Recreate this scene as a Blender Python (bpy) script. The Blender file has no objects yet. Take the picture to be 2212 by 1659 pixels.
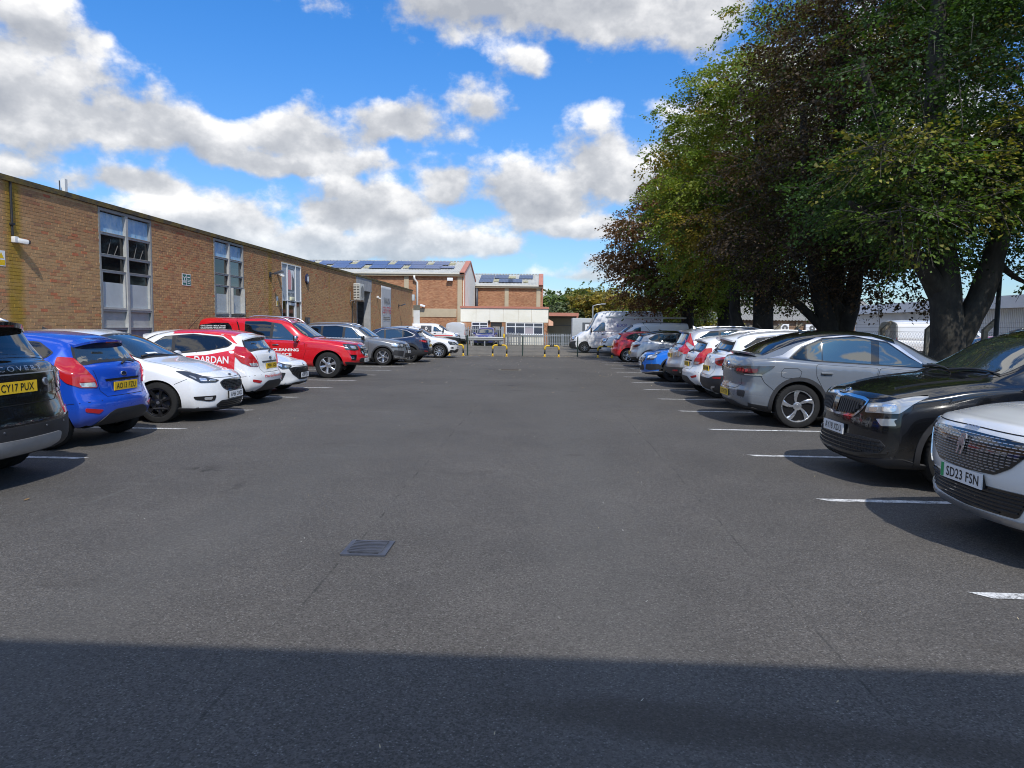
import bpy, bmesh, math, random
import numpy as np
from mathutils import Vector, Matrix
from mathutils.bvhtree import BVHTree
from mathutils.geometry import delaunay_2d_cdt

random.seed(7)
RNG = np.random.default_rng(7)
R_ = math.radians
SC = bpy.context.scene
COL = SC.collection

# ------------------------------------------------------------------ camera
cam_d = bpy.data.cameras.new('camera')
cam = bpy.data.objects.new('camera', cam_d)
COL.objects.link(cam)
cam_d.sensor_width = 36.0
cam_d.lens = 24.95
cam_d.clip_start = 0.1
cam_d.clip_end = 3000.0
CAM_M = Matrix.Rotation(R_(2.58), 4, 'Z') @ Matrix.Rotation(R_(90 - 4.6), 4, 'X') @ Matrix.Rotation(R_(0.7), 4, 'Z')
cam.matrix_world = Matrix.Translation((0, 0, 1.6)) @ CAM_M
SC.camera = cam

# ------------------------------------------------------------------ sky, sun, exposure
SUN_EL, SUN_AZ = 50.0, 18.5      # the sun stands behind the camera, a little to the right
sd = Vector((math.sin(R_(SUN_AZ)) * math.cos(R_(SUN_EL)), -math.cos(R_(SUN_AZ)) * math.cos(R_(SUN_EL)), math.sin(R_(SUN_EL))))
sun_d = bpy.data.lights.new('sun', 'SUN')
sun_d.energy = 2.35
sun_d.angle = R_(0.7)
sun_d.color = (1.0, 0.95, 0.87)
sun = bpy.data.objects.new('sun', sun_d)
COL.objects.link(sun)
sun.rotation_euler = sd.to_track_quat('Z', 'Y').to_euler()
sun.location = (0, 0, 60)
SC.view_settings.view_transform = 'Standard'
SC.view_settings.look = 'None'
SC.view_settings.exposure = 0.74
SC.view_settings.gamma = 1.0
SC.view_settings.use_curve_mapping = False
SC.cycles.filter_width = 1.05

class NT:
 """tiny helper round a node tree: every call makes a node and returns its output socket"""
 def __init__(s, nt):
  s.nt = nt

 def node(s, typ, **kw):
  n = s.nt.nodes.new(typ)
  for k, v in kw.items():
   setattr(n, k, v)
  return n

 def put(s, sock, v):
  if hasattr(v, 'is_output'):
   s.nt.links.new(v, sock)
  else:
   if hasattr(sock.default_value, '__len__') and not hasattr(v, '__len__'):
    v = [v] * len(sock.default_value)
   if hasattr(v, '__len__') and len(v) == 3 and len(sock.default_value) == 4:
    v = (*v, 1.0)
   sock.default_value = v

 def m(s, op, a, b=0.0, c=0.0, clamp=False):
  n = s.node('ShaderNodeMath', operation=op, use_clamp=clamp)
  s.put(n.inputs[0], a)
  s.put(n.inputs[1], b)
  s.put(n.inputs[2], c)
  return n.outputs[0]

 def vm(s, op, a, b=(0, 0, 0), sc=None):
  n = s.node('ShaderNodeVectorMath', operation=op)
  s.put(n.inputs[0], a)
  s.put(n.inputs[1], b)
  if sc is not None:
   s.put(n.inputs['Scale'], sc)
  return n.outputs[0]

 def ss(s, x, a, b, o0=0.0, o1=1.0):
  n = s.node('ShaderNodeMapRange', interpolation_type='SMOOTHSTEP')
  s.put(n.inputs[0], x)
  s.put(n.inputs[1], a)
  s.put(n.inputs[2], b)
  s.put(n.inputs[3], o0)
  s.put(n.inputs[4], o1)
  return n.outputs[0]

 def lin(s, x, a, b, o0=0.0, o1=1.0):
  n = s.node('ShaderNodeMapRange')
  s.put(n.inputs[0], x)
  s.put(n.inputs[1], a)
  s.put(n.inputs[2], b)
  s.put(n.inputs[3], o0)
  s.put(n.inputs[4], o1)
  return n.outputs[0]

 def mix(s, f, a, b, blend='MIX'):
  n = s.node('ShaderNodeMix', data_type='RGBA', blend_type=blend)
  s.put(n.inputs[0], f)
  s.put(n.inputs[6], a)
  s.put(n.inputs[7], b)
  return n.outputs[2]

 def noise(s, vec, scale, detail=4.0, rough=0.5, dist=0.0, color=False):
  n = s.node('ShaderNodeTexNoise')
  s.put(n.inputs['Vector'], vec)
  n.inputs['Scale'].default_value = scale
  n.inputs['Detail'].default_value = detail
  n.inputs['Roughness'].default_value = rough
  n.inputs['Distortion'].default_value = dist
  return n.outputs['Color' if color else 'Fac']

 def voro(s, vec, scale, feature='F1', smooth=None, rnd=1.0):
  n = s.node('ShaderNodeTexVoronoi', feature=feature)
  s.put(n.inputs['Vector'], vec)
  n.inputs['Scale'].default_value = scale
  n.inputs['Randomness'].default_value = rnd
  if smooth is not None:
   n.inputs['Smoothness'].default_value = smooth
  return n

 def ramp(s, f, stops):
  n = s.node('ShaderNodeValToRGB')
  cr = n.color_ramp
  while len(cr.elements) < len(stops):
   cr.elements.new(0.5)
  for e, (p, c) in zip(cr.elements, stops):
   e.position = p
   e.color = (*c, 1.0)
  s.put(n.inputs[0], f)
  return n.outputs[0]

 def sep(s, v):
  n = s.node('ShaderNodeSeparateXYZ')
  s.put(n.inputs[0], v)
  return n.outputs

 def comb(s, x, y, z):
  n = s.node('ShaderNodeCombineXYZ')
  for i, v in enumerate((x, y, z)):
   s.put(n.inputs[i], v)
  return n.outputs[0]

def pix_dir(px, py):
 """world direction (azimuth from +Y, elevation) of a point of the 2212-wide photograph"""
 v = CAM_M.to_3x3() @ Vector(((px - 1106) / 1533, -(py - 829.5) / 1533, -1)).normalized()
 return math.atan2(v.x, v.y), math.asin(v.z)

def build_sky():
 w = bpy.data.worlds.new('World')
 SC.world = w
 w.use_nodes = True
 nt = w.node_tree
 nt.nodes.clear()
 t = NT(nt)
 out = t.node('ShaderNodeOutputWorld')
 bg = t.node('ShaderNodeBackground')
 nt.links.new(bg.outputs[0], out.inputs[0])
 bg.inputs[1].default_value = 0.1
 sky = t.node('ShaderNodeTexSky', sky_type='NISHITA')
 sky.sun_disc = False
 sky.sun_elevation = R_(SUN_EL)
 sky.sun_rotation = math.atan2(sd.x, sd.y)
 sky.air_density = 1.0
 sky.dust_density = 0.5
 sky.ozone_density = 2.5
 d = t.vm('NORMALIZE', t.node('ShaderNodeTexCoord').outputs['Generated'])
 x, y, z = t.sep(d)
 el = t.m('ARCSINE', z)
 az = t.m('ARCTAN2', x, y)
 # deeper, clearer blue than the bare model
 tint = t.mix(t.ss(el, 0.0, 0.45), (0.58, 0.72, .88), (0.28, 0.74, 1.20))
 blue = t.mix(1.0, sky.outputs[0], tint, 'MULTIPLY')
 # cumulus banks: (px, py, half width px, half height px, weight)
 banks = [(-60, 195, 300, 135, 1.0), (90, 75, 90, 100, .8), (230, 265, 210, 75, 1.), (440, 300, 150, 60, .9), (280, 380, 170, 42, .9),
     (650, 300, 170, 75, 1.0), (860, 285, 130, 60, .95), (620, 345, 330, 40, .9),
     (1045, 235, 62, 42, .5), (480, 470, 250, 70, .95), (765, 445, 185, 82, 1.0), (960, 425, 70, 70, .9),
     (720, 515, 440, 62, 1.0), (960, 530, 190, 42, .95), (1180, 430, 175, 85, 1.0), (1330, 375, 140, 115, 1.05), (1500, 330, 150, 150, .9),
     (1290, 480, 260, 40, .9), (1160, 20, 420, 95, 1.05), (1450, 45, 250, 85, .95), (1135, 140, 55, 40, .55), (1310, 560, 100, 40, .6), (1270, 590, 120, 30, .6),
     (1560, 210, 100, 70, .7), (25, 355, 60, 22, .55), (580, -30, 120, 40, .6), (1850, 300, 350, 260, .9), (1180, 640, 120, 22, .5)]
 warp = t.noise(d, 5.0, 5, 0.55, color=True)
 wx, wy, wz = t.sep(warp)
 azw = t.m('ADD', az, t.m('MULTIPLY', t.m('SUBTRACT', wx, 0.5), 0.10))
 elw = t.m('ADD', el, t.m('MULTIPLY', t.m('SUBTRACT', wy, 0.5), 0.085))
 field = None
 vert = None
 for (px, py, rx, ry, wt) in banks:
  a, e = pix_dir(px, py)
  ra = rx / 1533 * 1.12 / max(0.5, math.cos(e))
  re = ry / 1533 * 1.12
  da = t.m('MULTIPLY', t.m('SUBTRACT', azw, a), 1 / ra)
  de = t.m('MULTIPLY', t.m('SUBTRACT', elw, e), 1 / re)
  de2 = t.m('MAXIMUM', de, t.m('MULTIPLY', de, -1.35))
  r2 = t.m('ADD', t.m('MULTIPLY', da, da), t.m('MULTIPLY', de2, de2))
  f = t.m('MULTIPLY', t.m('SUBTRACT', 1.0, t.m('SQRT', r2)), wt)
  if field is None:
   field, vert = f, de
  else:
   # height within whichever bank is strongest here
   g = t.ss(t.m('SUBTRACT', f, field), -0.28, 0.28)
   vert = t.m('ADD', t.m('MULTIPLY', vert, t.m('SUBTRACT', 1.0, g)), t.m('MULTIPLY', de, g))
   field = t.m('SMOOTH_MAX', field, f, 0.25)
 # elsewhere the same broken cumulus goes on
 g = t.m('SUBTRACT', t.noise(t.vm('MULTIPLY', d, (1, 1, 2.0)), 2.6, 3, 0.5), 0.49)
 g = t.m('MULTIPLY', g, 5.0)
 aa = t.m('ABSOLUTE', az)
 outf = t.m('MAXIMUM', t.ss(aa, 0.70, 0.95), t.ss(el, 0.48, 0.66))
 gen = t.m('ADD', t.m('MULTIPLY', g, outf), t.m('MULTIPLY', t.m('SUBTRACT', outf, 1.0), 2.0))
 field = t.m('MAXIMUM', field, gen)
 v2 = t.vm('MULTIPLY', d, (1, 1, 1.35))
 n1 = t.noise(v2, 11.0, 8, 0.58)
 vo = t.voro(t.vm('ADD', v2, t.vm('SCALE', warp, sc=0.05)), 24.0).outputs['Distance']
 puff = t.m('SUBTRACT', 0.5, vo)
 nn = t.m('ADD', t.m('MULTIPLY', t.m('SUBTRACT', n1, 0.5), 2.0), t.m('MULTIPLY', puff, 0.28))
 den = t.m('ADD', field, nn)
 alpha = t.ss(den, 0.06, 0.50)
 # lighting inside the cloud: crests towards the sun are bright, bases and thick cores grey
 up = t.vm('ADD', v2, (0.012, -0.01, 0.045))
 n2 = t.noise(up, 11.0, 5, 0.58)
 rel = t.m('MULTIPLY', t.m('SUBTRACT', n1, n2), 2.4)
 lit = t.m('ADD', t.m('ADD', t.m('MULTIPLY', vert, 0.42), 0.50), rel)
 lit = t.m('SUBTRACT', lit, t.m('MULTIPLY', t.ss(den, 0.35, 1.25), 0.30))
 cc = t.ramp(t.m('ADD', lit, 0.0, clamp=True), [(0.0, (3.3, 3.45, 3.75)), (0.40, (4.5, 4.6, 4.8)), (0.72, (6.3, 6.3, 6.35)), (1.0, (8.0, 7.9, 7.7))])
 cc = t.mix(1.0, cc, (CLOUD_GAIN,) * 3, 'MULTIPLY')
 low = t.ss(el, 0.0, 0.16)
 cc = t.mix(low, t.mix(0.35, cc, blue), cc)
 colr = t.mix(t.m('MULTIPLY', alpha, 0.96), blue, cc)
 nt.links.new(colr, bg.inputs[0])

CLOUD_GAIN = 0.85
build_sky()

# ------------------------------------------------------------------ materials
MATS = {}

def principled(name):
 m = bpy.data.materials.new(name)
 m.use_nodes = True
 nt = m.node_tree
 return m, NT(nt), nt.nodes['Principled BSDF']

def plain(name, col, rough=0.5, metal=0.0, coat=0.0, spec=0.5, var=0.0, vscale=8.0, bump=0.0, bscale=60.0):
 """a solid material with a little mottling so that nothing is perfectly flat"""
 if name in MATS:
  return MATS[name]
 m, t, b = principled(name)
 b.inputs['Base Color'].default_value = (*col, 1)
 b.inputs['Roughness'].default_value = rough
 b.inputs['Metallic'].default_value = metal
 b.inputs['Coat Weight'].default_value = coat
 b.inputs['Coat Roughness'].default_value = 0.03
 b.inputs['Specular IOR Level'].default_value = spec
 if var or bump:
  co = t.node('ShaderNodeTexCoord').outputs['Object']
 if var:
  n = t.noise(co, vscale, 5, 0.6)
  k = t.lin(n, 0.25, 0.75, 1 - var, 1 + var)
  t.put(b.inputs['Base Color'], t.mix(1.0, (*col, 1), t.comb(k, k, k), 'MULTIPLY'))
  t.put(b.inputs['Roughness'], t.lin(n, 0.2, 0.8, max(0.02, rough - 0.08), min(1, rough + 0.08)))
 if bump:
  bn = t.node('ShaderNodeBump')
  bn.inputs['Strength'].default_value = bump
  bn.inputs['Distance'].default_value = 0.01
  t.put(bn.inputs['Height'], t.noise(co, bscale, 4, 0.6))
  t.put(b.inputs['Normal'], bn.outputs[0])
 MATS[name] = m
 return m

def paint(name, col, metal=0.0, rough=0.25):
 """car paint: clear coat, a dusty film towards the sills, faint orange peel"""
 if name in MATS:
  return MATS[name]
 m, t, b = principled(name)
 co = t.node('ShaderNodeTexCoord').outputs['Object']
 z = t.sep(co)[2]
 n = t.noise(co, 5.0, 5, 0.6)
 dust = t.m('MULTIPLY', t.ss(z, 0.62, 0.18), t.lin(n, 0.3, 0.7, 0.10, 0.40), clamp=True)
 t.put(b.inputs['Base Color'], t.mix(dust, (*col, 1), (0.16, 0.145, 0.125, 1)))
 b.inputs['Metallic'].default_value = metal
 t.put(b.inputs['Roughness'], t.lin(dust, 0, 0.4, rough, rough + 0.3))
 t.put(b.inputs['Coat Weight'], t.lin(dust, 0, 0.4, 1.0, 0.35))
 b.inputs['Coat Roughness'].default_value = 0.025
 bn = t.node('ShaderNodeBump')
 bn.inputs['Strength'].default_value = 0.05
 bn.inputs['Distance'].default_value = 0.004
 t.put(bn.inputs['Height'], t.noise(co, 9.0, 2, 0.5))
 t.put(b.inputs['Normal'], bn.outputs[0])
 MATS[name] = m
 return m

BLACKP = plain('black_trim', (0.022, 0.022, 0.024), 0.55, var=0.25, bump=0.15, bscale=220)
GLOSSB = plain('gloss_black', (0.008, 0.008, 0.009), 0.12, coat=1.0)
UNDER = plain('underside', (0.012, 0.012, 0.012), 0.9, spec=0.1)
GLASS = plain('car_glass', (0.022, 0.030, 0.031), 0.02, spec=0.9, coat=0.6)
GLASS.node_tree.nodes['Principled BSDF'].inputs['IOR'].default_value = 1.8
GLASSD = plain('privacy_glass', (0.005, 0.006, 0.008), 0.02, spec=0.7, coat=0.6)
RUBBER = plain('tyre_rubber', (0.018, 0.018, 0.018), 0.8, spec=0.25, var=0.35, vscale=14)
CHROME = plain('chrome', (0.72, 0.73, 0.75), 0.10, metal=1.0)
SATIN = plain('satin_silver', (0.55, 0.56, 0.58), 0.32, metal=0.9)
ALLOY = plain('alloy', (0.60, 0.61, 0.63), 0.28, metal=0.85, var=0.06)
ALLOYG = plain('alloy_grey', (0.17, 0.175, 0.185), 0.35, metal=0.7, var=0.08)
ALLOYB = plain('alloy_black', (0.012, 0.012, 0.013), 0.25, coat=0.4)
LAMPC = plain('lamp_clear', (0.42, 0.44, 0.46), 0.08, metal=0.35, coat=1.0)
LAMPD = plain('lamp_dark', (0.055, 0.058, 0.064), 0.08, metal=0.2, coat=1.0)
LAMPW = plain('lamp_reflector', (0.82, 0.84, 0.86), 0.10, metal=0.75, coat=1.0)
LAMPR = plain('lamp_red', (0.42, 0.012, 0.014), 0.12, coat=1.0)
LAMPRL = plain('lamp_red_bright', (0.62, 0.045, 0.05), 0.12, coat=1.0)
LAMPRD = plain('lamp_red_dark', (0.11, 0.006, 0.009), 0.10, coat=1.0)
REFL = plain('reflector_red', (0.36, 0.012, 0.016), 0.2, coat=0.5)
ORANGE = plain('lamp_orange', (0.6, 0.18, 0.03), 0.15, coat=0.8)
PLATEY = plain('plate_yellow', (0.78, 0.50, 0.02), 0.35, var=0.05)
PLATEW = plain('plate_white', (0.72, 0.73, 0.74), 0.35, var=0.04)
PLTEXT = plain('plate_text', (0.008, 0.008, 0.010), 0.4)
PLGREEN = plain('plate_green', (0.02, 0.30, 0.10), 0.35)
WHITEV = plain('white_vinyl', (0.80, 0.80, 0.80), 0.35)
REDV = plain('red_vinyl', (0.62, 0.012, 0.022), 0.28, coat=0.8)
GREYV = plain('grey_vinyl', (0.06, 0.065, 0.08), 0.4)
INTERIOR = plain('cabin_trim', (0.05, 0.05, 0.055), 0.7)

# ------------------------------------------------------------------ object helpers
def link(o, parent=None):
 COL.objects.link(o)
 if parent is not None:
  o.parent = parent
 return o

def mesh_obj(name, verts, faces, mat=None, parent=None, smooth=False, mi=None, loc=None):
 me = bpy.data.meshes.new(name)
 me.from_pydata([tuple(v) for v in verts], [], [tuple(f) for f in faces])
 for m in (mat if isinstance(mat, (list, tuple)) else [mat] if mat else []):
  me.materials.append(m)
 if mi is not None:
  me.polygons.foreach_set('material_index', mi)
 if smooth:
  me.polygons.foreach_set('use_smooth', [True] * len(me.polygons))
 me.update()
 o = bpy.data.objects.new(name, me)
 if loc is not None:
  o.location = loc
 return link(o, parent)

def empty(name, loc=(0, 0, 0), rz=0.0):
 o = bpy.data.objects.new(name, None)
 o.empty_display_size = 0.3
 o.location = loc
 o.rotation_euler = (0, 0, rz)
 return link(o)

def tag(o, label=None, cat=None, group=None, kind=None):
 if label:
  o['label'] = label
 if cat:
  o['category'] = cat
 if group:
  o['group'] = group
 if kind:
  o['kind'] = kind
 return o

class MB:
 """collects simple solids into one mesh"""
 def __init__(s):
  s.v, s.f, s.mi = [], [], []

 def add(s, vs, fs, mi=0):
  n = len(s.v)
  s.v += [tuple(v) for v in vs]
  s.f += [tuple(i + n for i in f) for f in fs]
  s.mi += [mi] * len(fs)
  return s

 def box(s, x0, x1, y0, y1, z0, z1, mi=0):
  x0, x1 = min(x0, x1), max(x0, x1)
  y0, y1 = min(y0, y1), max(y0, y1)
  z0, z1 = min(z0, z1), max(z0, z1)
  v = [(x, y, z) for z in (z0, z1) for y in (y0, y1) for x in (x0, x1)]
  return s.add(v, [(0, 2, 3, 1), (4, 5, 7, 6), (0, 1, 5, 4), (2, 6, 7, 3), (0, 4, 6, 2), (1, 3, 7, 5)], mi)

 def tube(s, pts, r, n=6, mi=0, caps=True):
  pts = [Vector(p) for p in pts]
  rs = r if hasattr(r, '__len__') else [r] * len(pts)
  vs, fs = [], []
  up = Vector((0, 0, 1))
  for i, p in enumerate(pts):
   d = (pts[min(i + 1, len(pts) - 1)] - pts[max(i - 1, 0)])
   d = d.normalized() if d.length > 1e-9 else up
   if i == 0:
    a = d.cross(up if abs(d.z) < 0.95 else Vector((1, 0, 0))).normalized()
   else:
    a = (a - d * (a @ d)).normalized()
   b = a.cross(d)
   for k in range(n):
    th = 2 * math.pi * k / n
    vs.append(p + rs[i] * (math.cos(th) * a + math.sin(th) * b))
  for i in range(len(pts) - 1):
   for k in range(n):
    k2 = (k + 1) % n
    fs.append((i * n + k, i * n + k2, (i + 1) * n + k2, (i + 1) * n + k))
  if caps:
   fs.append(tuple(range(n))[::-1])
   fs.append(tuple((len(pts) - 1) * n + k for k in range(n)))
  return s.add(vs, fs, mi)

 def prism(s, poly, axis, a0, a1, mi=0):
  """polygon (2-D, in the two other axes in order) pushed along an axis"""
  n = len(poly)
  def P(p, a):
   q = list(p)
   q.insert(axis, a)
   return q
  v = [P(p, a0) for p in poly] + [P(p, a1) for p in poly]
  f = [tuple(range(n))[::-1], tuple(range(n, 2 * n))] + [(i, (i + 1) % n, n + (i + 1) % n, n + i) for i in range(n)]
  return s.add(v, f, mi)

 def build(s, name, mat=None, parent=None, smooth=False, loc=None, sharp=None):
  o = mesh_obj(name, s.v, s.f, mat, parent, smooth, s.mi, loc)
  bm = bmesh.new()
  bm.from_mesh(o.data)
  bmesh.ops.recalc_face_normals(bm, faces=bm.faces)
  bm.to_mesh(o.data)
  bm.free()
  if sharp:
   o.data.set_sharp_from_angle(angle=R_(sharp))
  return o

def bevel_box(name, sx, sy, sz, bev, mat, parent=None, loc=(0, 0, 0), seg=2, rot=None):
 bm = bmesh.new()
 bmesh.ops.create_cube(bm, size=1)
 bmesh.ops.scale(bm, vec=(sx, sy, sz), verts=bm.verts)
 bmesh.ops.bevel(bm, geom=bm.edges[:], offset=bev, segments=seg, affect='EDGES', profile=0.6)
 me = bpy.data.meshes.new(name)
 bm.to_mesh(me)
 bm.free()
 me.materials.append(mat)
 me.polygons.foreach_set('use_smooth', [True] * len(me.polygons))
 me.set_sharp_from_angle(angle=R_(50))
 o = bpy.data.objects.new(name, me)
 o.location = loc
 if rot:
  o.rotation_euler = rot
 return link(o, parent)

_font_cache = {}

def text_geo(txt, spacing=1.0, bold=0.0, shear=0.0, res=3):
 """centred text as (verts Nx2, faces), cap height about 0.7 of size 1"""
 key = (txt, spacing, bold, shear)
 if key not in _font_cache:
  cu = bpy.data.curves.new('txt', 'FONT')
  cu.body = txt
  cu.resolution_u = res
  cu.align_x = 'CENTER'
  cu.align_y = 'CENTER'
  cu.space_character = spacing
  cu.offset = bold
  cu.shear = shear
  cu.fill_mode = 'FRONT'
  ob = bpy.data.objects.new('txt', cu)
  COL.objects.link(ob)
  dg = bpy.context.evaluated_depsgraph_get()
  dg.update()
  me = bpy.data.meshes.new_from_object(ob.evaluated_get(dg))
  v = np.array([p.co[:2] for p in me.vertices])
  f = [tuple(p.vertices) for p in me.polygons]
  bpy.data.objects.remove(ob)
  bpy.data.curves.remove(cu)
  bpy.data.meshes.remove(me)
  c = (v.max(0) + v.min(0)) / 2
  _font_cache[key] = (v - c, f)
 return _font_cache[key]

def flat_text(name, txt, w, h, origin, right, up, mat, parent, off=0.002, **kw):
 """text fitted into a w x h rectangle on a plane; lies `off` proud of it"""
 v, f = text_geo(txt, **kw)
 size = v.max(0) - v.min(0)
 right, up, o = Vector(right).normalized(), Vector(up).normalized(), Vector(origin)
 n = right.cross(up)
 P = [o + right * (p[0] / size[0] * w) + up * (p[1] / size[1] * h) + n * off for p in v]
 return mesh_obj(name, P, f, mat, parent)

# ------------------------------------------------------------------ curves
def pchip(tab):
 xs = np.array([p[0] for p in tab], float)
 ys = np.array([p[1] for p in tab], float)
 h = np.diff(xs)
 dl = np.diff(ys) / h
 d = np.zeros_like(ys)
 if len(xs) > 2:
  w1 = 2 * h[1:] + h[:-1]
  w2 = h[1:] + 2 * h[:-1]
  ok = dl[:-1] * dl[1:] > 0
  with np.errstate(divide='ignore', invalid='ignore'):
   dd = (w1 + w2) / (w1 / dl[:-1] + w2 / dl[1:])
  d[1:-1] = np.where(ok, dd, 0)
 d[0], d[-1] = dl[0], dl[-1]

 def f(x):
  x = np.clip(np.asarray(x, float), xs[0], xs[-1])
  i = np.clip(np.searchsorted(xs, x) - 1, 0, len(h) - 1)
  t = (x - xs[i]) / h[i]
  return ((2 * t**3 - 3 * t**2 + 1) * ys[i] + (t**3 - 2 * t**2 + t) * h[i] * d[i]
    + (-2 * t**3 + 3 * t**2) * ys[i + 1] + (t**3 - t**2) * h[i] * d[i + 1])
 return f

def sstep(x, a, b):
 t = np.clip((np.asarray(x, float) - a) / (b - a), 0, 1)
 return t * t * (3 - 2 * t)

def centripetal(P, samples):
 """P: (n, K, 2) control polygons; phantom ends mirrored across y = 0"""
 first = P[:, 1:2].copy()
 first[..., 0] *= -1
 last = P[:, -2:-1].copy()
 last[..., 0] *= -1
 Q = np.concatenate([first, P, last], 1)
 out = []
 for k in range(P.shape[1] - 1):
  p0, p1, p2, p3 = (Q[:, k + i] for i in range(4))
  def dt(a, b):
   return np.maximum(np.linalg.norm(b - a, axis=1), 1e-4) ** 0.5
  t0 = np.zeros(len(P))
  t1 = t0 + dt(p0, p1)
  t2 = t1 + dt(p1, p2)
  t3 = t2 + dt(p2, p3)
  for j in range(samples[k]):
   t = (t1 + (t2 - t1) * j / samples[k])[:, None]
   T0, T1, T2, T3 = (q[:, None] for q in (t0, t1, t2, t3))
   A1 = (T1 - t) / (T1 - T0) * p0 + (t - T0) / (T1 - T0) * p1
   A2 = (T2 - t) / (T2 - T1) * p1 + (t - T1) / (T2 - T1) * p2
   A3 = (T3 - t) / (T3 - T2) * p2 + (t - T2) / (T3 - T2) * p3
   B1 = (T2 - t) / (T2 - T0) * A1 + (t - T0) / (T2 - T0) * A2
   B2 = (T3 - t) / (T3 - T1) * A2 + (t - T1) / (T3 - T1) * A3
   out.append((T2 - t) / (T2 - T1) * B1 + (t - T1) / (T2 - T1) * B2)
 out.append(P[:, -1])
 return np.stack(out, 1)

def poly_area(p):
 return 0.5 * sum(p[i][0] * p[(i + 1) % len(p)][1] - p[(i + 1) % len(p)][0] * p[i][1] for i in range(len(p)))

def round_poly(p, r, n=4):
 """round the corners of a 2-D polygon"""
 out = []
 N = len(p)
 for i in range(N):
  a, b, c = (np.array(p[(i + k - 1) % N], float) for k in range(3))
  d1, d2 = a - b, c - b
  l1, l2 = np.linalg.norm(d1), np.linalg.norm(d2)
  if l1 < 1e-6 or l2 < 1e-6:
   continue
  q = min(r, l1 * 0.45, l2 * 0.45)
  s, e = b + d1 / l1 * q, b + d2 / l2 * q
  for k in range(n + 1):
   t = k / n
   out.append(tuple((1 - t)**2 * s + 2 * t * (1 - t) * b + t * t * e))
 return out

def offset_poly(p, d):
 """grow (d > 0) or shrink a polygon"""
 if poly_area(p) < 0:
  p = p[::-1]
 N = len(p)
 out = []
 for i in range(N):
  a, b, c = (np.array(p[(i + k - 1) % N], float) for k in range(3))
  n1 = np.array([(b - a)[1], -(b - a)[0]])
  n2 = np.array([(c - b)[1], -(c - b)[0]])
  n1 /= max(np.linalg.norm(n1), 1e-9)
  n2 /= max(np.linalg.norm(n2), 1e-9)
  m = n1 + n2
  k = max(0.35, 1 + n1 @ n2)
  out.append(tuple(b + m / k * d))
 return out

def clip_half(p, a, n):
 """keep the part of the polygon with (q - a).n >= 0"""
 out = []
 a, n = np.array(a, float), np.array(n, float)
 N = len(p)
 for i in range(N):
  q, r = np.array(p[i], float), np.array(p[(i + 1) % N], float)
  dq, dr = (q - a) @ n, (r - a) @ n
  if dq >= 0:
   out.append(tuple(q))
  if dq * dr < 0:
   out.append(tuple(q + (r - q) * dq / (dq - dr)))
 return out

def resample(p, res):
 out = []
 N = len(p)
 for i in range(N):
  a, b = np.array(p[i], float), np.array(p[(i + 1) % N], float)
  L = np.linalg.norm(b - a)
  if L < 1e-5:
   continue
  k = max(1, int(math.ceil(L / res)))
  for j in range(k):
   out.append(tuple(a + (b - a) * j / k))
 return out

def spans(p, axis, v):
 """where the line coord[axis] = v crosses a polygon: sorted positions on the other axis"""
 xs = []
 N = len(p)
 for i in range(N):
  a, b = p[i], p[(i + 1) % N]
  if (a[axis] - v) * (b[axis] - v) < 0:
   t = (v - a[axis]) / (b[axis] - a[axis])
   xs.append(a[1 - axis] + t * (b[1 - axis] - a[1 - axis]))
 xs.sort()
 return list(zip(xs[::2], xs[1::2]))

# ------------------------------------------------------------------ vehicles
SEG = [4, 3, 3, 4, 4, 4, 2, 5, 5, 6, 6]
IDX = np.cumsum([0] + SEG)          # index of each control point in the half ring
WHEELS = {}
BOOLS = []

def lathe(profile, n, closed=False):
 """profile of (r, y) turned about the y axis"""
 vs, fs = [], []
 m = len(profile)
 for k in range(n):
  th = 2 * math.pi * k / n
  for r, y in profile:
   vs.append((r * math.cos(th), y, r * math.sin(th)))
 for k in range(n):
  k2 = (k + 1) % n
  for j in range(m - (0 if closed else 1)):
   j2 = (j + 1) % m
   fs.append((k * m + j, k * m + j2, k2 * m + j2, k2 * m + j))
 return vs, fs

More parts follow.
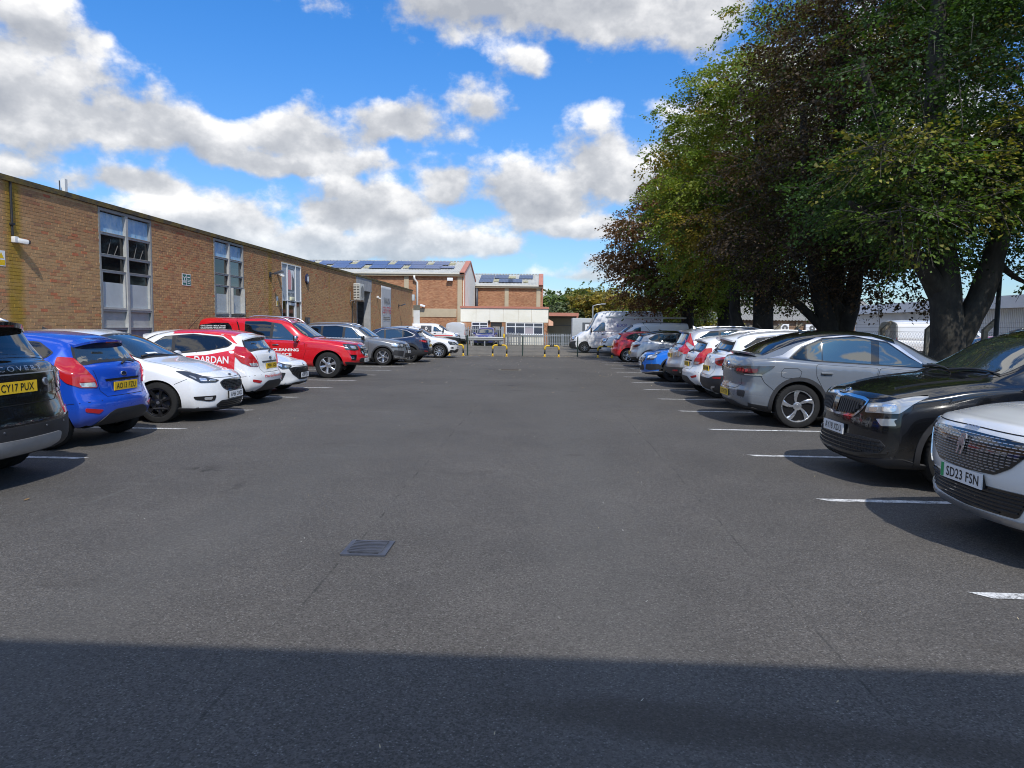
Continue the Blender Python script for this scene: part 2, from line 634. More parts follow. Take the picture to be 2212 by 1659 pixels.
def wheel_meshes(R, Rr, w, style):
 key = (R, Rr, w, tuple(sorted(style.items())))
 if key in WHEELS:
  return WHEELS[key]
 h = w / 2
 prof = [(Rr, -h * .80), (Rr + .012, -h * .97), (R * .90, -h), (R * .965, -h * .93), (R * .995, -h * .78), (R, -h * .55), (R, h * .55), (R * .995, h * .78),
   (R * .965, h * .93), (R * .90, h), (Rr + .012, h * .97), (Rr, h * .80), (Rr - .01, h * .3), (Rr - .01, -h * .5)]
 v, f = lathe(prof, 40, True)
 mb = MB().add(v, f)
 # tread blocks: shallow shoulder lugs
 nl = 44
 for k in range(nl):
  for sgn in (-1, 1):
   th0 = 2 * math.pi * (k + 0.1 + (0.25 if sgn < 0 else 0)) / nl
   th1 = th0 + 2 * math.pi / nl * 0.62
   vs = []
   for th in (th0, th1):
    for (r, y) in ((R * .968, sgn * h * .935), (R * .998, sgn * h * .79), (R * 1.003, sgn * h * .50)):
     vs.append(((r + .004) * math.cos(th), y + sgn * .002, (r + .004) * math.sin(th)))
   mb.add(vs, [(0, 1, 4, 3), (1, 2, 5, 4)])
 ty = mb.build('tyre', RUBBER, None, True, sharp=35)
 tyre = ty.data
 bpy.data.objects.remove(ty)
 # rim: lip, barrel, brake disc, spokes, hub
 face, back = style.get('face', ALLOY), style.get('back', ALLOYB)
 if isinstance(face, str):
  face = MATS[face]
 if isinstance(back, str):
  back = MATS[back]
 mb = MB()
 v, f = lathe([(Rr + .004, h * .80), (Rr + .002, h * .90), (Rr - .008, h * .90), (Rr - .018, h * .80), (Rr - .028, h * .45), (Rr - .03, -h * .4), (0.05, -h * .4)], 36)
 mb.add(v, f[:], 0)
 mb.mi = [0 if (i % 6) < 3 else 1 for i in range(len(mb.f))]
 v, f = lathe([(Rr * .70, 0.0), (Rr * .70, .014), (.03, .014)], 28)
 mb.add(v, f, 2)
 n = style.get('n', 5)
 w0, w1 = style.get('w0', .05), style.get('w1', .06)
 tw, split = style.get('twist', 0.0), style.get('split', 0.0)
 yo = h * .80
 r0, r1 = style.get('r0', .045), Rr - .006
 for k in range(n):
  for sg in ((-1, 1) if split else (0,)):
   th = 2 * math.pi * k / n + math.pi / 2
   pts = []
   K = 5
   for j in range(K + 1):
    q = j / K
    r = r0 + (r1 - r0) * q
    a = th + tw * q + sg * split * (q ** style.get('sp', 1.0)) / max(n, 1)
    ww = w0 + (w1 - w0) * q
    y = yo - style.get('dish', .035) * (1 - q) ** 1.5 * (1 if style.get('dish', .035) >= 0 else 1)
    ct = Vector((r * math.cos(a), y, r * math.sin(a)))
    pe = Vector((-math.sin(a), 0, math.cos(a)))
    pts.append((ct - pe * ww / 2, ct + pe * ww / 2))
   vs = []
   for a, b in pts:
    d = Vector((0, -.028, 0))
    c = (b - a) * 0.12
    vs += [a, a + Vector((0, .0, 0)) + c + Vector((0, .006, 0)), b - c + Vector((0, .006, 0)), b, b + d, a + d]
   fs = []
   for j in range(K):
    for e in range(6):
     e2 = (e + 1) % 6
     fs.append((j * 6 + e, j * 6 + e2, (j + 1) * 6 + e2, (j + 1) * 6 + e))
   mb.add(vs, fs, 0)
 if style.get('fill', 0):        # dark aero inserts between the spokes
  v, f = lathe([(r1, yo - .022), (r0, yo - .03)], 36)
  mb.add(v, f, 1)
 v, f = lathe([(r0 + .02, yo - .05), (r0 + .018, yo - .012), (r0 - .012, yo - .004), (0.0005, yo - .004)], 20)
 mb.add(v, f, 0)
 v, f = lathe([(.028, yo - .003), (.026, yo + .002), (0.0005, yo + .002)], 16)
 mb.add(v, f, 3)
 ro = mb.build('rim', [face, back, ALLOYG, SATIN], None, True, sharp=38)
 rim = ro.data
 bpy.data.objects.remove(ro)
 WHEELS[key] = (tyre, rim)
 return WHEELS[key]

class Car:
 def __init__(c, name, label, cat, L, hw, top, belt, col, W=None, Wr=.70, zb=None, nose=None, tail=None, bow=None, EN=.16, ET=.13,
      sidez=.5, rr=.07, side_in=.985, clad=0, n=70, group='vehicles parked in the car park', roof=None, glassin=.935):
  c.L, c.hw, c.name = L, hw, name
  c.paint = col
  c.root = empty(name)
  tag(c.root, label, cat, group)
  c.top = pchip(top)
  c.belt = pchip(belt)
  c.W = pchip(W or [(0, .84), (.25, .92), (.7, .98), (1.2, 1.0), (L - 1.2, 1.0), (L - .5, .965), (L, .90)])
  c.Wr = pchip(Wr if isinstance(Wr, list) else [(0, Wr + .02), (L * .5, Wr), (L, Wr - .06)])
  c.zb = pchip(zb or [(0, .22), (.5, .19), (1.0, .17), (L - 1.0, .18), (L - .4, .22), (L, .30)])
  c.nose = pchip(nose or [(.15, .07), (.30, .03), (.48, 0), (.62, .012), (.75, .05), (.9, .12)])
  c.tail = pchip(tail or [(.2, .07), (.35, .015), (.5, 0), (.62, .015), (.75, .06), (.95, .09), (1.1, .12)])
  c.bow = pchip(bow or [(0, .26), (.6, .20), (1.0, .15), (1.7, .14), (2.3, .02), (L - 1.2, 0), (L - .6, -.06), (L, -.16)])
  c.EN, c.ET, c.rr, c.sidez, c.side_in, c.glassin = EN, ET, rr, sidez, side_in, glassin
  c.make_body(n, clad, roof, [p[0] for p in top])

 # ---- shape
 def sections(c, u):
  u = np.atleast_1d(np.asarray(u, float))
  W = c.W(u) * c.hw
  zt, zs, zb = c.top(u), c.belt(u), c.zb(u)
  zs = np.minimum(zs, zt - .03)
  h = zt - zs
  k = sstep(h, .10, .42)
  y6 = (1 - k) * .80 * W + k * c.Wr(u) * c.hw
  z6 = zt - ((1 - k) * .30 * h + k * np.minimum(c.rr, .4 * h))
  zw = zb + c.sidez * (zs - zb)
  yb = ((1 - k) * .905 + k * c.glassin) * W
  zbl = zs + .012
  ym = .5 * (yb + y6) + .014 * k
  zm = .5 * (zbl + z6)
  P = np.stack([np.stack(q, -1) for q in (
   (0 * W, zb), (.70 * W, zb), (.90 * W, zb + .015), (.975 * W, zb + .10), (W, zw), (c.side_in * W, zs - .09), (.962 * W, zs - .012),
   (yb, zbl), (ym, zm), (y6, z6), (.60 * y6, zt - (zt - z6) * .16), (0 * W, zt))], 1)
  return centripetal(P, SEG)

 def warp(c, u, y, z):
  """planar station -> real position along the car"""
  EN, ET, L = c.EN, c.ET, c.L
  x = u + c.nose(z) * (1 - sstep(u, EN, .9)) - c.tail(z) * sstep(u, L - .75, L - ET)
  return x + c.bow(u) * (np.abs(y) / c.hw) ** 2.3

 def make_body(c, n, clad, roof, knots):
  L, EN, ET = c.L, c.EN, c.ET
  us = np.linspace(EN, L - ET, n)
  extra = []
  for kx in knots:
   if EN < kx < L - ET:
    extra += [kx - .05, kx - .02, kx, kx + .02, kx + .05]
  us = np.unique(np.round(np.concatenate([us, extra]), 3))
  us = us[(us >= EN) & (us <= L - ET)]
  keep = [us[0]]
  for q in us[1:]:
   if q - keep[-1] > .012:
    keep.append(q)
  us = np.array(keep)
  S = c.sections(us)
  M = S.shape[1]
  rings_u, rings_y, rings_z = [], [], []
  tt = np.linspace(0, 1, 13)[:-1]
  ss = 1 - (1 - tt) ** 2
  ss[0] = .02
  p = 2.7
  for s in ss:
   y0, z0 = S[0, :, 0], S[0, :, 1]
   zc = .5 * (z0.min() + z0.max())
   rings_u.append(np.full(M, EN * (1 - (1 - s**p)**(1 / p))) * 1.0)
   rings_y.append(y0 * s)
   rings_z.append(zc + (z0 - zc) * s)
  rings_u[:] = [EN * (1 - (1 - s**p)**(1 / p)) * np.ones(M) for s in ss]
  for i, q in enumerate(us):
   rings_u.append(np.full(M, q))
   rings_y.append(S[i, :, 0])
   rings_z.append(S[i, :, 1])
  for s in ss[::-1]:
   y0, z0 = S[-1, :, 0], S[-1, :, 1]
   zc = .5 * (z0.min() + z0.max())
   rings_u.append(np.full(M, L - ET * (1 - (1 - s**p)**(1 / p))))
   rings_y.append(y0 * s)
   rings_z.append(zc + (z0 - zc) * s)
  U, Y, Z = map(np.array, (rings_u, rings_y, rings_z))
  X = c.L / 2 - c.warp(U, Y, Z)
  NR = len(U)
  full = 2 * M - 2
  V = np.zeros((NR, full, 3))
  V[:, :M, 0], V[:, :M, 1], V[:, :M, 2] = X, Y, Z
  V[:, M:, 0], V[:, M:, 1], V[:, M:, 2] = X[:, -2:0:-1], -Y[:, -2:0:-1], Z[:, -2:0:-1]
  verts = V.reshape(-1, 3)
  i, j = np.meshgrid(np.arange(NR - 1), np.arange(full), indexing='ij')
  j2 = (j + 1) % full
  F = np.stack([i * full + j, i * full + j2, (i + 1) * full + j2, (i + 1) * full + j], -1).reshape(-1, 4)
  half = np.minimum(j, full - 1 - j).reshape(-1)
  lim = IDX[3] if clad else IDX[2]
  ring = i.reshape(-1)
  mi = np.where((half < lim) & (ring >= 9) & (ring < NR - 10), 1, 0)
  if roof is not None:
   u0, u1 = roof[1], roof[2]
   uu = U[:, 0][i].reshape(-1)
   mi = np.where((half >= IDX[9] - 1) & (uu >= u0) & (uu <= u1), 2, mi)
  faces = [tuple(f) for f in F.tolist()] + [tuple(range(full))[::-1], tuple((NR - 1) * full + k for k in range(full))]
  mi = np.concatenate([mi, [0, 0]])
  c.verts = verts
  T = np.concatenate([F[:, [0, 1, 2]], F[:, [0, 2, 3]]])
  # smooth normals
  fn = np.cross(verts[T[:, 1]] - verts[T[:, 0]], verts[T[:, 2]] - verts[T[:, 0]])
  vn = np.zeros_like(verts)
  for k in range(3):
   np.add.at(vn, T[:, k], fn)
  ctr = np.array([0, 0, .7])
  if ((verts - ctr) * vn).sum() < 0:
   vn = -vn
  vn /= np.maximum(np.linalg.norm(vn, axis=1), 1e-9)[:, None]
  c.T, c.vn = T, vn
  c.bvh = BVHTree.FromPolygons([Vector(v) for v in verts], [tuple(t) for t in T.tolist()])
  mats = [c.paint, UNDER if not clad else BLACKP] + ([roof[0]] if roof is not None else [])
  o = mesh_obj('body', verts, faces, mats, c.root, True, mi)
  bm = bmesh.new()
  bm.from_mesh(o.data)
  bmesh.ops.recalc_face_normals(bm, faces=bm.faces)
  bm.to_mesh(o.data)
  bm.free()
  c.body = o

 # ---- wheels and arches
 def wheels(c, uf, ur, R, Rr, style, w=.215, arch=.055, trim=None, trimw=.055, inset=.035, steer=0.0):
  mb = MB()
  for u in (uf, ur):
   for sg in (1, -1):
    Ra = R + arch
    n = 44
    y0, y1 = sg * (c.hw - .40), sg * (c.hw + .25)
    pr = [(c.L / 2 - u + Ra * math.cos(2 * math.pi * k / n), R - .01 + Ra * math.sin(2 * math.pi * k / n)) for k in range(n)]
    mb.prism(pr, 1, y0, y1, 1)
  cut = mb.build('arch_cut', [c.paint, UNDER], c.root)
  md = c.body.modifiers.new('arches', 'BOOLEAN')
  md.operation = 'DIFFERENCE'
  md.object = cut
  md.solver = 'EXACT'
  BOOLS.append((c.body, cut))
  ty, rm = wheel_meshes(R, Rr, w, style)
  for u in (uf, ur):
   for sg in (1, -1):
    wo = bpy.data.objects.new('wheel', ty)
    wo.location = (c.L / 2 - u, sg * (c.hw - inset - w / 2), R)
    wo.rotation_euler = (0, RNG.uniform(0, 6.28) if sg > 0 else 0, 0 if sg > 0 else math.pi)
    if sg > 0:
     wo.rotation_euler = (0, RNG.uniform(0, 6.28), 0)
    else:
     wo.rotation_mode = 'ZYX'
     wo.rotation_euler = (0, RNG.uniform(0, 6.28), math.pi)
    link(wo, c.root)
    ro = bpy.data.objects.new('rim', rm)
    link(ro, wo)
  if trim:
   for u in (uf, ur):
    for sg in (1, -1):
     Ra = R + arch
     out, inn = [], []
     for k in range(25):
      a = R_(-14 + 208 * k / 24)
      x = c.L / 2 - u
      zi, zo = R + (Ra - .004) * math.sin(a), R + (Ra + trimw) * math.sin(a)
      out.append((x + (Ra + trimw) * math.cos(a), max(.2, zo)))
      inn.append((x + (Ra - .004) * math.cos(a), max(.2, zi)))
     if sg > 0:
      poly = [(-x, z) for x, z in out + inn[::-1]]
     else:
      poly = out + inn[::-1]
     c.patch('wheel_arch_trim', (0, sg, 0), poly, trim, off=.014, res=.06, grid=False)

 # ---- surface projection
 def cast(c, p, d):
  p, d = Vector(p), Vector(d)
  h = c.bvh.ray_cast(p + d * 4, -d)
  for j in ((2e-4, 3e-4, 2e-4), (-3e-4, -2e-4, 3e-4), (4e-4, 5e-4, -4e-4), (0, 2e-3, -2e-3)):
   if h[0] is None:        # slipped between two triangles
    h = c.bvh.ray_cast(p + d * 4 + Vector(j), -d)
  if h[0] is None:
   h = c.bvh.find_nearest(p + d * 2)
  pos, _, ti, _ = h
  a, b, e = (Vector(c.verts[k]) for k in c.T[ti])
  v0, v1, v2 = b - a, e - a, pos - a
  d00, d01, d11, d20, d21 = v0 @ v0, v0 @ v1, v1 @ v1, v2 @ v0, v2 @ v1
  den = d00 * d11 - d01 * d01
  if abs(den) < 1e-14:
   v = w = 0.33
  else:
   v = (d11 * d20 - d01 * d21) / den
   w = (d00 * d21 - d01 * d20) / den
  na, nb, nc = (Vector(c.vn[k]) for k in c.T[ti])
  n = (na * (1 - v - w) + nb * v + nc * w)
  return pos, n.normalized()

 def basis(c, d):
  d = Vector(d).normalized()
  if abs(d.z) > .9:
   return d, Vector((0, 1, 0)) * (-1 if d.z > 0 else 1), Vector((1, 0, 0))
  t = Vector((0, 0, 1)).cross(d).normalized()
  return d, t, d.cross(t)

 def patch(c, name, d, poly, mat, off=.004, res=.05, parent=None, grid=True, skirt=.012, rnd=0.0, label=None):
  """a panel that follows the body: polygon in the plane facing d, carried onto the surface"""
  d, t, b = c.basis(d)
  if poly_area(poly) < 0:
   poly = poly[::-1]
  if rnd:
   poly = round_poly(poly, rnd)
  P = resample(poly, res)
  # drop near-duplicate neighbours
  Q = [P[0]]
  for q in P[1:]:
   if math.hypot(q[0] - Q[-1][0], q[1] - Q[-1][1]) > .003:
    Q.append(q)
  if math.hypot(Q[0][0] - Q[-1][0], Q[0][1] - Q[-1][1]) <= .003:
   Q.pop()
  P = Q
  nb = len(P)
  pts = [Vector(p) for p in P]
  if grid:
   arr = np.array(P)
   lo, hi = arr.min(0), arr.max(0)
   gx = np.arange(lo[0] + res * .5, hi[0], res)
   for k, x in enumerate(gx):
    for (z0, z1) in spans(P, 0, x):
     z = z0 + res * (.45 + .3 * (k % 2))
     while z < z1 - res * .4:
      # keep clear of the edge
      if np.min(np.hypot(arr[:, 0] - x, arr[:, 1] - z)) > res * .35:
       pts.append(Vector((x, z)))
      z += res
  r = delaunay_2d_cdt(pts, [(i, (i + 1) % nb) for i in range(nb)], [list(range(nb))], 1, 1e-5)
  vs2, fs = r[0], [tuple(f) for f in r[2]]
  V, N = [], []
  for p in vs2:
   pos, n = c.cast(t * p.x + b * p.y, d)
   V.append(pos + n * off)
   N.append(n)
  edges = {}
  for f in fs:
   for i in range(len(f)):
    e = (f[i], f[(i + 1) % len(f)])
    edges[e] = edges.get(e, 0) + 1
  nt = len(V)
  tops = len(fs)
  if skirt:
   mp = {}
   for (i, j) in list(edges):
    if (j, i) in edges:
     continue
    for q in (i, j):
     if q not in mp:
      mp[q] = len(V)
      V.append(V[q] - N[q] * (off + skirt))
      N.append(N[q])
    fs.append((j, i, mp[i], mp[j]))
  o = mesh_obj(name, V, fs, mat, parent or c.root, True)
  me = o.data
  if skirt:
   for p in me.polygons[tops:]:
    p.use_smooth = False
  nl = np.zeros((len(me.loops), 3))
  for p in me.polygons:
   for li in p.loop_indices:
    nl[li] = N[me.loops[li].vertex_index] if p.index < tops else p.normal
  me.normals_split_custom_set(nl.tolist())
  if label:
   o['label'] = label
  return o

 def side_xy(c, sg, pts):
  """(u, z) pairs -> plane coords of the side facing sg"""
  return [((-(c.L / 2 - u)) if sg > 0 else (c.L / 2 - u), z) for u, z in pts]

 def sides(c, name, pts, mat, **kw):
  return [c.patch(name, (0, sg, 0), c.side_xy(sg, pts), mat, **kw) for sg in (1, -1)]

 def front(c, name, pts, mat, sym=True, **kw):
  """(y, z) points of the half with y >= 0; mirrored into a whole unless sym is False, 'two' makes a pair"""
  return c._end(name, (1, 0, 0), pts, mat, sym, **kw)

 def rear(c, name, pts, mat, sym=True, **kw):
  return c._end(name, (-1, 0, 0), pts, mat, sym, **kw)

 def _end(c, name, d, pts, mat, sym, **kw):
  if sym == 'two':
   return [c.patch(name, d, pts, mat, **kw), c.patch(name, d, [(-y, z) for y, z in pts], mat, **kw)]
  if sym:
   pts = list(pts) + [(-y, z) for y, z in pts[::-1] if abs(y) > 1e-4]
  return [c.patch(name, d, pts, mat, **kw)]

 def surf(c, kind, a, z):
  """a point on the surface: 's' side at station x = a; 'f' / 'r' from the end at y = a"""
  if kind == 's':
   return c.cast((c.L / 2 - a, 0, z), (0, 1, 0))
  return c.cast((0, a, z), (1 if kind == 'f' else -1, 0, 0))

 def corner(c, name, pts, mat, parents=None, **kw):
  """a pair of pieces that wrap a corner: list of (kind, a, z)"""
  q = [c.surf(*p) for p in pts]
  n = sum((w[1] for w in q), Vector())
  n.z = 0
  n.normalize()
  out = []
  for k, sg in enumerate((1, -1)):
   d = Vector((n.x, n.y * sg, 0))
   _, t, b = c.basis(d)
   P = []
   for pos, _ in q:
    s = Vector((pos.x, pos.y * sg, pos.z))
    P.append((s @ t, s @ b))
   out.append(c.patch(name, d, P, mat, parent=parents[k] if parents else None, **kw))
  return out

 def gpt(c, u, f):
  """point of the glass side: station u, fraction f of the height from belt to roof rail"""
  s = c.sections([u])[0]
  a, b = IDX[7], IDX[9]
  q = a + f * (b - a)
  i = min(int(q), b - 1)
  p = s[i] + (s[i + 1] - s[i]) * (q - i)
  x = float(c.warp(np.array([u]), p[:1], p[1:2])[0])
  return x, float(p[1])

 def tpt(c, u, k):
  """point of the top: station u, lateral fraction k of the rail half-width"""
  s = c.sections([u])[0]
  y9 = s[IDX[9], 0]
  y = abs(k) * y9
  seg = s[IDX[7]:]
  z = float(np.interp(-y, -seg[:, 0], seg[:, 1]))
  x = float(c.warp(np.array([u]), np.array([y]), np.array([z]))[0])
  return x, y * (1 if k >= 0 else -1), z

 def side_glass(c, dlo, cuts, pillar=.07, surround=BLACKP, glass=None, rnd=.03, edge=.016, lean=0.0, bright=None):
  """daylight opening as (u, f) points, split by pillars at the stations in cuts"""
  pts = [c.gpt(u, f) for u, f in dlo]
  outer = round_poly(pts, rnd)
  if bright:
   c.sides('window_trim', offset_poly(outer, .022), bright, off=.003, res=.06)
  c.sides('window_surround', outer, surround, off=.005, res=.06)
  inner = offset_poly(pts, -edge)
  marks = [None] + list(cuts) + [None]
  for k in range(len(marks) - 1):
   p = inner
   g = glass[k] if isinstance(glass, (list, tuple)) else (glass or GLASS)
   if marks[k] is not None:
    u, pw = marks[k] if isinstance(marks[k], tuple) else (marks[k], pillar)
    p = clip_half(p, (u + pw / 2, 1.0), (1, lean))
   if marks[k + 1] is not None:
    u, pw = marks[k + 1] if isinstance(marks[k + 1], tuple) else (marks[k + 1], pillar)
    p = clip_half(p, (u - pw / 2, 1.0), (-1, -lean))
   if len(p) >= 3 and abs(poly_area(p)) > .004:
    c.sides('side_window', p, g, off=.008, res=.06, rnd=rnd * .6)

 def screen(c, name, u0, u1, k0, k1, d, mat=GLASS, surround=BLACKP, edge=.03, rnd=.06, n=7):
  """windscreen or rear window between two stations"""
  pts = []
  for q in np.linspace(-1, 1, n):
   x, y, z = c.tpt(u0, k0 * q)
   pts.append((y, z))
  for q in np.linspace(1, -1, n):
   x, y, z = c.tpt(u1, k1 * q)
   pts.append((y, z))
  if d[0] < 0:
   pts = [(-y, z) for y, z in pts]
  if surround:
   c.patch('window_surround' if name != 'windscreen' else 'windscreen_surround', d, offset_poly(round_poly(pts, rnd), edge * .4), surround, off=.004, res=.07)
  return c.patch(name, d, offset_poly(round_poly(pts, rnd), -edge * .5), mat, off=.007, res=.07)

 def seam(c, d, pts2, w=.007, off=.0015, mat=None, name='panel_gap'):
  """dark shut line along a polyline in the plane facing d"""
  dd, t, b = c.basis(d)
  P = []
  for i in range(len(pts2) - 1):
   a, e = np.array(pts2[i], float), np.array(pts2[i + 1], float)
   k = max(1, int(np.linalg.norm(e - a) / .06))
   for j in range(k):
    P.append(a + (e - a) * j / k)
  P.append(np.array(pts2[-1], float))
  V, F, N = [], [], []
  for i, p in enumerate(P):
   tg = P[min(i + 1, len(P) - 1)] - P[max(i - 1, 0)]
   tg /= max(np.linalg.norm(tg), 1e-9)
   nn = np.array([-tg[1], tg[0]]) * w / 2
   for q in (p - nn, p + nn):
    pos, n = c.cast(t * q[0] + b * q[1], dd)
    V.append(pos + n * off)
    N.append(n)
  for i in range(len(P) - 1):
   F.append((2 * i, 2 * i + 2, 2 * i + 3, 2 * i + 1))
  return V, F

 def seams(c, lines, mat=None, name='panel_gap', w=.007, off=.0018):
  """lines: (d, [(a, b)...]) each a part"""
  for d, pts in lines:
   V, F = c.seam(d, pts, w, off)
   mesh_obj(name, V, F, mat or UNDER, c.root)

 def door(c, pts, handle=None, hmat=None, rnd=.04, which=(1, -1)):
  """a door skin standing a hair proud of a dark shut line, with its handle"""
  for sg in which:
   P = c.side_xy(sg, pts)
   gap = offset_poly(round_poly(P, rnd), .006)
   o = c.patch('door', (0, sg, 0), round_poly(P, rnd), c.paint, off=.0045, res=.08, skirt=.004)
   c.patch('door_gap', (0, sg, 0), gap, UNDER, off=.0016, res=.09, parent=o, skirt=0)
   if handle:
    u, z = handle
    pos, n = c.cast((c.L / 2 - u, 0, z), (0, sg, 0))
    bevel_box('door_handle', .19, .035, .032, .012, hmat or c.paint, o, pos + n * .022, rot=(0, 0, math.atan2(n.y, n.x) - math.pi / 2))
    bevel_box('handle_recess', .15, .006, .05, .002, UNDER, o, pos + n * .003 + Vector((0, 0, -.012)), rot=(0, 0, math.atan2(n.y, n.x) - math.pi / 2))

 def grille_bars(c, d, poly, n, axis=1, w=.014, off=.016, mat=None, parent=None, name='grille_bar', joined=True, dash=None, margin=.5):
  """slats across a polygon in the plane facing d"""
  dd, t, b = c.basis(d)
  arr = np.array(poly)
  lo, hi = arr[:, axis].min(), arr[:, axis].max()
  mb = MB()
  objs = []
  for k in range(n):
   v = lo + (hi - lo) * (k + margin) / (n - 1 + 2 * margin)
   for (a, e) in spans(poly, axis, v):
    segs = [(a, e)]
    if dash:
     ln, gap = dash
     segs = []
     q = a + (ln + gap) / 2 * (k % 2)
     while q + ln * .4 < e:
      segs.append((q, min(q + ln, e)))
      q += ln + gap
    for (s0, s1) in segs:
     if s1 - s0 < .008:
      continue
     m = max(1, int((s1 - s0) / .09))
     vs, fs = [], []
     for j in range(m + 1):
      q = s0 + (s1 - s0) * j / m
      for (dw, do) in ((-w / 2, 0), (-w / 3, off), (w / 3, off), (w / 2, 0)):
       pp = (q, v + dw) if axis == 1 else (v + dw, q)
       pos, nrm = c.cast(t * pp[0] + b * pp[1], dd)
       vs.append(pos + nrm * (do + .002))
     for j in range(m):
      for e2 in range(4):
       e3 = (e2 + 1) % 4
       fs.append((j * 4 + e2, j * 4 + e3, (j + 1) * 4 + e3, (j + 1) * 4 + e2))
     fs += [(0, 1, 2, 3), (m * 4 + 3, m * 4 + 2, m * 4 + 1, m * 4)]
     if joined:
      mb.add(vs, fs)
     else:
      objs.append(MB().add(vs, fs).build(name, mat, parent or c.root))
  if joined and mb.v:
   objs.append(mb.build(name, mat, parent or c.root))
  return objs

 def text(c, name, txt, d, ctr, w, h, mat, off=.006, parent=None, **kw):
  """lettering laid onto the body; ctr is (a, b) in the plane facing d"""
  dd, t, b = c.basis(d)
  v, f = text_geo(txt, **kw)
  size = v.max(0) - v.min(0)
  V = []
  for p in v:
   q = (ctr[0] + p[0] / size[0] * w, ctr[1] + p[1] / size[1] * h)
   pos, n = c.cast(t * q[0] + b * q[1], dd)
   V.append(pos + n * off)
  return mesh_obj(name, V, f, mat, parent or c.root)

 def plate(c, end, z, txt, yellow, y=0.0, tilt=None, w=.52, h=.112, green=False, frame=None, out=.012):
  """number plate with its characters; end 'f' or 'r'"""
  sx = 1 if end == 'f' else -1
  pos, n = c.cast((0, y, z), (sx, 0, 0))
  nz = n.z if tilt is None else tilt
  n = Vector((sx * math.sqrt(max(0, 1 - nz * nz)), 0, nz))
  right = Vector((0, sx, 0))
  up = n.cross(right)
  o = pos + n * out
  mb = MB()
  def slab(w, h, t0, t1):
   return [o + right * (a * w / 2) + up * (e * h / 2) + n * q for q in (t0, t1) for a, e in ((-1, -1), (1, -1), (1, 1), (-1, 1))]
  FS = [(3, 2, 1, 0), (4, 5, 6, 7), (0, 1, 5, 4), (1, 2, 6, 5), (2, 3, 7, 6), (3, 0, 4, 7)]
  pl = mesh_obj('number_plate', slab(w, h, -.005, .004), FS, PLATEY if yellow else PLATEW, c.root)
  mesh_obj('plate_mount', slab(w * .94, h * .9, -.05, -.0052), FS, BLACKP, pl)
  if frame:
   mesh_obj('plate_holder', slab(w + .02, h + .02, -.02, .001), FS, frame, pl)
  if green:
   q = o - right * (w / 2 - .024)
   vv = [q + right * (a * .02) + up * (e * h / 2 * .96) + n * .0055 for a, e in ((-1, -1), (1, -1), (1, 1), (-1, 1))]
   mesh_obj('green_band', vv, [(0, 1, 2, 3)], PLGREEN, pl)
  flat_text('plate_lettering', txt, w * (.82 if not green else .78), h * .66, o + right * (.0 if not green else .022), right, up, PLTEXT, pl, off=.0062, bold=.012, spacing=1.06)
  return pl

 def badge(c, d, ctr, rx, rz, mat, off=.008, name='badge', inner=None, depth=.01):
  dd, t, b = c.basis(d)
  pos, n = c.cast(t * ctr[0] + b * ctr[1], dd)
  tt = (t - n * (t @ n)).normalized()
  bb = n.cross(tt)
  vs, fs = [], []
  m = 22
  for (k, o) in ((1.0, -depth), (1.0, off), (.86, off + .004)):
   for i in range(m):
    a = 2 * math.pi * i / m
    vs.append(pos + tt * (rx * k * math.cos(a)) + bb * (rz * k * math.sin(a)) + n * o)
  for r in range(2):
   for i in range(m):
    i2 = (i + 1) % m
    fs.append((r * m + i, r * m + i2, (r + 1) * m + i2, (r + 1) * m + i))
  fs.append(tuple(2 * m + i for i in range(m)))
  ob = mesh_obj(name, vs, fs, mat, c.root)
  if inner:
   vs = [pos + tt * (rx * .74 * math.cos(2 * math.pi * i / m)) + bb * (rz * .74 * math.sin(2 * math.pi * i / m)) + n * (off + .0055) for i in range(m)]
   mesh_obj('badge_face', vs, [tuple(range(m))], inner, ob)
  return ob, pos, n, tt, bb

 def strokes(c, name, frame, lines, w, mat, parent, off=.016):
  """an emblem drawn as short raised bars on a badge frame (pos, n, right, up)"""
  pos, n, tt, bb = frame
  mb = MB()
  for (a, e) in lines:
   A = pos + tt * a[0] + bb * a[1]
   E = pos + tt * e[0] + bb * e[1]
   dr = (E - A).normalized()
   s = n.cross(dr) * w / 2
   lo, hi = n * (off - .006), n * (off + .003)
   v = [A - s + lo, E - s + lo, E + s + lo, A + s + lo, A - s + hi, E - s + hi, E + s + hi, A + s + hi]
   mb.add(v, [(3, 2, 1, 0), (4, 5, 6, 7), (0, 1, 5, 4), (1, 2, 6, 5), (2, 3, 7, 6), (3, 0, 4, 7)])
  return mb.build(name, mat, parent)

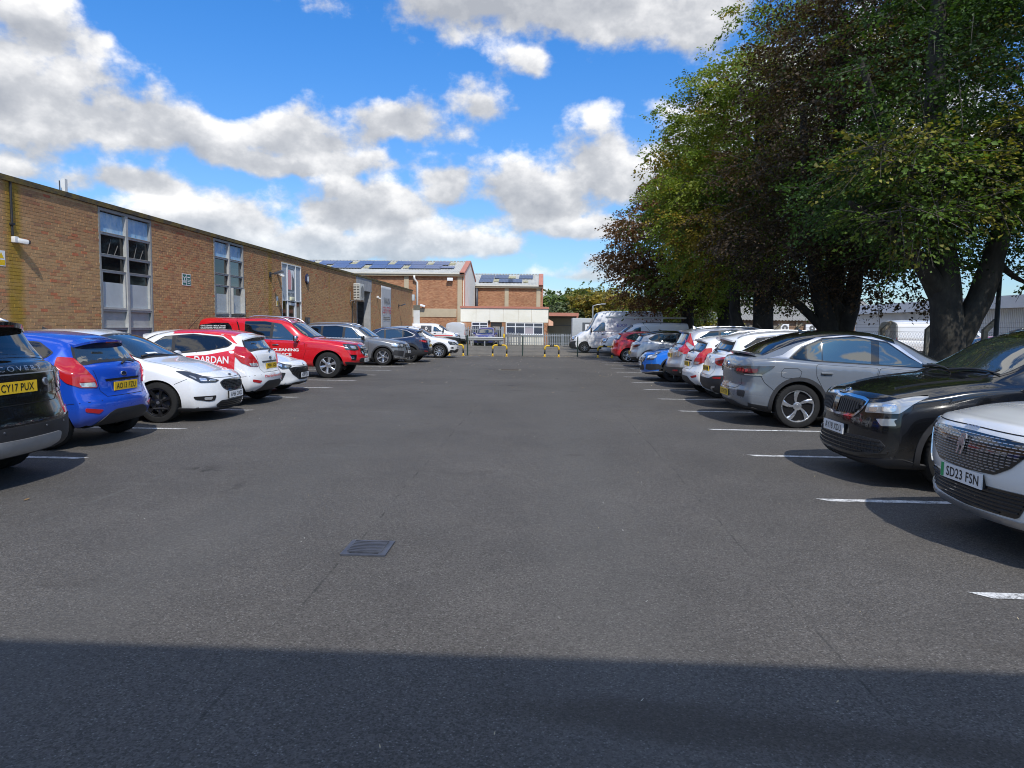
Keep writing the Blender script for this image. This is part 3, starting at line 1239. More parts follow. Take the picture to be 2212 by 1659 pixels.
 def mirror(c, u, z, mat, size=(.13, .24, .155), lift=0.02):
  for sg in (1, -1):
   pos, n = c.cast((c.L / 2 - u, 0, z), (0, sg, 0))
   ctr = Vector((pos.x + .02, sg * (abs(pos.y) + .135), pos.z + lift + .04))
   bm = bmesh.new()
   bmesh.ops.create_icosphere(bm, subdivisions=3, radius=1)
   for v in bm.verts:
    p = v.co
    m = max(abs(p.x), abs(p.y), abs(p.z))
    q = p * (.55 + .45 / m * .9)
    q.x = q.x * (1.0 if q.x > 0 else .55)
    q.z *= 1 - .22 * (q.y * sg < 0) * abs(q.y)
    v.co = Vector((q.x * size[0] * .5, q.y * size[1] * .5, q.z * size[2] * .5))
   me = bpy.data.meshes.new('mirror')
   bm.to_mesh(me)
   bm.free()
   me.materials.append(mat)
   me.polygons.foreach_set('use_smooth', [True] * len(me.polygons))
   o = bpy.data.objects.new('wing_mirror', me)
   o.location = ctr
   link(o, c.root)
   mb = MB()
   mb.box(-.05, .05, sg * -.17, sg * -.03, -.085, -.04)
   mb.build('mirror_arm', BLACKP, o)
   vs = [(-.5 * size[0] * .55 - .002, y * size[1] * .42, zz * size[2] * .40) for y, zz in ((-1, -1), (1, -1), (1, 1), (-1, 1))]
   mesh_obj('mirror_glass', vs, [(0, 1, 2, 3)], GLASS, o)

 def rails(c, u0, u1, mat, k=.95, h=.035, r=.016):
  for sg in (1, -1):
   pts = []
   for q in np.linspace(0, 1, 12):
    u = u0 + (u1 - u0) * q
    x, y, z = c.tpt(u, k)
    e = h * min(1, 6 * q, 6 * (1 - q))
    pts.append((c.L / 2 - x, y * sg, z + e + .004))
   MB().tube(pts, r, 7).build('roof_rail', mat, c.root, True)

 def lip(c, u, ln, k, mat, drop=.02, thick=.035, name='spoiler', up=.0, n=11):
  """roof spoiler: a wedge that carries the roof line on over the rear window"""
  vs, fs = [], []
  for i, q in enumerate(np.linspace(-1, 1, n)):
   x0, y, z0 = c.tpt(u, k * q)
   e = (1 - abs(q) ** 4 * .45)
   xa, xb = c.L / 2 - x0, c.L / 2 - x0 - ln * e
   vs += [(xa + .06, y, z0 + .006 + up * .3), (xb, y * .985, z0 - drop + up), (xb, y * .985, z0 - drop - thick + up), (xa + .03, y, z0 - thick - .03)]
  for i in range(n - 1):
   for e in range(4):
    e2 = (e + 1) % 4
    fs.append((i * 4 + e, i * 4 + e2, (i + 1) * 4 + e2, (i + 1) * 4 + e))
  fs += [(0, 1, 2, 3), ((n - 1) * 4 + 3, (n - 1) * 4 + 2, (n - 1) * 4 + 1, (n - 1) * 4)]
  return MB().add(vs, fs).build(name, mat, c.root, True, sharp=40)

 def fin(c, u, mat, whip=False):
  x, y, z = c.tpt(u, 0)
  X = c.L / 2 - x
  if whip:
   return MB().tube([(X, 0, z - .01), (X, 0, z + .015), (X - .30, 0, z + .33)], [.012, .007, .003], 6).build('aerial', BLACKP, c.root)
  mb = MB()
  mb.add([(X + .10, 0, z), (X - .06, .022, z - .004), (X - .06, -.022, z - .004), (X - .07, 0, z + .062), (X + .0, .012, z + .028), (X + .0, -.012, z + .028)],
     [(0, 4, 1), (0, 2, 5), (4, 3, 1), (5, 2, 3), (0, 5, 4), (4, 5, 3), (1, 3, 2), (0, 1, 2)])
  return mb.build('aerial', mat, c.root)

 def wiper(c, z, y0, y1, rear=True):
  sx = -1 if rear else 1
  pts = []
  for q in np.linspace(0, 1, 5):
   y = y0 + (y1 - y0) * q
   pos, n = c.cast((0, y, z + .03 * math.sin(q * 3)), (sx, 0, 0))
   pts.append(pos + n * (.03 - .012 * q))
  return MB().tube(pts, [.018, .014, .012, .010, .006], 6).build('wiper', BLACKP, c.root, True)

 def interior(c):
  pass

 def place(c, x, y, heading, z=0.0):
  c.root.location = (x, y, z)
  c.root.rotation_euler = (0, 0, R_(heading))
  return c

def finish_bodies():
 """carve the wheel arches out of every body"""
 dg = bpy.context.evaluated_depsgraph_get()
 dg.update()
 new = []
 for body, cut in BOOLS:
  me = bpy.data.meshes.new_from_object(body.evaluated_get(dg))
  new.append((body, me))
 for (body, me), (_, cut) in zip(new, BOOLS):
  body.modifiers.clear()
  old = body.data
  body.data = me
  me.name = 'body'
  me.set_sharp_from_angle(angle=R_(35))
  bpy.data.meshes.remove(old)
  cm = cut.data
  bpy.data.objects.remove(cut)
  bpy.data.meshes.remove(cm)

# ------------------------------------------------------------------ ground
def asphalt_mat(name, base, seams, speck=1.0, stain=True, warm=0.0):
 m, t, b = principled(name)
 g = t.node('ShaderNodeNewGeometry')
 p = g.outputs['Position']
 x, y, z = t.sep(p)
 big = t.noise(p, .22, 4, .6)
 mid = t.noise(p, 1.7, 5, .65)
 fine = t.noise(p, 95.0, 2, .5)
 vo = t.voro(p, 105.0)
 stone = t.sep(vo.outputs['Color'])[0]
 k = t.m('MULTIPLY', t.lin(big, .25, .75, .78, 1.22), t.lin(mid, .25, .75, .88, 1.12))
 k = t.m('MULTIPLY', k, t.lin(fine, .3, .7, .80, 1.22))
 k = t.m('MULTIPLY', k, t.lin(stone, 0, 1, .64, 1.38))
 # pale aggregate showing through
 pale = t.m('MULTIPLY', t.m('GREATER_THAN', stone, .93), t.ss(vo.outputs['Distance'], .45, .25))
 col = t.mix(1.0, (*base, 1), t.comb(k, k, k), 'MULTIPLY')
 col = t.mix(t.m('MULTIPLY', pale, .55 * speck), col, (.26, .26, .25, 1))
 # long machine-laid passes: slightly different tone each side of a joint
 wob = t.m('MULTIPLY', t.m('SUBTRACT', t.noise(p, .8, 3, .6), .5), .10)
 for sx, w, dark in seams:
  d = t.m('ABSOLUTE', t.m('SUBTRACT', t.m('ADD', x, wob), sx))
  brk = t.ss(t.noise(p, 1.5, 6, .75), .46, .60)
  line = t.m('MULTIPLY', t.ss(d, w, w * .3), brk)
  col = t.mix(t.m('MULTIPLY', line, .65), col, (dark, dark, dark * .95, 1))
  halo = t.m('MULTIPLY', t.ss(d, .20, .02), t.ss(t.noise(p, 2.3, 4, .7), .5, .75))
  col = t.mix(t.m('MULTIPLY', halo, .30), col, (.15, .14, .12, 1))
 if stain:
  # tyre-polished tracks, dusty scuffs and hairline cracks
  tr = t.m('ADD', t.ss(t.m('ABSOLUTE', t.m('SUBTRACT', t.m('ADD', x, t.m('MULTIPLY', wob, 4.0)), -2.5)), .7, .1), t.ss(t.m('ABSOLUTE', t.m('SUBTRACT', t.m('ADD', x, t.m('MULTIPLY', wob, 4.0)), .4)), .7, .1))
  col = t.mix(t.m('MULTIPLY', tr, .22), col, (.108, .105, .098, 1))
  sc = t.m('MULTIPLY', t.ss(t.noise(t.vm('MULTIPLY', p, (.5, 1.6, 1)), .9, 6, .7), .58, .72), t.ss(x, -1.0, -3.0))
  col = t.mix(t.m('MULTIPLY', sc, .35), col, (.15, .145, .135, 1))
  wp = t.vm('ADD', p, t.vm('SCALE', t.noise(p, 1.4, 4, .6, color=True), sc=.9))
  ck = t.m('MULTIPLY', t.ss(t.voro(wp, .30, 'DISTANCE_TO_EDGE').outputs['Distance'], .012, .004), t.ss(t.noise(p, .35, 3, .6), .58, .66))
  col = t.mix(t.m('MULTIPLY', ck, .5), col, (.016, .015, .014, 1))
  sp = t.ss(t.noise(t.vm('MULTIPLY', p, (1, 1.6, 1)), .55, 6, .62), .60, .74)
  col = t.mix(t.m('MULTIPLY', sp, .38), col, (.030, .026, .022, 1))
  # a damp, gritty tide line near the foot of the building behind
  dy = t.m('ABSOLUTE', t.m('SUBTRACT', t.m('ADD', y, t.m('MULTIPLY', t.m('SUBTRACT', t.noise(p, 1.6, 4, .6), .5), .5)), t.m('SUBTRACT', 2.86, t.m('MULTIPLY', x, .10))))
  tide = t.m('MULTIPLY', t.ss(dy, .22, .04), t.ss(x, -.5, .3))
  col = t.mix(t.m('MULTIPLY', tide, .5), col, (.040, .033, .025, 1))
  oil = t.m('SUBTRACT', 1.0, t.ss(t.voro(p, .55).outputs['Distance'], .05, .16))
  col = t.mix(t.m('MULTIPLY', t.m('MULTIPLY', oil, t.ss(mid, .5, .7)), .3), col, (.018, .018, .018, 1))
 t.put(b.inputs['Base Color'], col)
 t.put(b.inputs['Roughness'], t.lin(mid, .3, .7, .80, .92))
 b.inputs['Specular IOR Level'].default_value = .28
 bn = t.node('ShaderNodeBump')
 bn.inputs['Strength'].default_value = .8
 bn.inputs['Distance'].default_value = .008
 h = t.m('ADD', t.m('MULTIPLY', stone, .6), t.m('MULTIPLY', fine, .8))
 t.put(bn.inputs['Height'], h)
 t.put(b.inputs['Normal'], bn.outputs[0])
 return m

def noisy(name, cols, scale, rough=.9, bump=.4, detail=6, stretch=(1, 1, 1), bscale=None):
 m, t, b = principled(name)
 p = t.vm('MULTIPLY', t.node('ShaderNodeNewGeometry').outputs['Position'], stretch)
 n = t.noise(p, scale, detail, .65)
 st = [(.25 + .5 * i / (len(cols) - 1), c) for i, c in enumerate(cols)]
 t.put(b.inputs['Base Color'], t.ramp(n, st))
 b.inputs['Roughness'].default_value = rough
 b.inputs['Specular IOR Level'].default_value = .3
 bn = t.node('ShaderNodeBump')
 bn.inputs['Strength'].default_value = bump
 bn.inputs['Distance'].default_value = .02
 t.put(bn.inputs['Height'], t.noise(p, bscale or scale * 3, 5, .7))
 t.put(b.inputs['Normal'], bn.outputs[0])
 return m

def sheet(name, x0, x1, y0, y1, z, mat, parent=None):
 return mesh_obj(name, [(x0, y0, z), (x1, y0, z), (x1, y1, z), (x0, y1, z)], [(0, 1, 2, 3)], mat, parent)

EARTH = noisy('earth_and_grass', [(.035, .045, .015), (.06, .06, .025), (.09, .08, .045)], .9)
SOIL = noisy('soil', [(.025, .022, .015), (.045, .038, .026), (.07, .055, .035)], 2.5)
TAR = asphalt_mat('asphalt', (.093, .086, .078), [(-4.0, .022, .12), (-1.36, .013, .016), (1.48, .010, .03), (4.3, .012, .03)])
OLDTAR = asphalt_mat('old_asphalt', (.165, .148, .122), [(-2.0, .05, .05), (2.5, .05, .05)], stain=False)

def white_paint():
 m, t, b = principled('line_paint')
 p = t.node('ShaderNodeNewGeometry').outputs['Position']
 n = t.m('ADD', t.m('MULTIPLY', t.noise(p, 9, 5, .7), .6), t.m('MULTIPLY', t.noise(p, 70, 3, .6), .5))
 worn = t.ss(n, .45, .68)
 t.put(b.inputs['Base Color'], t.mix(worn, (.70, .70, .68, 1), (.16, .16, .155, 1)))
 b.inputs['Roughness'].default_value = .7
 return m

WX = -11.19

def build_ground():
 tag(sheet('ground', -900, 900, -300, 1500, -.012, EARTH), kind='structure')
 park = tag(sheet('car_park', WX, 8.0, -2.0, 39.0, 0.0, TAR), kind='structure')
 tag(sheet('yard', -60, 30, 39.0, 130, -.004, OLDTAR), kind='structure')
 tag(sheet('tree_strip', 8.15, 12.4, -2.0, 60, -.002, SOIL), kind='structure')
 tag(sheet('road', 12.4, 60, -40, 66, -.006, OLDTAR), kind='structure')
 k = MB()
 kb = tag(empty('kerb', (8.0, 0, 0)), kind='structure')
 conc = noisy('kerb_concrete', [(.20, .195, .18), (.28, .27, .25), (.36, .35, .32)], 6, bump=.3)
 first = None
 for i in range(45):
  y0 = -2 + .915 * i
  if first is None:
   first = MB().box(0.0, .125, 0, .905, -.1, .115).build('kerb_stone', conc, kb)
   first.location = (0, y0, 0)
  else:
   o = first.copy()
   o.location = (0, y0, RNG.uniform(-.004, .004))
   link(o, kb)
 lp = white_paint()
 def line(x0, x1, y, cut):
  s = 1 if x1 > x0 else -1
  w = .05
  vs = [(x0 + s * cut, y - w, .004), (x1, y - w, .004), (x1, y + w, .004), (x0, y + w, .004)]
  mesh_obj('bay_line', vs, [(0, 1, 2, 3) if s > 0 else (3, 2, 1, 0)], lp, park)
 for y in (5.6, 8.0, 10.4, 12.84, 15.27, 17.72, 20.15, 22.55, 24.95, 27.3, 29.8, 32.3, 34.7):
  line(-5.36 + RNG.uniform(-.03, .03), -10.1, y, .10)
 line(-3.4, -9.0, 37.3, .05)
 for y in (1.95, 4.34, 6.74, 9.08, 11.4, 13.9, 16.25, 18.7, 21.1, 23.5, 25.95, 28.5, 31.0, 33.35, 35.8):
  line(2.6 + RNG.uniform(-.03, .03), 7.5, y, .10)
 # two iron covers let into the tarmac
 iron = plain('cast_iron', (.085, .09, .108), .5, metal=.4, var=.3, bump=.3, bscale=90)
 rust = plain('gully_dirt', (.06, .045, .03), .95, var=.4, bump=.5, bscale=40)
 d = tag(empty('drain_grate', (-1.24, 4.97, 0)), 'dished iron drain grate with curved slots in the foreground tarmac', 'drain')
 d.scale = (.74, .76, 1)
 d.location.y = 4.93
 sheet('gully_shade_sheet', -.20, .20, -.21, .21, .0045, plain('gully_painted_shade', (.004, .004, .004), .95), d)  # flat black sheet painted as the shade inside the drain, no hole below
 MB().box(-.215, -.18, -.22, .22, .001, .012).box(.18, .215, -.22, .22, .001, .012).box(-.18, .18, -.22, -.185, .001, .012).box(-.18, .18, .185, .22, .001, .012).build('grate_frame', iron, d)
 for i in range(8):
  y = -.155 + i * .044
  vs, fs = [], []
  for q in np.linspace(-1, 1, 9):
   yy = y + .022 * q * q
   for dy, z in ((-.0085, .006), (-.0085, .022), (.0085, .022), (.0085, .006)):
    vs.append((q * .165, yy + dy, z))
  for j in range(8):
   for e in range(4):
    fs.append((j * 4 + e, j * 4 + (e + 1) % 4, (j + 1) * 4 + (e + 1) % 4, (j + 1) * 4 + e))
  MB().add(vs, fs).build('grate_bar', iron, d)
 for q in (-.16, .16):
  MB().box(q - .02, q + .02, -.185, .185, .005, .012).build('grate_edge', iron, d)
 m = tag(empty('manhole_cover', (-1.28, 26.4, 0)), 'worn manhole cover set in the lane far up the car park', 'manhole cover')
 MB().box(-.42, .42, -.36, .36, -.02, .006).build('cover_frame', noisy('cover_concrete', [(.12, .11, .09), (.2, .185, .15)], 8), m)
 MB().box(-.33, .33, -.28, .28, -.02, .011).build('cover_plate', rust, m)
 # blown leaves, twigs and grit
 def litter(name, n, gen, size, cols, label):
  vs, fs, ci = [], [], []
  for i in range(n):
   x, y = gen()
   s = size * RNG.uniform(.5, 1.2)
   a = RNG.uniform(0, 6.28)
   ca, sa = math.cos(a), math.sin(a)
   h = RNG.uniform(.004, .02)
   base = len(vs)
   for (px, py, pz) in ((-s, 0, .006), (0, -s * .45, .006 + h * .3), (s, 0, .006 + h), (0, s * .45, .006 + h * .5)):
    vs.append((x + px * ca - py * sa, y + px * sa + py * ca, pz))
   fs.append((base, base + 1, base + 2, base + 3))
   ci.append(RNG.integers(0, len(cols)))
  o = mesh_obj(name, vs, fs, cols, None, False, ci)
  tag(o, label, 'leaves', kind='stuff')
 dry = [plain('dry_leaf_%d' % i, c, .8) for i, c in enumerate([(.34, .24, .11), (.44, .36, .22), (.22, .13, .05), (.5, .45, .36)])]
 litter('fallen_leaves', 620, lambda: (RNG.uniform(-7, 6.5), 39 - abs(RNG.normal(0, 9))), .034, dry, 'dry leaves blown thinly over the dark tarmac')
 litter('leaf_drift', 700, lambda: (RNG.uniform(-8, 6), 38.95 - abs(RNG.normal(0, .22))), .04, dry, 'drift of dry leaves along the foot of the fence')
 litter('grit', 150, lambda: (RNG.uniform(-6, 4), RNG.uniform(1.5, 14)), .008, [plain('pale_grit', (.5, .48, .44), .8), dry[1]], 'pale grit scattered over the near tarmac')

# ------------------------------------------------------------------ brickwork
def brick_mat(name, individual=False, mortar=False, cols=None, stains=True):
 m, t, b = principled(name)
 p = t.node('ShaderNodeNewGeometry').outputs['Position']
 x, y, z = t.sep(p)
 if mortar:
  n = t.noise(p, 14, 4, .6)
  col = t.ramp(n, [(.3, (.52, .37, .18)), (.7, (.64, .48, .26))])
 else:
  if individual:
   r = t.node('ShaderNodeObjectInfo').outputs['Random']
  else:
   a = t.node('ShaderNodeAttribute')
   a.attribute_name = 'rnd'
   r = a.outputs['Fac']
  col = t.ramp(r, cols or [(0, (.38, .215, .11)), (.25, (.46, .27, .13)), (.5, (.41, .24, .115)), (.72, (.48, .295, .145)), (.88, (.33, .18, .10)), (.965, (.46, .20, .095)), (1.0, (.46, .15, .075))])
  n = t.noise(p, 40, 4, .65)
  k = t.lin(n, .25, .75, .78, 1.22)
  col = t.mix(1.0, col, t.comb(k, k, k), 'MULTIPLY')
 if stains:
  # sooty courses below the coping
  top = t.m('MULTIPLY', t.ss(z, 3.0, 4.4), t.lin(t.noise(p, .9, 4, .6), .3, .7, .1, .75))
  col = t.mix(top, col, t.mix(1.0, col, (.62, .52, .56, 1), 'MULTIPLY'))
  # mustard lichen runs, in bands down the wall
  band = t.noise(t.comb(t.m('ADD', y, t.m('MULTIPLY', t.m('SUBTRACT', t.noise(p, 2.5, 3, .6), .5), .12)), 0.0, 0.0), .95, 3, .7)
  run = t.m('MULTIPLY', t.ss(band, .56, .66), t.ss(t.noise(t.vm('MULTIPLY', p, (1, 1, .5)), 2.2, 5, .7), .34, .62))
  near = t.m('MULTIPLY', t.ss(t.m('ABSOLUTE', t.m('SUBTRACT', y, 14.62)), .34, .10), t.lin(t.noise(p, 3, 4, .6), .3, .7, .6, 1.2), clamp=True)
  near2 = t.m('MULTIPLY', t.ss(t.m('ABSOLUTE', t.m('SUBTRACT', y, 28.6)), .34, .06), t.lin(t.noise(p, 3, 4, .6), .3, .7, .3, 1.0))
  st = t.m('MAXIMUM', t.m('MAXIMUM', t.m('MULTIPLY', run, t.ss(z, .8, 3.6)), near), near2)
  col = t.mix(t.m('MULTIPLY', st, .85), col, (.33, .21, .02, 1))
  # droppings and efflorescence
  wh = t.ss(t.noise(t.vm('MULTIPLY', p, (1, 1, .35)), 6.0, 3, .6), .74, .80)
  col = t.mix(t.m('MULTIPLY', wh, .5), col, (.5, .48, .44, 1))
 t.put(b.inputs['Base Color'], col)
 b.inputs['Roughness'].default_value = .9
 b.inputs['Specular IOR Level'].default_value = .25
 bn = t.node('ShaderNodeBump')
 bn.inputs['Strength'].default_value = .5
 bn.inputs['Distance'].default_value = .004
 t.put(bn.inputs['Height'], t.noise(p, 120, 4, .7))
 t.put(b.inputs['Normal'], bn.outputs[0])
 return m

def brick_course_wall(parent, y0, y1, z1, openings, near_n=300):
 """stretcher-bond bricks standing proud of the mortar on the wall plane x = WX (facing +x)"""
 bw, bh, jt, pr = .215, .065, .010, .007
 rows = int(z1 / (bh + jt))
 cells = []
 for k in range(rows):
  z = k * (bh + jt) + jt
  y = y0 - (bw + jt) / 2 * (k % 2)
  while y < y1:
   a, e = max(y, y0), min(y + bw, y1)
   segs = [(a, e)]
   for (oa, oe, oz0, oz1) in openings:
    if z + bh > oz0 and z < oz1:
     ns = []
     for (sa, se) in segs:
      if se <= oa or sa >= oe:
       ns.append((sa, se))
      else:
       if sa < oa - .01:
        ns.append((sa, oa))
       if se > oe + .01:
        ns.append((oe, se))
     segs = ns
   for (sa, se) in segs:
    if se - sa > .03:
     cells.append((sa, se, z))
   y += bw + jt
 C = np.array(cells)
 full = (C[:, 1] - C[:, 0]) > bw - .002
 mid = (C[:, 0] + C[:, 1]) / 2
 vis = full & (mid > 14.45) & (C[:, 2] > 1.55)
 dist = np.where(vis, mid + .2 * np.abs(C[:, 2] - 3), 1e9)
 pick = np.argsort(dist)[:near_n]
 single = np.zeros(len(C), bool)
 single[pick] = True
 bi = brick_mat('brick_single', individual=True)
 bs = brick_mat('brick_course')
 mo = brick_mat('mortar', mortar=True)
 # the 300 nearest, one object each
 v = [(0, -bw / 2, 0), (pr, -bw / 2 + .002, .002), (pr, bw / 2 - .002, .002), (0, bw / 2, 0), (0, -bw / 2, bh), (pr, -bw / 2 + .002, bh - .002), (pr, bw / 2 - .002, bh - .002), (0, bw / 2, bh)]
 f = [(1, 2, 6, 5), (0, 1, 5, 4), (2, 3, 7, 6), (4, 5, 6, 7), (0, 3, 2, 1)]
 me = None
 for i in pick:
  if me is None:
   o = mesh_obj('brick', v, f, bi, parent)
   me = o.data
  else:
   o = bpy.data.objects.new('brick', me)
   link(o, parent)
  o.location = (WX + RNG.uniform(-.0025, .002), mid[i], C[i, 2])
 # the rest as one relief
 R = C[~single]
 n = len(R)
 V = np.zeros((n, 8, 3))
 p = pr + RNG.uniform(-.003, .003, n)
 for j, (s, top, out) in enumerate([(0, 0, 0), (0, 0, 1), (1, 0, 1), (1, 0, 0), (0, 1, 0), (0, 1, 1), (1, 1, 1), (1, 1, 0)]):
  V[:, j, 0] = WX + out * p
  V[:, j, 1] = R[:, s] + (0.002 if s == 0 else -.002) * out
  V[:, j, 2] = R[:, 2] + top * bh + (.002 - .004 * top) * out
 F = (np.arange(n)[:, None, None] * 8 + np.array(f)[None]).reshape(-1, 4)
 o = mesh_obj('brickwork', V.reshape(-1, 3).tolist(), F.tolist(), bs, parent)
 o['kind'] = 'stuff'
 at = o.data.attributes.new('rnd', 'FLOAT', 'POINT')
 at.data.foreach_set('value', np.repeat(RNG.uniform(0, 1, n), 8).astype(np.float32))
 # mortar bed: wall body between the openings
 ys = [y0] + [q for op in openings for q in op[:2]] + [y1]
 mb = MB()
 for i in range(0, len(ys), 2):
  mb.box(WX - .3, WX, ys[i], ys[i + 1], -.2, z1)
 for (oa, oe, oz0, oz1) in openings:
  if oz1 < z1 - .02:
   mb.box(WX - .3, WX, oa, oe, oz1, z1)
  if oz0 > .02:
   mb.box(WX - .3, WX, oa, oe, -.2, oz0)
 mb.build('wall', mo, parent)

def lichen_mat():
 return noisy('coping_stone', [(.035, .032, .026), (.07, .06, .042), (.15, .11, .03), (.06, .052, .04)], 3.5, bump=.4, stretch=(1, .6, 1))

def build_left():
 bd = tag(empty('brick_building', (0, 0, 0)), 'long flat-roofed brown brick building along the left side of the car park', 'building')
 W1, W2, DR, OP = (17.5, 19.9), (23.7, 26.06), (29.9, 32.3), (42.0, 45.3)
 ops = [(*W1, .10, 4.475), (*W2, .10, 4.475), (*DR, 0, 4.22), (*OP, 0, 4.36)]
 y0, y1, H = 8.6, 59.8, 4.485
 brick_course_wall(bd, y0, y1, H, ops)
 cop = lichen_mat()
 MB().box(WX - .35, WX + .06, y0 - .05, y1 + .05, H + .002, H + .115).build('coping', cop, bd)
 felt = plain('roof_felt', (.06, .06, .058), .9, var=.3)
 MB().box(-36, WX - .36, y0, y1, H - .1, H + .06).build('roof', felt, bd)
 endb = far_brick('end_brick', (.15, .09, .055), (.24, .15, .09))
 MB().box(-36, WX - .31, y1 - .3, y1, -.2, H - .12).box(-36, WX - .31, y0, y0 + .3, -.2, H - .12).build('end_wall', endb, bd)
 steel = plain('grey_steel', (.25, .255, .25), .5, var=.18, vscale=3, bump=.1)
 steel2 = plain('pale_steel', (.37, .375, .365), .55, var=.2, vscale=4)
 dark = plain('dark_window', (.010, .011, .012), .05, spec=.6)
 refl = plain('bright_window', (.05, .06, .065), .04, spec=1.0)
 frost = plain('frosted_film', (.42, .46, .48), .45, var=.12, vscale=3)
 greyp = plain('grey_panel', (.38, .39, .38), .6, var=.18, vscale=3)
 blp = blue_panel()
 lowp = plain('low_blue_panel', (.20, .24, .31), .55, var=.25, vscale=4)
 for wi, (a, e) in enumerate((W1, W2)):
  w = empty('window', (0, 0, 0))
  w.parent = bd
  X = WX - .05
  m = (a + e) / 2
  mb = MB()
  mb.box(X - .06, WX + .012, a, a + .07, .10, 4.47).box(X - .06, WX + .012, e - .07, e, .10, 4.47).box(X - .06, WX + .010, a + .07, e - .07, 4.40, 4.47).box(X - .06, WX + .010, a + .07, e - .07, .10, .2)
  mb.build('window_frame', steel, w)
  MB().box(X - .05, WX + .02, m - .05, m + .05, .2, 4.40).build('mullion', steel2, w)
  zs = [4.40, 3.84, 3.29, 2.89, 1.90, 1.42, .80, .20]
  for (c0, c1) in ((a + .07, m - .05), (m + .05, e - .07)):
   for z in zs[1:-1]:
    MB().box(X - .045, WX - .012, c0, c1, z - .028, z + .028).box(X - .045, WX + .004, c0, c1, z + .028, z + .040).build('transom', steel2, w)
   for k in range(7):
    z1, z0 = zs[k] - .028, zs[k + 1] + .04
    pm = [blp, dark, dark, None, greyp, lowp, lowp][k]
    if wi == 1 and k in (1, 2) and c0 > m:
     pm = refl
    if pm is not None:
     MB().box(X - .035, X - .022, c0, c1, z0, z1).build('pane', pm, w)
    else:
     MB().box(X - .035, X - .022, c0, c1, z0, 2.62).build('pane', frost, w)
     MB().box(X - .035, X - .022, c0, c1, 2.622, z1).build('pane', dark, w)
     # opening light, its sash ajar on the second window
     ang = .0 if wi == 0 else (.10 if c0 > m else 0)
     MB().box(X - .02, WX - .004 + ang, c0 + .03, c0 + .065, z0, z1).box(X - .02, WX - .004 + ang, c1 - .065, c1 - .03, z0, z1).box(X - .02, WX - .006 + ang, c0 + .065, c1 - .065, z0, z0 + .04).build('sash', steel2, w)
   if wi == 0:
    for (dy, dz, ln) in ((.35, .30, .5), (.62, .12, .32)):      # struts seen through the dirty glass
     q = MB().tube([(X - .015, c0 + dy * (c1 - c0), 3.34), (X - .015, c0 + dy * (c1 - c0) + .16, 3.34 + ln * .8)], .012, 4)
     q.build('blind_cord', plain('strut_grey', (.09, .085, .08), .7), w)
 # entrance with its tall sign
 d = empty('entrance', (0, 0, 0))
 d.parent = bd
 alu = plain('white_aluminium', (.62, .64, .66), .4)
 bluep = plain('sign_panel', (.33, .37, .42), .45, var=.06, vscale=3)
 a, e = DR
 cols = [a, a + .66, a + 1.68, e]
 mb = MB()
 for y in cols:
  s = -.04 if y == e else 0
  mb.box(WX - .08, WX + .015, y + (s if s else 0), y + .04 + (s if s else 0), 0, 4.215)
 mb.build('door_frame', alu, d)
 for z in (4.17, 2.60, .02):
  for i in range(3):
   MB().box(WX - .075, WX + .010, cols[i] + .04, cols[i + 1] - (.04 if i == 2 else 0), z, z + .045).build('transom', alu, d)
 for i in range(3):
  p0, p1 = cols[i] + .045, cols[i + 1] - (.045 if i == 2 else .005)
  MB().box(WX - .05, WX - .03, p0, p1, 2.65, 4.165).build('sign_panel', bluep, d)
  if i != 1:
   MB().box(WX - .05, WX - .035, p0, p1, .07, 2.595).build('glass_pane', dark, d)
 dr = MB().box(WX - .06, WX + .0, cols[1] + .05, cols[1] + .17, .07, 2.55).box(WX - .06, WX, cols[2] - .13, cols[2] - .01, .07, 2.55).box(WX - .06, WX - .002, cols[1] + .17, cols[2] - .13, 2.43, 2.55).box(WX - .06, WX - .002, cols[1] + .17, cols[2] - .13, .07, .25).build('door', alu, d)
 MB().box(WX - .045, WX - .035, cols[1] + .17, cols[2] - .13, .25, 2.43).build('door_glass', dark, dr)
 # emblem: red block split by a white road, inside a dark rounded frame
 cy = (cols[1] + cols[2]) / 2 + .02
 blk, wht, red = plain('sign_black', (.02, .02, .022), .4), WHITEV, REDV
 def sign_poly(name, poly, x, mat):
  poly = poly if poly_area(poly) > 0 else poly[::-1]
  mesh_obj(name, [(x, p[0], p[1]) for p in poly], [tuple(range(len(poly)))], mat, d)
 rr = round_poly([(cy - .42, 3.06), (cy + .42, 3.06), (cy + .42, 4.02), (cy - .42, 4.02)], .14)
 sign_poly('emblem_frame', rr, WX - .027, blk)
 sign_poly('emblem_ground', offset_poly(rr, -.025), WX - .0245, bluep)
 r2 = offset_poly(rr, -.055)
 sign_poly('emblem_red', r2, WX - .022, red)
 sign_poly('emblem_road', [(cy - .02, 3.115), (cy + .36, 3.115), (cy + .365, 3.9), (cy + .30, 3.965), (cy + .05, 3.965), (cy - .10, 3.965), (cy + .02, 3.75), (cy + .04, 3.5)], WX - .0195, wht)
 sign_poly('emblem_road', [(cy + .10, 3.115), (cy + .365, 3.115), (cy + .365, 3.6), (cy + .20, 3.7), (cy + .10, 3.9), (cy + .13, 3.5)], WX - .017, GREYV)
 flat_text('sign_lettering', 'WELCOME', .74, .16, (WX - .03, cy, 2.90), (0, 1, 0), (0, 0, 1), blk, d, off=.004, bold=.0)
 bevel_box('emergency_light', .09, .42, .16, .02, plain('cream_plastic', (.62, .62, .45), .4), d, (WX + .02, cy, 2.72))
 # recessed loading doorway with its concrete surround
 lo = empty('loading_doorway', (0, 0, 0))
 lo.parent = bd
 conc = noisy('grey_concrete', [(.24, .245, .25), (.33, .335, .34), (.40, .40, .40)], 3, bump=.15)
 blkm = noisy('grey_block', [(.055, .055, .055), (.09, .09, .088), (.13, .13, .125)], 4, bump=.3)
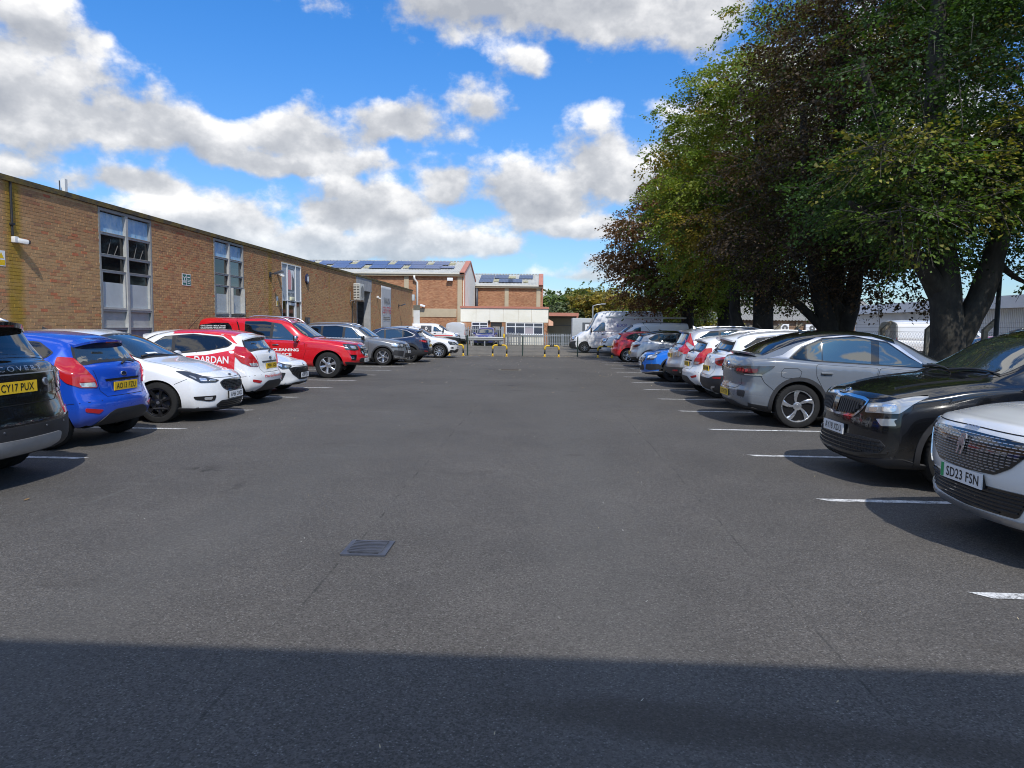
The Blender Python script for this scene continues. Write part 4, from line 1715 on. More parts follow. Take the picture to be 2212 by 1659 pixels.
 MB().box(WX - .3, WX + .02, OP[0] - .15, OP[1] + .25, 3.72, H).build('lintel', conc, lo)
 MB().box(WX - .42, WX + .02, OP[1] - .07, OP[1] - .003, 0, 3.718).build('jamb', conc, lo)
 MB().box(WX - .03, WX + .02, OP[0] - .05, OP[0] - .002, 0, 3.72).build('jamb', alu, lo)
 MB().box(WX - 3.2, WX - 3.1, OP[0] - .5, OP[1], 0, 4.2).box(WX - 3.1, WX - .31, OP[0] - .5, OP[0] - .45, 0, 4.2).box(WX - 3.1, WX - .31, OP[0] - .45, OP[1], 4.1, 4.2).build('porch_wall', UNDER, lo)
 MB().box(WX - 3.1, WX - .43, OP[1] + .03, OP[1] + .1, 0, 4.1).build('porch_mortar', plain('block_mortar', (.035, .035, .034), .95), lo)
 src = None
 for k in range(18):
  for j in range(6):
   x1 = WX - .435 - (j - .5 * (k % 2)) * .45
   if x1 > WX - .43:
    x1 = WX - .435
   o = MB().box(-.44, 0, -.02, .02, 0, .215).build('block', blkm, lo) if src is None else link(bpy.data.objects.new('block', src), lo)
   src = o.data
   o.location = (x1, OP[1] + .02 + RNG.uniform(-.004, .004), k * .225)
 # things fixed to the wall
 def on_wall(name, label, cat, y, z):
  return tag(empty(name, (WX + .008, y, z)), label, cat)
 cam_w = plain('camera_white', (.70, .70, .68), .4)
 t_ = on_wall('security_camera', 'white bullet camera below a dark conduit at the near end of the brick wall', 'security camera', 14.62, 3.30)
 bevel_box('bracket', .09, .13, .13, .02, cam_w, t_, (.045, -.02, .0))
 bevel_box('camera_body', .24, .105, .105, .04, cam_w, t_, (.10, .11, -.02), rot=(0, .1, 1.1))
 bevel_box('lens_hood', .05, .09, .09, .02, BLACKP, t_, (.155, .225, -.03), rot=(0, .1, 1.1))
 cd = MB().tube([(WX + .03, 14.56, 4.56), (WX + .03, 14.56, 3.38)], .024, 8).build('conduit', BLACKP)
 tag(cd, 'dark conduit running down the brickwork from the coping to the bullet camera', 'conduit')
 MB().box(-.03, .05, -.05, .05, -.02, .02).build('clip', BLACKP, cd, loc=(WX + .01, 14.56, 3.62))
 s = on_wall('warning_sign', 'small white and yellow warning notice at the left edge under the camera', 'sign', 14.24, 2.88)
 MB().box(0, .006, -.11, .11, -.16, .16).build('sign_board', WHITEV, s)
 mesh_obj('warning_triangle', [(.008, -.075, .0), (.008, .075, .0), (.008, 0, .13)], [(0, 1, 2)], PLATEY, s)
 mesh_obj('sign_band', [(.008, -.10, -.14), (.008, .10, -.14), (.008, .10, -.03), (.008, -.10, -.03)], [(0, 1, 2, 3)], PLATEY, s)
 s = on_wall('assembly_sign', 'green safety sign with white pictograms between the two tall windows', 'sign', 21.82, 2.94)
 gre = plain('sign_green', (.015, .13, .095), .45)
 MB().box(0, .008, -.27, .27, -.18, .18).build('sign_board', WHITEV, s)
 for (ya, yb, za, zb_) in ((-.25, -.03, -.16, .16), (.0, .25, .01, .16), (.0, .25, -.16, -.01)):
  mesh_obj('sign_field', [(.0095, ya, za), (.0095, yb, za), (.0095, yb, zb_), (.0095, ya, zb_)], [(0, 1, 2, 3)], gre, s)
 pict = MB()
 for (ya, yb, za, zb_) in ((-.16, -.12, -.02, .08), (-.20, -.15, -.10, -.02), (-.13, -.08, -.10, -.02), (-.235, -.20, .06, .10), (-.10, -.06, .06, .10), (.05, .2, .065, .10), (.05, .2, -.06, -.04), (.05, .2, -.11, -.09)):
  pict.add([(.011, ya, za), (.011, yb, za), (.011, yb, zb_), (.011, ya, zb_)], [(0, 1, 2, 3)])
 mesh_obj('pictogram', pict.v, pict.f, WHITEV, s)
 def flood(y, z, label):
  f = on_wall('floodlight', label, 'floodlight', y, z)
  bevel_box('bracket', .06, .16, .22, .02, BLACKP, f, (.03, 0, -.02))
  MB().tube([(.04, 0, 0), (.30, 0, .04)], .025, 6).build('arm', BLACKP, f)
  bevel_box('lamp_head', .34, .30, .09, .03, GREYV, f, (.38, .02, .06), rot=(0, -.35, 0))
  bevel_box('lamp_glass', .28, .24, .02, .005, LAMPC, f, (.392, .02, .018), rot=(0, -.35, 0))
 flood(28.55, 3.62, 'grey floodlight on the wall left of the entrance sign')
 flood(54.0, 3.12, 'grey floodlight on the wall right of the van centre banner')
 def wcam(y, z, label):
  f = on_wall('security_camera', label, 'security camera', y, z)
  bevel_box('bracket', .14, .12, .14, .02, cam_w, f, (.07, 0, .05))
  bevel_box('camera_body', .22, .09, .09, .03, cam_w, f, (.15, .08, -.03), rot=(0, .2, .6))
 wcam(29.4, 3.66, 'white camera beside the top of the entrance sign')
 wcam(47.0, 3.42, 'white camera between the loading doorway and the banner')
 s = on_wall('notice', 'small yellow and white notice on the wall left of the entrance', 'sign', 29.35, 2.55)
 MB().box(0, .006, -.10, .10, -.2, .2).build('sign_board', WHITEV, s)
 mesh_obj('sign_band', [(.008, -.09, -.18), (.008, .09, -.18), (.008, .09, .02), (.008, -.09, .02)], [(0, 1, 2, 3)], PLATEY, s)
 s = on_wall('alarm_box', 'dark blue six-sided alarm box with a white face right of the entrance', 'alarm box', 33.0, 3.72)
 hx = [(.20 * math.cos(k * 1.0472 + .5236), .24 * math.sin(k * 1.0472 + .5236)) for k in range(6)]
 MB().prism(hx, 0, 0, .09).build('alarm_case', plain('alarm_navy', (.02, .025, .07), .4), s)
 mesh_obj('alarm_face', [(.092, .62 * a, .62 * b) for a, b in hx], [tuple(range(6))], WHITEV, s)
 s = on_wall('entry_panel', 'black entry keypad box on the brick right of the entrance door', 'intercom', 32.95, 1.52)
 bevel_box('panel_case', .12, .42, .62, .02, BLACKP, s, (.06, 0, .1))
 bevel_box('panel_face', .02, .3, .2, .008, GREYV, s, (.125, 0, .25))
 ac = tag(empty('air_conditioner', (WX, 40.9, 3.0)), 'cream outdoor air conditioning unit on brackets high on the brick wall', 'air conditioner')
 acm = plain('ac_cream', (.52, .51, .46), .5, var=.08)
 bevel_box('casing', .36, 1.05, .95, .02, acm, ac, (.42, .0, .50))
 MB().box(.26, .58, -.537, -.5255, .10, .90).build('grille_back', UNDER, ac)
 for k in range(9):
  MB().box(.25, .59, -.556, -.530, .10 + k * .091, .145 + k * .091).build('grille_slat', acm, ac)
 MB().box(.405, .435, -.559, -.530, .08, .92).build('grille_post', acm, ac)
 mesh_obj('fan_guard', [(.603, .1 + .36 * math.cos(k * .3142), .5 + .36 * math.sin(k * .3142)) for k in range(20)], [tuple(range(20))], plain('guard_grey', (.2, .2, .19), .6), ac)
 for y in (-.4, .4):
  MB().box(.0, .62, y - .03, y + .03, -.03, .015).box(.0, .05, y - .03, y + .03, -.1, .5).build('bracket', SATIN, ac)
 MB().tube([(.12, -.1, 0), (.05, -.1, -.12), (.05, -.1, -2.9)], .03, 6).build('pipe', BLACKP, ac)
 bn = tag(empty('banner', (WX + .02, 49.7, 0)), 'pale grey vertical banner with dark and red words on the far end of the wall', 'banner')
 # cloth with gathered folds near its top
 vs, fs = [], []
 NY, NZ = 14, 16
 for j in range(NZ + 1):
  for i in range(NY + 1):
   y, z = -1.55 + 3.1 * i / NY, 1.35 + 2.95 * j / NZ
   q = (j / NZ)
   fold = .022 * max(0, q - .62) / .38 * (.5 + .5 * math.cos(9 * (y + (q - 1) * y)))
   vs.append((.012 + fold + .006 * math.sin(3 * y + z), y, z))
 for j in range(NZ):
  for i in range(NY):
   a0 = j * (NY + 1) + i
   fs.append((a0, a0 + 1, a0 + NY + 2, a0 + NY + 1))
 cloth = mesh_obj('banner_cloth', vs, fs, plain('banner_grey', (.46, .465, .47), .7, var=.06, vscale=2), bn, True)
 sol = cloth.modifiers.new('thick', 'SOLIDIFY')
 sol.thickness = .01
 X0 = WX + .05
 dk = plain('banner_dark', (.03, .035, .05), .6)
 flat_text('banner_word', 'VAN', 1.75, .46, (.062, .05, 3.29), (0, 1, 0), (0, 0, 1), dk, bn)
 flat_text('banner_word', 'CENTRE', 2.7, .46, (.062, .05, 2.66), (0, 1, 0), (0, 0, 1), plain('banner_red', (.50, .03, .06), .6), bn)
 for z in (2.12, 1.98):
  mb = MB()
  y = -.95
  while y < .95:
   ln = RNG.uniform(.12, .3)
   mb.add([(.047, y, z), (.047, y + ln, z), (.047, y + ln, z + .08), (.047, y, z + .08)], [(0, 1, 2, 3)])
   y += ln + .07
  mesh_obj('banner_small_print', mb.v, mb.f, GREYV, bn)
 bx = tag(bevel_box('junction_box', .22, .3, .5, .03, plain('pale_blue_plastic', (.45, .52, .56), .5), None, (WX + .13, 59.5, 3.95)), 'pale box on the far top corner of the brick wall', 'box')
 # aerial on the roof
 an = tag(empty('roof_aerial', (WX - .9, 17.6, H + .05)), 'small white aerial standing up above the coping', 'aerial')
 MB().box(-.05, .05, -.05, .05, 0, .62).build('aerial_mast', cam_w, an)
 MB().tube([(0, -.16, 0), (0, -.18, .55)], .015, 5).build('aerial_rod', GREYV, an)
 MB().tube([(0, .08, .1), (0, .08, .5)], .02, 5).build('aerial_rod', GREYV, an)
 nb = tag(empty('notice_board', (-11.15, 61.5, 0)), 'tall white sign board with a dark top just past the end of the brick building', 'sign')
 MB().box(-.26, .28, -.03, .03, .2, 2.95).build('board', plain('board_white', (.60, .61, .60), .5, var=.08, vscale=3), nb)
 MB().box(-.27, .29, -.05, .05, 2.96, 3.38).build('board_head', plain('board_dark', (.13, .125, .10), .8, var=.3), nb)
 MB().box(-.26, -.2, -.03, .03, 0, .2).box(.22, .28, -.03, .03, 0, .2).build('board_leg', GREYV, nb)

def blue_panel():
 m, t, b = principled('flaking_blue_panel')
 p = t.node('ShaderNodeNewGeometry').outputs['Position']
 n = t.noise(t.vm('MULTIPLY', p, (1, 1, .6)), 5, 6, .7)
 n2 = t.noise(t.vm('MULTIPLY', p, (1, 2.5, .5)), 4, 5, .7)
 c = t.ramp(n, [(.3, (.17, .34, .58)), (.5, (.27, .46, .66)), (.65, (.45, .58, .68))])
 c = t.mix(t.ss(n2, .60, .68), c, (.10, .17, .06, 1))
 t.put(b.inputs['Base Color'], c)
 b.inputs['Roughness'].default_value = .5
 return m

def far_brick(name, c1, c2, mortar=(.30, .22, .15), sc=1.0):
 m, t, b = principled(name)
 p = t.node('ShaderNodeNewGeometry').outputs['Position']
 x, y, z = t.sep(p)
 br = t.node('ShaderNodeTexBrick')
 t.put(br.inputs['Vector'], t.comb(t.m('ADD', x, y), z, 0.0))
 br.inputs['Scale'].default_value = 1.0
 br.inputs['Brick Width'].default_value = .225 * sc
 br.inputs['Row Height'].default_value = .075 * sc
 br.inputs['Mortar Size'].default_value = .008 * sc
 br.inputs['Color1'].default_value = (*c1, 1)
 br.inputs['Color2'].default_value = (*c2, 1)
 br.inputs['Mortar'].default_value = (*mortar, 1)
 k = t.lin(t.noise(p, 1.2, 5, .7), .25, .75, .8, 1.2)
 t.put(b.inputs['Base Color'], t.mix(1.0, br.outputs['Color'], t.comb(k, k, k), 'MULTIPLY'))
 b.inputs['Roughness'].default_value = .92
 bn = t.node('ShaderNodeBump')
 bn.inputs['Strength'].default_value = .6
 bn.inputs['Distance'].default_value = .01
 t.put(bn.inputs['Height'], br.outputs['Fac'])
 bn.invert = True
 t.put(b.inputs['Normal'], bn.outputs[0])
 return m

# ------------------------------------------------------------------ the far end
def corrugated(name, x0, x1, ya, za, yb, zb_, mat, parent, pitch=.15, amp=.025, thick=.02):
 """wavy sheet between an eave and a ridge"""
 n = int((x1 - x0) / pitch * 2)
 L = Vector((0, yb - ya, zb_ - za)).normalized()
 nr = Vector((1, 0, 0)).cross(L)
 if nr.z < 0:
  nr = -nr
 vs, fs = [], []
 for i in range(n + 1):
  x = x0 + (x1 - x0) * i / n
  h = amp * (1 if i % 2 else -1)
  for (y, z) in ((ya, za), (yb, zb_)):
   for e in (h + thick, h - thick):
    vs.append((x, y + nr.y * e, z + nr.z * e))
 for i in range(n):
  a, b = i * 4, (i + 1) * 4
  fs += [(a, b, b + 2, a + 2), (a + 1, a + 3, b + 3, b + 1), (a, a + 1, b + 1, b), (a + 2, b + 2, b + 3, a + 3)]
 fs += [(0, 2, 3, 1), (n * 4, n * 4 + 1, n * 4 + 3, n * 4 + 2)]
 return mesh_obj(name, vs, fs, mat, parent)

def solar_mat(name, c):
 m, t, b = principled(name)
 co = t.node('ShaderNodeTexCoord').outputs['Object']
 x, y, z = t.sep(co)
 fx = t.m('FRACT', t.m('MULTIPLY', x, 6.2))
 fy = t.m('FRACT', t.m('MULTIPLY', y, 6.2))
 l = t.m('MAXIMUM', t.m('LESS_THAN', fx, .07), t.m('LESS_THAN', fy, .07))
 t.put(b.inputs['Base Color'], t.mix(t.m('MULTIPLY', l, .8), (*c, 1), (.30, .34, .42, 1)))
 b.inputs['Roughness'].default_value = .35
 b.inputs['Coat Weight'].default_value = .3
 return m

CORAL = plain('coral_trim', (.46, .19, .13), .6, var=.12, vscale=1.5)
CREAM = noisy('cream_render', [(.72, .68, .55), (.80, .77, .66), (.85, .82, .72)], .8, bump=.05)
FASCIA = plain('buff_concrete', (.46, .38, .26), .7, var=.12, vscale=1.2)
UPVC = plain('white_upvc', (.78, .79, .80), .35)

def gable_shed(bd, x0, x1, ya, yr, yb, ze, zr, brick, sheetm, sol, piers, seedoff=0, right_cream=True):
 MB().box(x0, x1 - .02, ya, ya + .3, -.2, ze - .3).build('front_wall', brick, bd)
 side = [(ya, -.2), (yb, -.2), (yb, ze), (yr, zr), (ya, ze)]
 MB().prism(side, 0, x1 - .02, x1 + .06).build('gable_wall', CREAM if right_cream else brick, bd)
 MB().prism(side, 0, x0, x0 + .1).build('gable_wall', brick, bd)
 for px in piers:
  MB().box(px - .22, px + .22, ya - .06, ya - .002, -.2, ze - .3).build('pier', FASCIA, bd)
 MB().box(x0, x1 + .1, ya - .30, ya + .32, ze - .30, ze - .06).build('fascia', FASCIA, bd)
 MB().box(x0, x1 + .12, ya - .42, ya - .305, ze - .12, ze + .02).build('gutter', plain('gutter_cream', (.62, .60, .52), .6), bd)
 rf = corrugated('roof', x0, x1, ya - .35, ze - .02, yr, zr, sheetm, bd)
 corrugated('roof', x0, x1, yb + .3, ze - .05, yr, zr - .005, sheetm, bd)
 n = int((x1 - x0) / .35)
 mb = MB()
 for i in range(n):
  mb.box(x0 + i * .35, x0 + i * .35 + .24, yr - .16, yr + .16, zr + .02, zr + .11)
 o = mb.build('ridge_tiles', sheetm, bd)
 o['kind'] = 'stuff'
 # coral barge board over the gable
 L = Vector((0, yr - ya + .4, zr - ze)).normalized()
 mb = MB()
 for (y0, z0, y1, z1) in ((ya - .42, ze - .02, yr, zr + .05), (yb + .35, ze - .05, yr, zr + .05)):
  v = []
  for (y, z) in ((y0, z0), (y1, z1)):
   for dx in (-.38, .10):
    for dz in (-.12, .09):
     v.append((x1 + .04 + dx, y, z + dz))
  mb.add(v, [(0, 1, 3, 2), (4, 6, 7, 5), (0, 4, 5, 1), (2, 3, 7, 6), (1, 5, 7, 3), (0, 2, 6, 4)])
 mb.build('barge_board', CORAL, bd)
 MB().box(x1 + .065, x1 + .14, ya - .05, ya + .10, -.2, ze - .06).build('corner_trim', CORAL, bd)
 return rf

def place_panels(bd, rows, ya, ze, yr, zr, xs, mats, skyl):
 """solar modules and rooflights laid on a roof slope; s is the distance up from the eave"""
 d = Vector((0, yr - ya, zr - ze))
 SL = d.length
 ang = math.atan2(d.z, d.y)
 src = {}
 def put(name, x, s, w, h, lift, mat):
  key = (name, round(w, 2), round(h, 2))
  p = Vector((x, ya, ze)) + d.normalized() * s
  if key not in src:
   o = MB().box(0, w, 0, h, 0, .04).build(name, mat, bd)
   src[key] = o
  else:
   o = src[key].copy()
   link(o, bd)
  o.location = p + Vector((0, -math.sin(ang), math.cos(ang))) * lift
  o.rotation_euler = (ang, 0, 0)
  return o
 for (x, s, w, h, kind) in rows:
  if kind == 'p':
   put('solar_panel', x, s, w, h, .10, mats)
  else:
   put('rooflight', x, s, w, h, .055, skyl)

def build_far():
 sheetm = noisy('fibre_cement', [(.36, .36, .33), (.45, .45, .42), (.52, .52, .49)], .9, bump=.05)
 redb = far_brick('red_brick', (.32, .115, .05), (.48, .235, .115))
 skyl = noisy('rooflight_grp', [(.20, .19, .11), (.36, .34, .22), (.5, .48, .36)], 3, bump=.1, stretch=(2.5, 1, 1))
 sol = solar_mat('solar_blue', (.075, .10, .20))
 sol2 = solar_mat('solar_dark', (.085, .095, .125))
 # big hall
 b1 = tag(empty('warehouse', (0, 0, 0)), 'tall red brick hall with blue solar panels on its roof, beyond the brown brick building', 'building')
 ya, yr, yb, ze, zr = 67.5, 72.8, 78.0, 6.6, 8.13
 gable_shed(b1, -36, -7.75, ya, yr, yb, ze, zr, redb, sheetm, sol, [-30, -24.2, -18.6, -13.2, -8.1])
 MB().box(-12.95, -8.4, ya - .05, ya - .001, 2.45, 3.25).build('band_course', FASCIA, b1)
 rows = []
 for k in range(8):
  xb = -38.5 + 3.86 * k + .35
  if xb > -35.8:
   for i in range(2):
    for j in range(2):
     rows.append((xb + 1.58 * i, 3.52 + .93 * j, 1.53, .88, 'p'))
  rows.append((xb + 3.24, 3.85, .55, 1.0, 's')) if -36 < xb + 3.24 < -8.6 else None
  xl = xb + 1.75
  if -35.8 < xl < -11.0:
   for i in range(2):
    for j in range(2):
     rows.append((xl + 1.58 * i, 1.56 + .93 * j, 1.53, .88, 'p'))
   rows.append((xl + 3.24, 1.9, .55, 1.0, 's'))
 rows += [(-9.75, 3.9, .75, 1.0, 's'), (-10.35, 1.8, 1.5, .88, 'p')]
 rows = [r for r in rows if r and -36 < r[0] and r[0] + r[2] < -8.2]
 place_panels(b1, rows, ya - .35, ze, yr, zr, None, sol, skyl)
 MB().tube([(-12.4, ya - .36, 6.35), (-12.4, ya - .30, 6.05), (-12.15, ya - .12, 5.7), (-12.15, ya - .12, 1.3)], .10, 8).build('downpipe', plain('pipe_white', (.75, .73, .68), .5), b1, True)
 fl = tag(empty('floodlight', (-9.0, ya - .05, 6.0)), 'white floodlight under the eave of the red brick hall', 'floodlight')
 bevel_box('lamp_head', .55, .25, .3, .04, UPVC, fl, (0, -.22, 0))
 bevel_box('bracket', .12, .14, .12, .02, GREYV, fl, (0, -.05, .02))
 sc = tag(empty('security_camera', (-11.6, ya - .05, 3.5)), 'white camera on the brick hall above the buff band', 'security camera')
 bevel_box('camera_body', .5, .26, .2, .05, UPVC, sc, (0, -.3, 0), rot=(0, .25, .2))
 bevel_box('bracket', .1, .2, .1, .02, GREYV, sc, (0, -.1, -.12))
 # second hall, set back
 b2 = tag(empty('warehouse', (0, 0, 0)), 'lower red brick hall with dark solar panels and a coral gable edge, set further back', 'building')
 ya2, yr2, yb2, ze2, zr2 = 78.6, 83.6, 88.6, 6.15, 7.68
 gable_shed(b2, -9.6, -.40, ya2, yr2, yb2, ze2, zr2, redb, sheetm, sol2, [-4.25, -.75], right_cream=False)
 rows = []
 for (x, s, n, m) in ((-7.4, 1.0, 1, 2), (-7.4, 2.95, 2, 2), (-3.2 - .95, .95, 1, 2), (-3.0, 2.95, 1, 2), (-2.95 + .95 - .1, .95, 1, 2), (-5.2, .95, 1, 2)):
  for i in range(n):
   for j in range(m):
    rows.append((x + 1.62 * i, s + .90 * j, 1.56, .86, 'p'))
 rows += [(-5.75, 1.45, 1.3, 1.1, 's'), (-4.35, 3.25, .95, 1.05, 's'), (-2.55 + .1, 1.15, .5, .9, 's'), (-1.35, 3.2, .8, 1.05, 's')]
 rows = [r for r in rows if r[0] + r[2] < -.75]
 place_panels(b2, rows, ya2 - .35, ze2, yr2, zr2, None, sol2, skyl)
 MB().tube([(-7.55, ya2 - .1, 6.0), (-7.55, ya2 - .1, 2.2)], .16, 8).build('downpipe', GREYV, b2, True)
 # cream flat-roofed office in front
 b3 = tag(empty('office', (0, 0, 0)), 'low flat-roofed cream office with a coral edge and white windows', 'building')
 y = 64.0
 x0, x1 = -7.6, .30
 MB().box(x0, x1, y, y + .25, 2.02, 3.24).build('upper_wall', CREAM, b3)
 for (a, e) in ((x0, -6.6), (-5.1, -4.9), (-3.85, -3.55), (-.13 + .05, x1)):
  MB().box(a, e, y + .03, y + .25, -.1, 2.018).build('brick_pier', redb, b3)
 MB().box(-6.6, -5.1, y + .03, y + .25, -.1, .95).box(-3.55, -.08, y + .03, y + .25, -.1, .93).build('low_wall', CREAM, b3)
 MB().box(x0 - .06, x1 + .06, y - .08, y + 8, 3.245, 3.42).build('roof_edge', CORAL, b3)
 MB().box(x0, x0 + .2, y + .26, y + 8, -.1, 3.24).box(x1 - .2, x1, y + .26, y + 8, -.1, 3.24).build('side_wall', CREAM, b3)
 for xx in (-6.2, -4.95, -3.75, -2.4, -1.2):      # board joints
  MB().box(xx - .012, xx + .012, y - .004, y - .001, 2.05, 3.22).build('panel_joint', FASCIA, b3)
 wdark = plain('office_glass', (.045, .055, .085), .05, spec=.8)
 wpale = plain('office_blind', (.38, .34, .37), .3, spec=.6)
 def win(a, e, z0, z1, zt, n, blinds=()):
  w = empty('window', (0, 0, 0))
  w.parent = b3
  t = .07
  mb = MB()
  mb.box(a, e, y - .02, y + .08, z1 - t, z1).box(a, e, y - .02, y + .08, z0, z0 + t)
  for i in range(n + 1):
   xx = a + (e - a - t) * i / n
   mb.box(xx, xx + t, y - .015, y + .075, z0 + t, z1 - t)
  mb.build('window_frame', UPVC, w)
  MB().box(a - .05, e + .05, y - .10, y + .05, z0 - .06, z0 - .002).build('sill', UPVC, w)
  for i in range(n):
   p0, p1 = a + (e - a - t) * i / n + t, a + (e - a - t) * (i + 1) / n
   MB().box(p0, p1, y - .012, y + .07, zt - .035, zt + .035).build('transom', UPVC, w)
   MB().box(p0, p1, y + .02, y + .04, zt + .035, z1 - t).build('pane', wdark, w)
   MB().box(p0, p1, y + .02, y + .04, z0 + t, zt - .035).build('pane', wpale if i in blinds else wdark, w)
 win(-6.6, -5.12, .95, 2.0, 1.68, 2)
 win(-3.5, -.14, .93, 2.0, 1.62, 4, blinds=(2,))
 MB().box(-4.88, -3.87, y + .10, y + .16, 0, 2.0).build('door', plain('door_dark', (.03, .028, .026), .5), b3)
 MB().box(-4.7, -4.05, y + .085, y + .099, 1.3, 1.62).build('door_sign', plain('door_sign_buff', (.3, .25, .2), .6), b3)
 lamp = tag(bevel_box('bulkhead_light', .2, .16, .2, .04, BLACKP, None, (-5.0, y - .085, 2.06)), 'small dark wall light over the office door', 'light')
 # open store with a coral front edge
 b4 = tag(empty('open_store', (0, 0, 0)), 'open-fronted store with a coral roof edge and ribbed cream back, right of the office', 'shed')
 ribm = plain('ribbed_cream', (.40, .35, .25), .6, var=.15, vscale=1.2)
 MB().box(.36, 3.0, 64.2, 69.5, 2.75, 2.86).build('roof', plain('store_soffit', (.16, .14, .12), .8), b4)
 MB().box(.34, 3.02, 64.05, 64.19, 2.62, 2.92).build('fascia', CORAL, b4)
 MB().prism([(2.86, 2.62), (3.0, 2.62), (2.75, 1.8), (2.62, 1.8)], 1, 64.06, 64.18).build('coral_brace', CORAL, b4)
 mb = MB()
 for i in range(26):
  xx = .40 + i * .085
  mb.box(xx, xx + .05, 66.95, 67.0, .0, 2.72)
 mb.box(.36, 2.66, 67.0, 67.06, 0, 2.74)
 mb.build('back_wall', ribm, b4)
 for z in (.85, 1.75, 2.45):
  MB().box(.4, 2.62, 66.86, 66.94, z, z + .07).build('rail', plain('rail_grey', (.2, .19, .17), .6), b4)
 MB().box(2.64, 2.74, 64.3, 64.42, 0, 2.74).box(2.64, 2.74, 66.8, 66.92, 0, 2.74).build('post', plain('post_dark', (.06, .055, .05), .6), b4)
 aw = MB()
 aw.add([(.32, 64.0, 2.35), (.75, 63.5, 1.75), (.32, 63.5, 1.75), (.75, 64.0, 2.1)], [(0, 1, 2), (0, 3, 1), (0, 2, 3), (1, 3, 2)])
 tag(aw.build('awning', plain('awning_coral', (.5, .28, .18), .8)), 'little faded coral awning on the corner of the office', 'awning')
 # box trailer with a big letter
 tr = tag(empty('box_trailer', (4.35, 58.2, 0)), 'pale grey box trailer with a dark letter panel behind the high-roof van', 'trailer')
 bevel_box('box_body', 4.3, 2.2, 1.75, .04, plain('trailer_grey', (.44, .46, .47), .5, var=.06), tr, (0, 0, 1.50))
 MB().box(-1.35, -.35, -1.116, -1.105, 1.05, 2.02).build('logo_panel', plain('logo_dark', (.10, .11, .12), .5), tr)
 flat_text('logo_letter', 'D', .55, .7, (-.85, -1.118, 1.53), (1, 0, 0), (0, 0, 1), WHITEV, tr, bold=.05)
 for x in (-1.0, 1.2):
  for yy in (-.9, .9):
   v, f = lathe([(.05, -.1), (.33, -.1), (.36, 0), (.33, .1), (.05, .1)], 20)
   o = mesh_obj('wheel', v, f, RUBBER, tr, True)
   o.location = (x, yy, .36)
 MB().box(-2.1, 2.1, -.9, .9, .5, .62).build('chassis', BLACKP, tr)
 # rear fence details: palisade, gate, crash barrier
 galv = plain('galvanised', (.42, .43, .43), .45, metal=.6, var=.12, vscale=2)
 def palisade(label, xa, xb, y, h, grp=None, rot=0):
  f = tag(empty('palisade_fence', (xa, y, 0), rot), label, 'fence', grp)
  L = xb - xa
  for z in (h * .22, h * .82):
   MB().box(0, L, .03, .07, z - .025, z + .025).build('rail', galv, f)
  for i in range(int(L / 2.4) + 2):
   xx = min(i * 2.4, L - .04)
   MB().box(xx - .04, xx + .04, .075, .16, 0, h * .95).build('post', galv, f)
  src = None
  n = int(L / .155)
  for i in range(n):
   o = MB().add([(-.034, 0, .05), (.034, 0, .05), (.034, 0, h - .10), (0, .0, h), (-.034, 0, h - .10), (-.034, .022, .05), (.034, .022, .05), (.034, .022, h - .10), (0, .022, h), (-.034, .022, h - .10)],
        [(0, 1, 2, 3, 4), (9, 8, 7, 6, 5), (0, 5, 6, 1), (1, 6, 7, 2), (2, 7, 8, 3), (3, 8, 9, 4), (4, 9, 5, 0)]).build('pale', galv, f) if src is None else link(bpy.data.objects.new('pale', src), f)
   src = o.data
   o.location = (.07 + i * .155, 0, 0)
 palisade('galvanised palisade fence in front of the office windows', -3.25, 2.55, 61.6, 1.10)
 palisade('taller palisade panel behind the blue estate car', -6.9, -3.7, 63.72, 1.62)
 gp = tag(empty('gate_post', (-3.62, 61.4, 0)), 'square steel gate post with a yellow box beside the palisade fence', 'gate post')
 MB().box(-.09, .09, -.09, .09, 0, 1.62).build('post', galv, gp)
 bevel_box('yellow_box', .22, .18, .34, .02, PLATEY, gp, (.16, -.1, .82))
 palisade('open palisade gate leaf swung towards the yard', -3.45, -2.0, 61.2, 1.15, rot=R_(-24))
 ar = tag(empty('crash_barrier', (-4.75, 58.6, 0)), 'galvanised steel crash barrier in front of the blue estate car', 'barrier')
 prof = [(-.03, -.16), (-.07, -.10), (-.07, -.05), (-.02, 0), (-.07, .05), (-.07, .10), (-.03, .16), (.0, .16), (-.04, .09), (-.04, .055), (.01, 0), (-.04, -.055), (-.04, -.09), (0, -.16)]
 MB().prism([(p[0], p[1] + .60) for p in prof], 0, -1.55, 1.35).build('beam', galv, ar)
 for xx in (-1.3, -.2, 1.15):
  MB().box(xx - .05, xx + .05, .012, .12, 0, .78).build('post', galv, ar)
 lp = tag(empty('street_lamp', (4.0, 60.0, 0)), 'thin pale street lamp against the far autumn trees', 'street lamp')
 MB().tube([(0, 0, 0), (0, 0, 3.45)], [.07, .05], 8).build('lamp_post', galv, lp)
 MB().tube([(0, 0, 3.42), (.35, 0, 3.55), (.7, 0, 3.58)], .035, 6).build('lamp_arm', galv, lp)
 bevel_box('lamp_head', .42, .16, .08, .02, galv, lp, (.85, 0, 3.6))

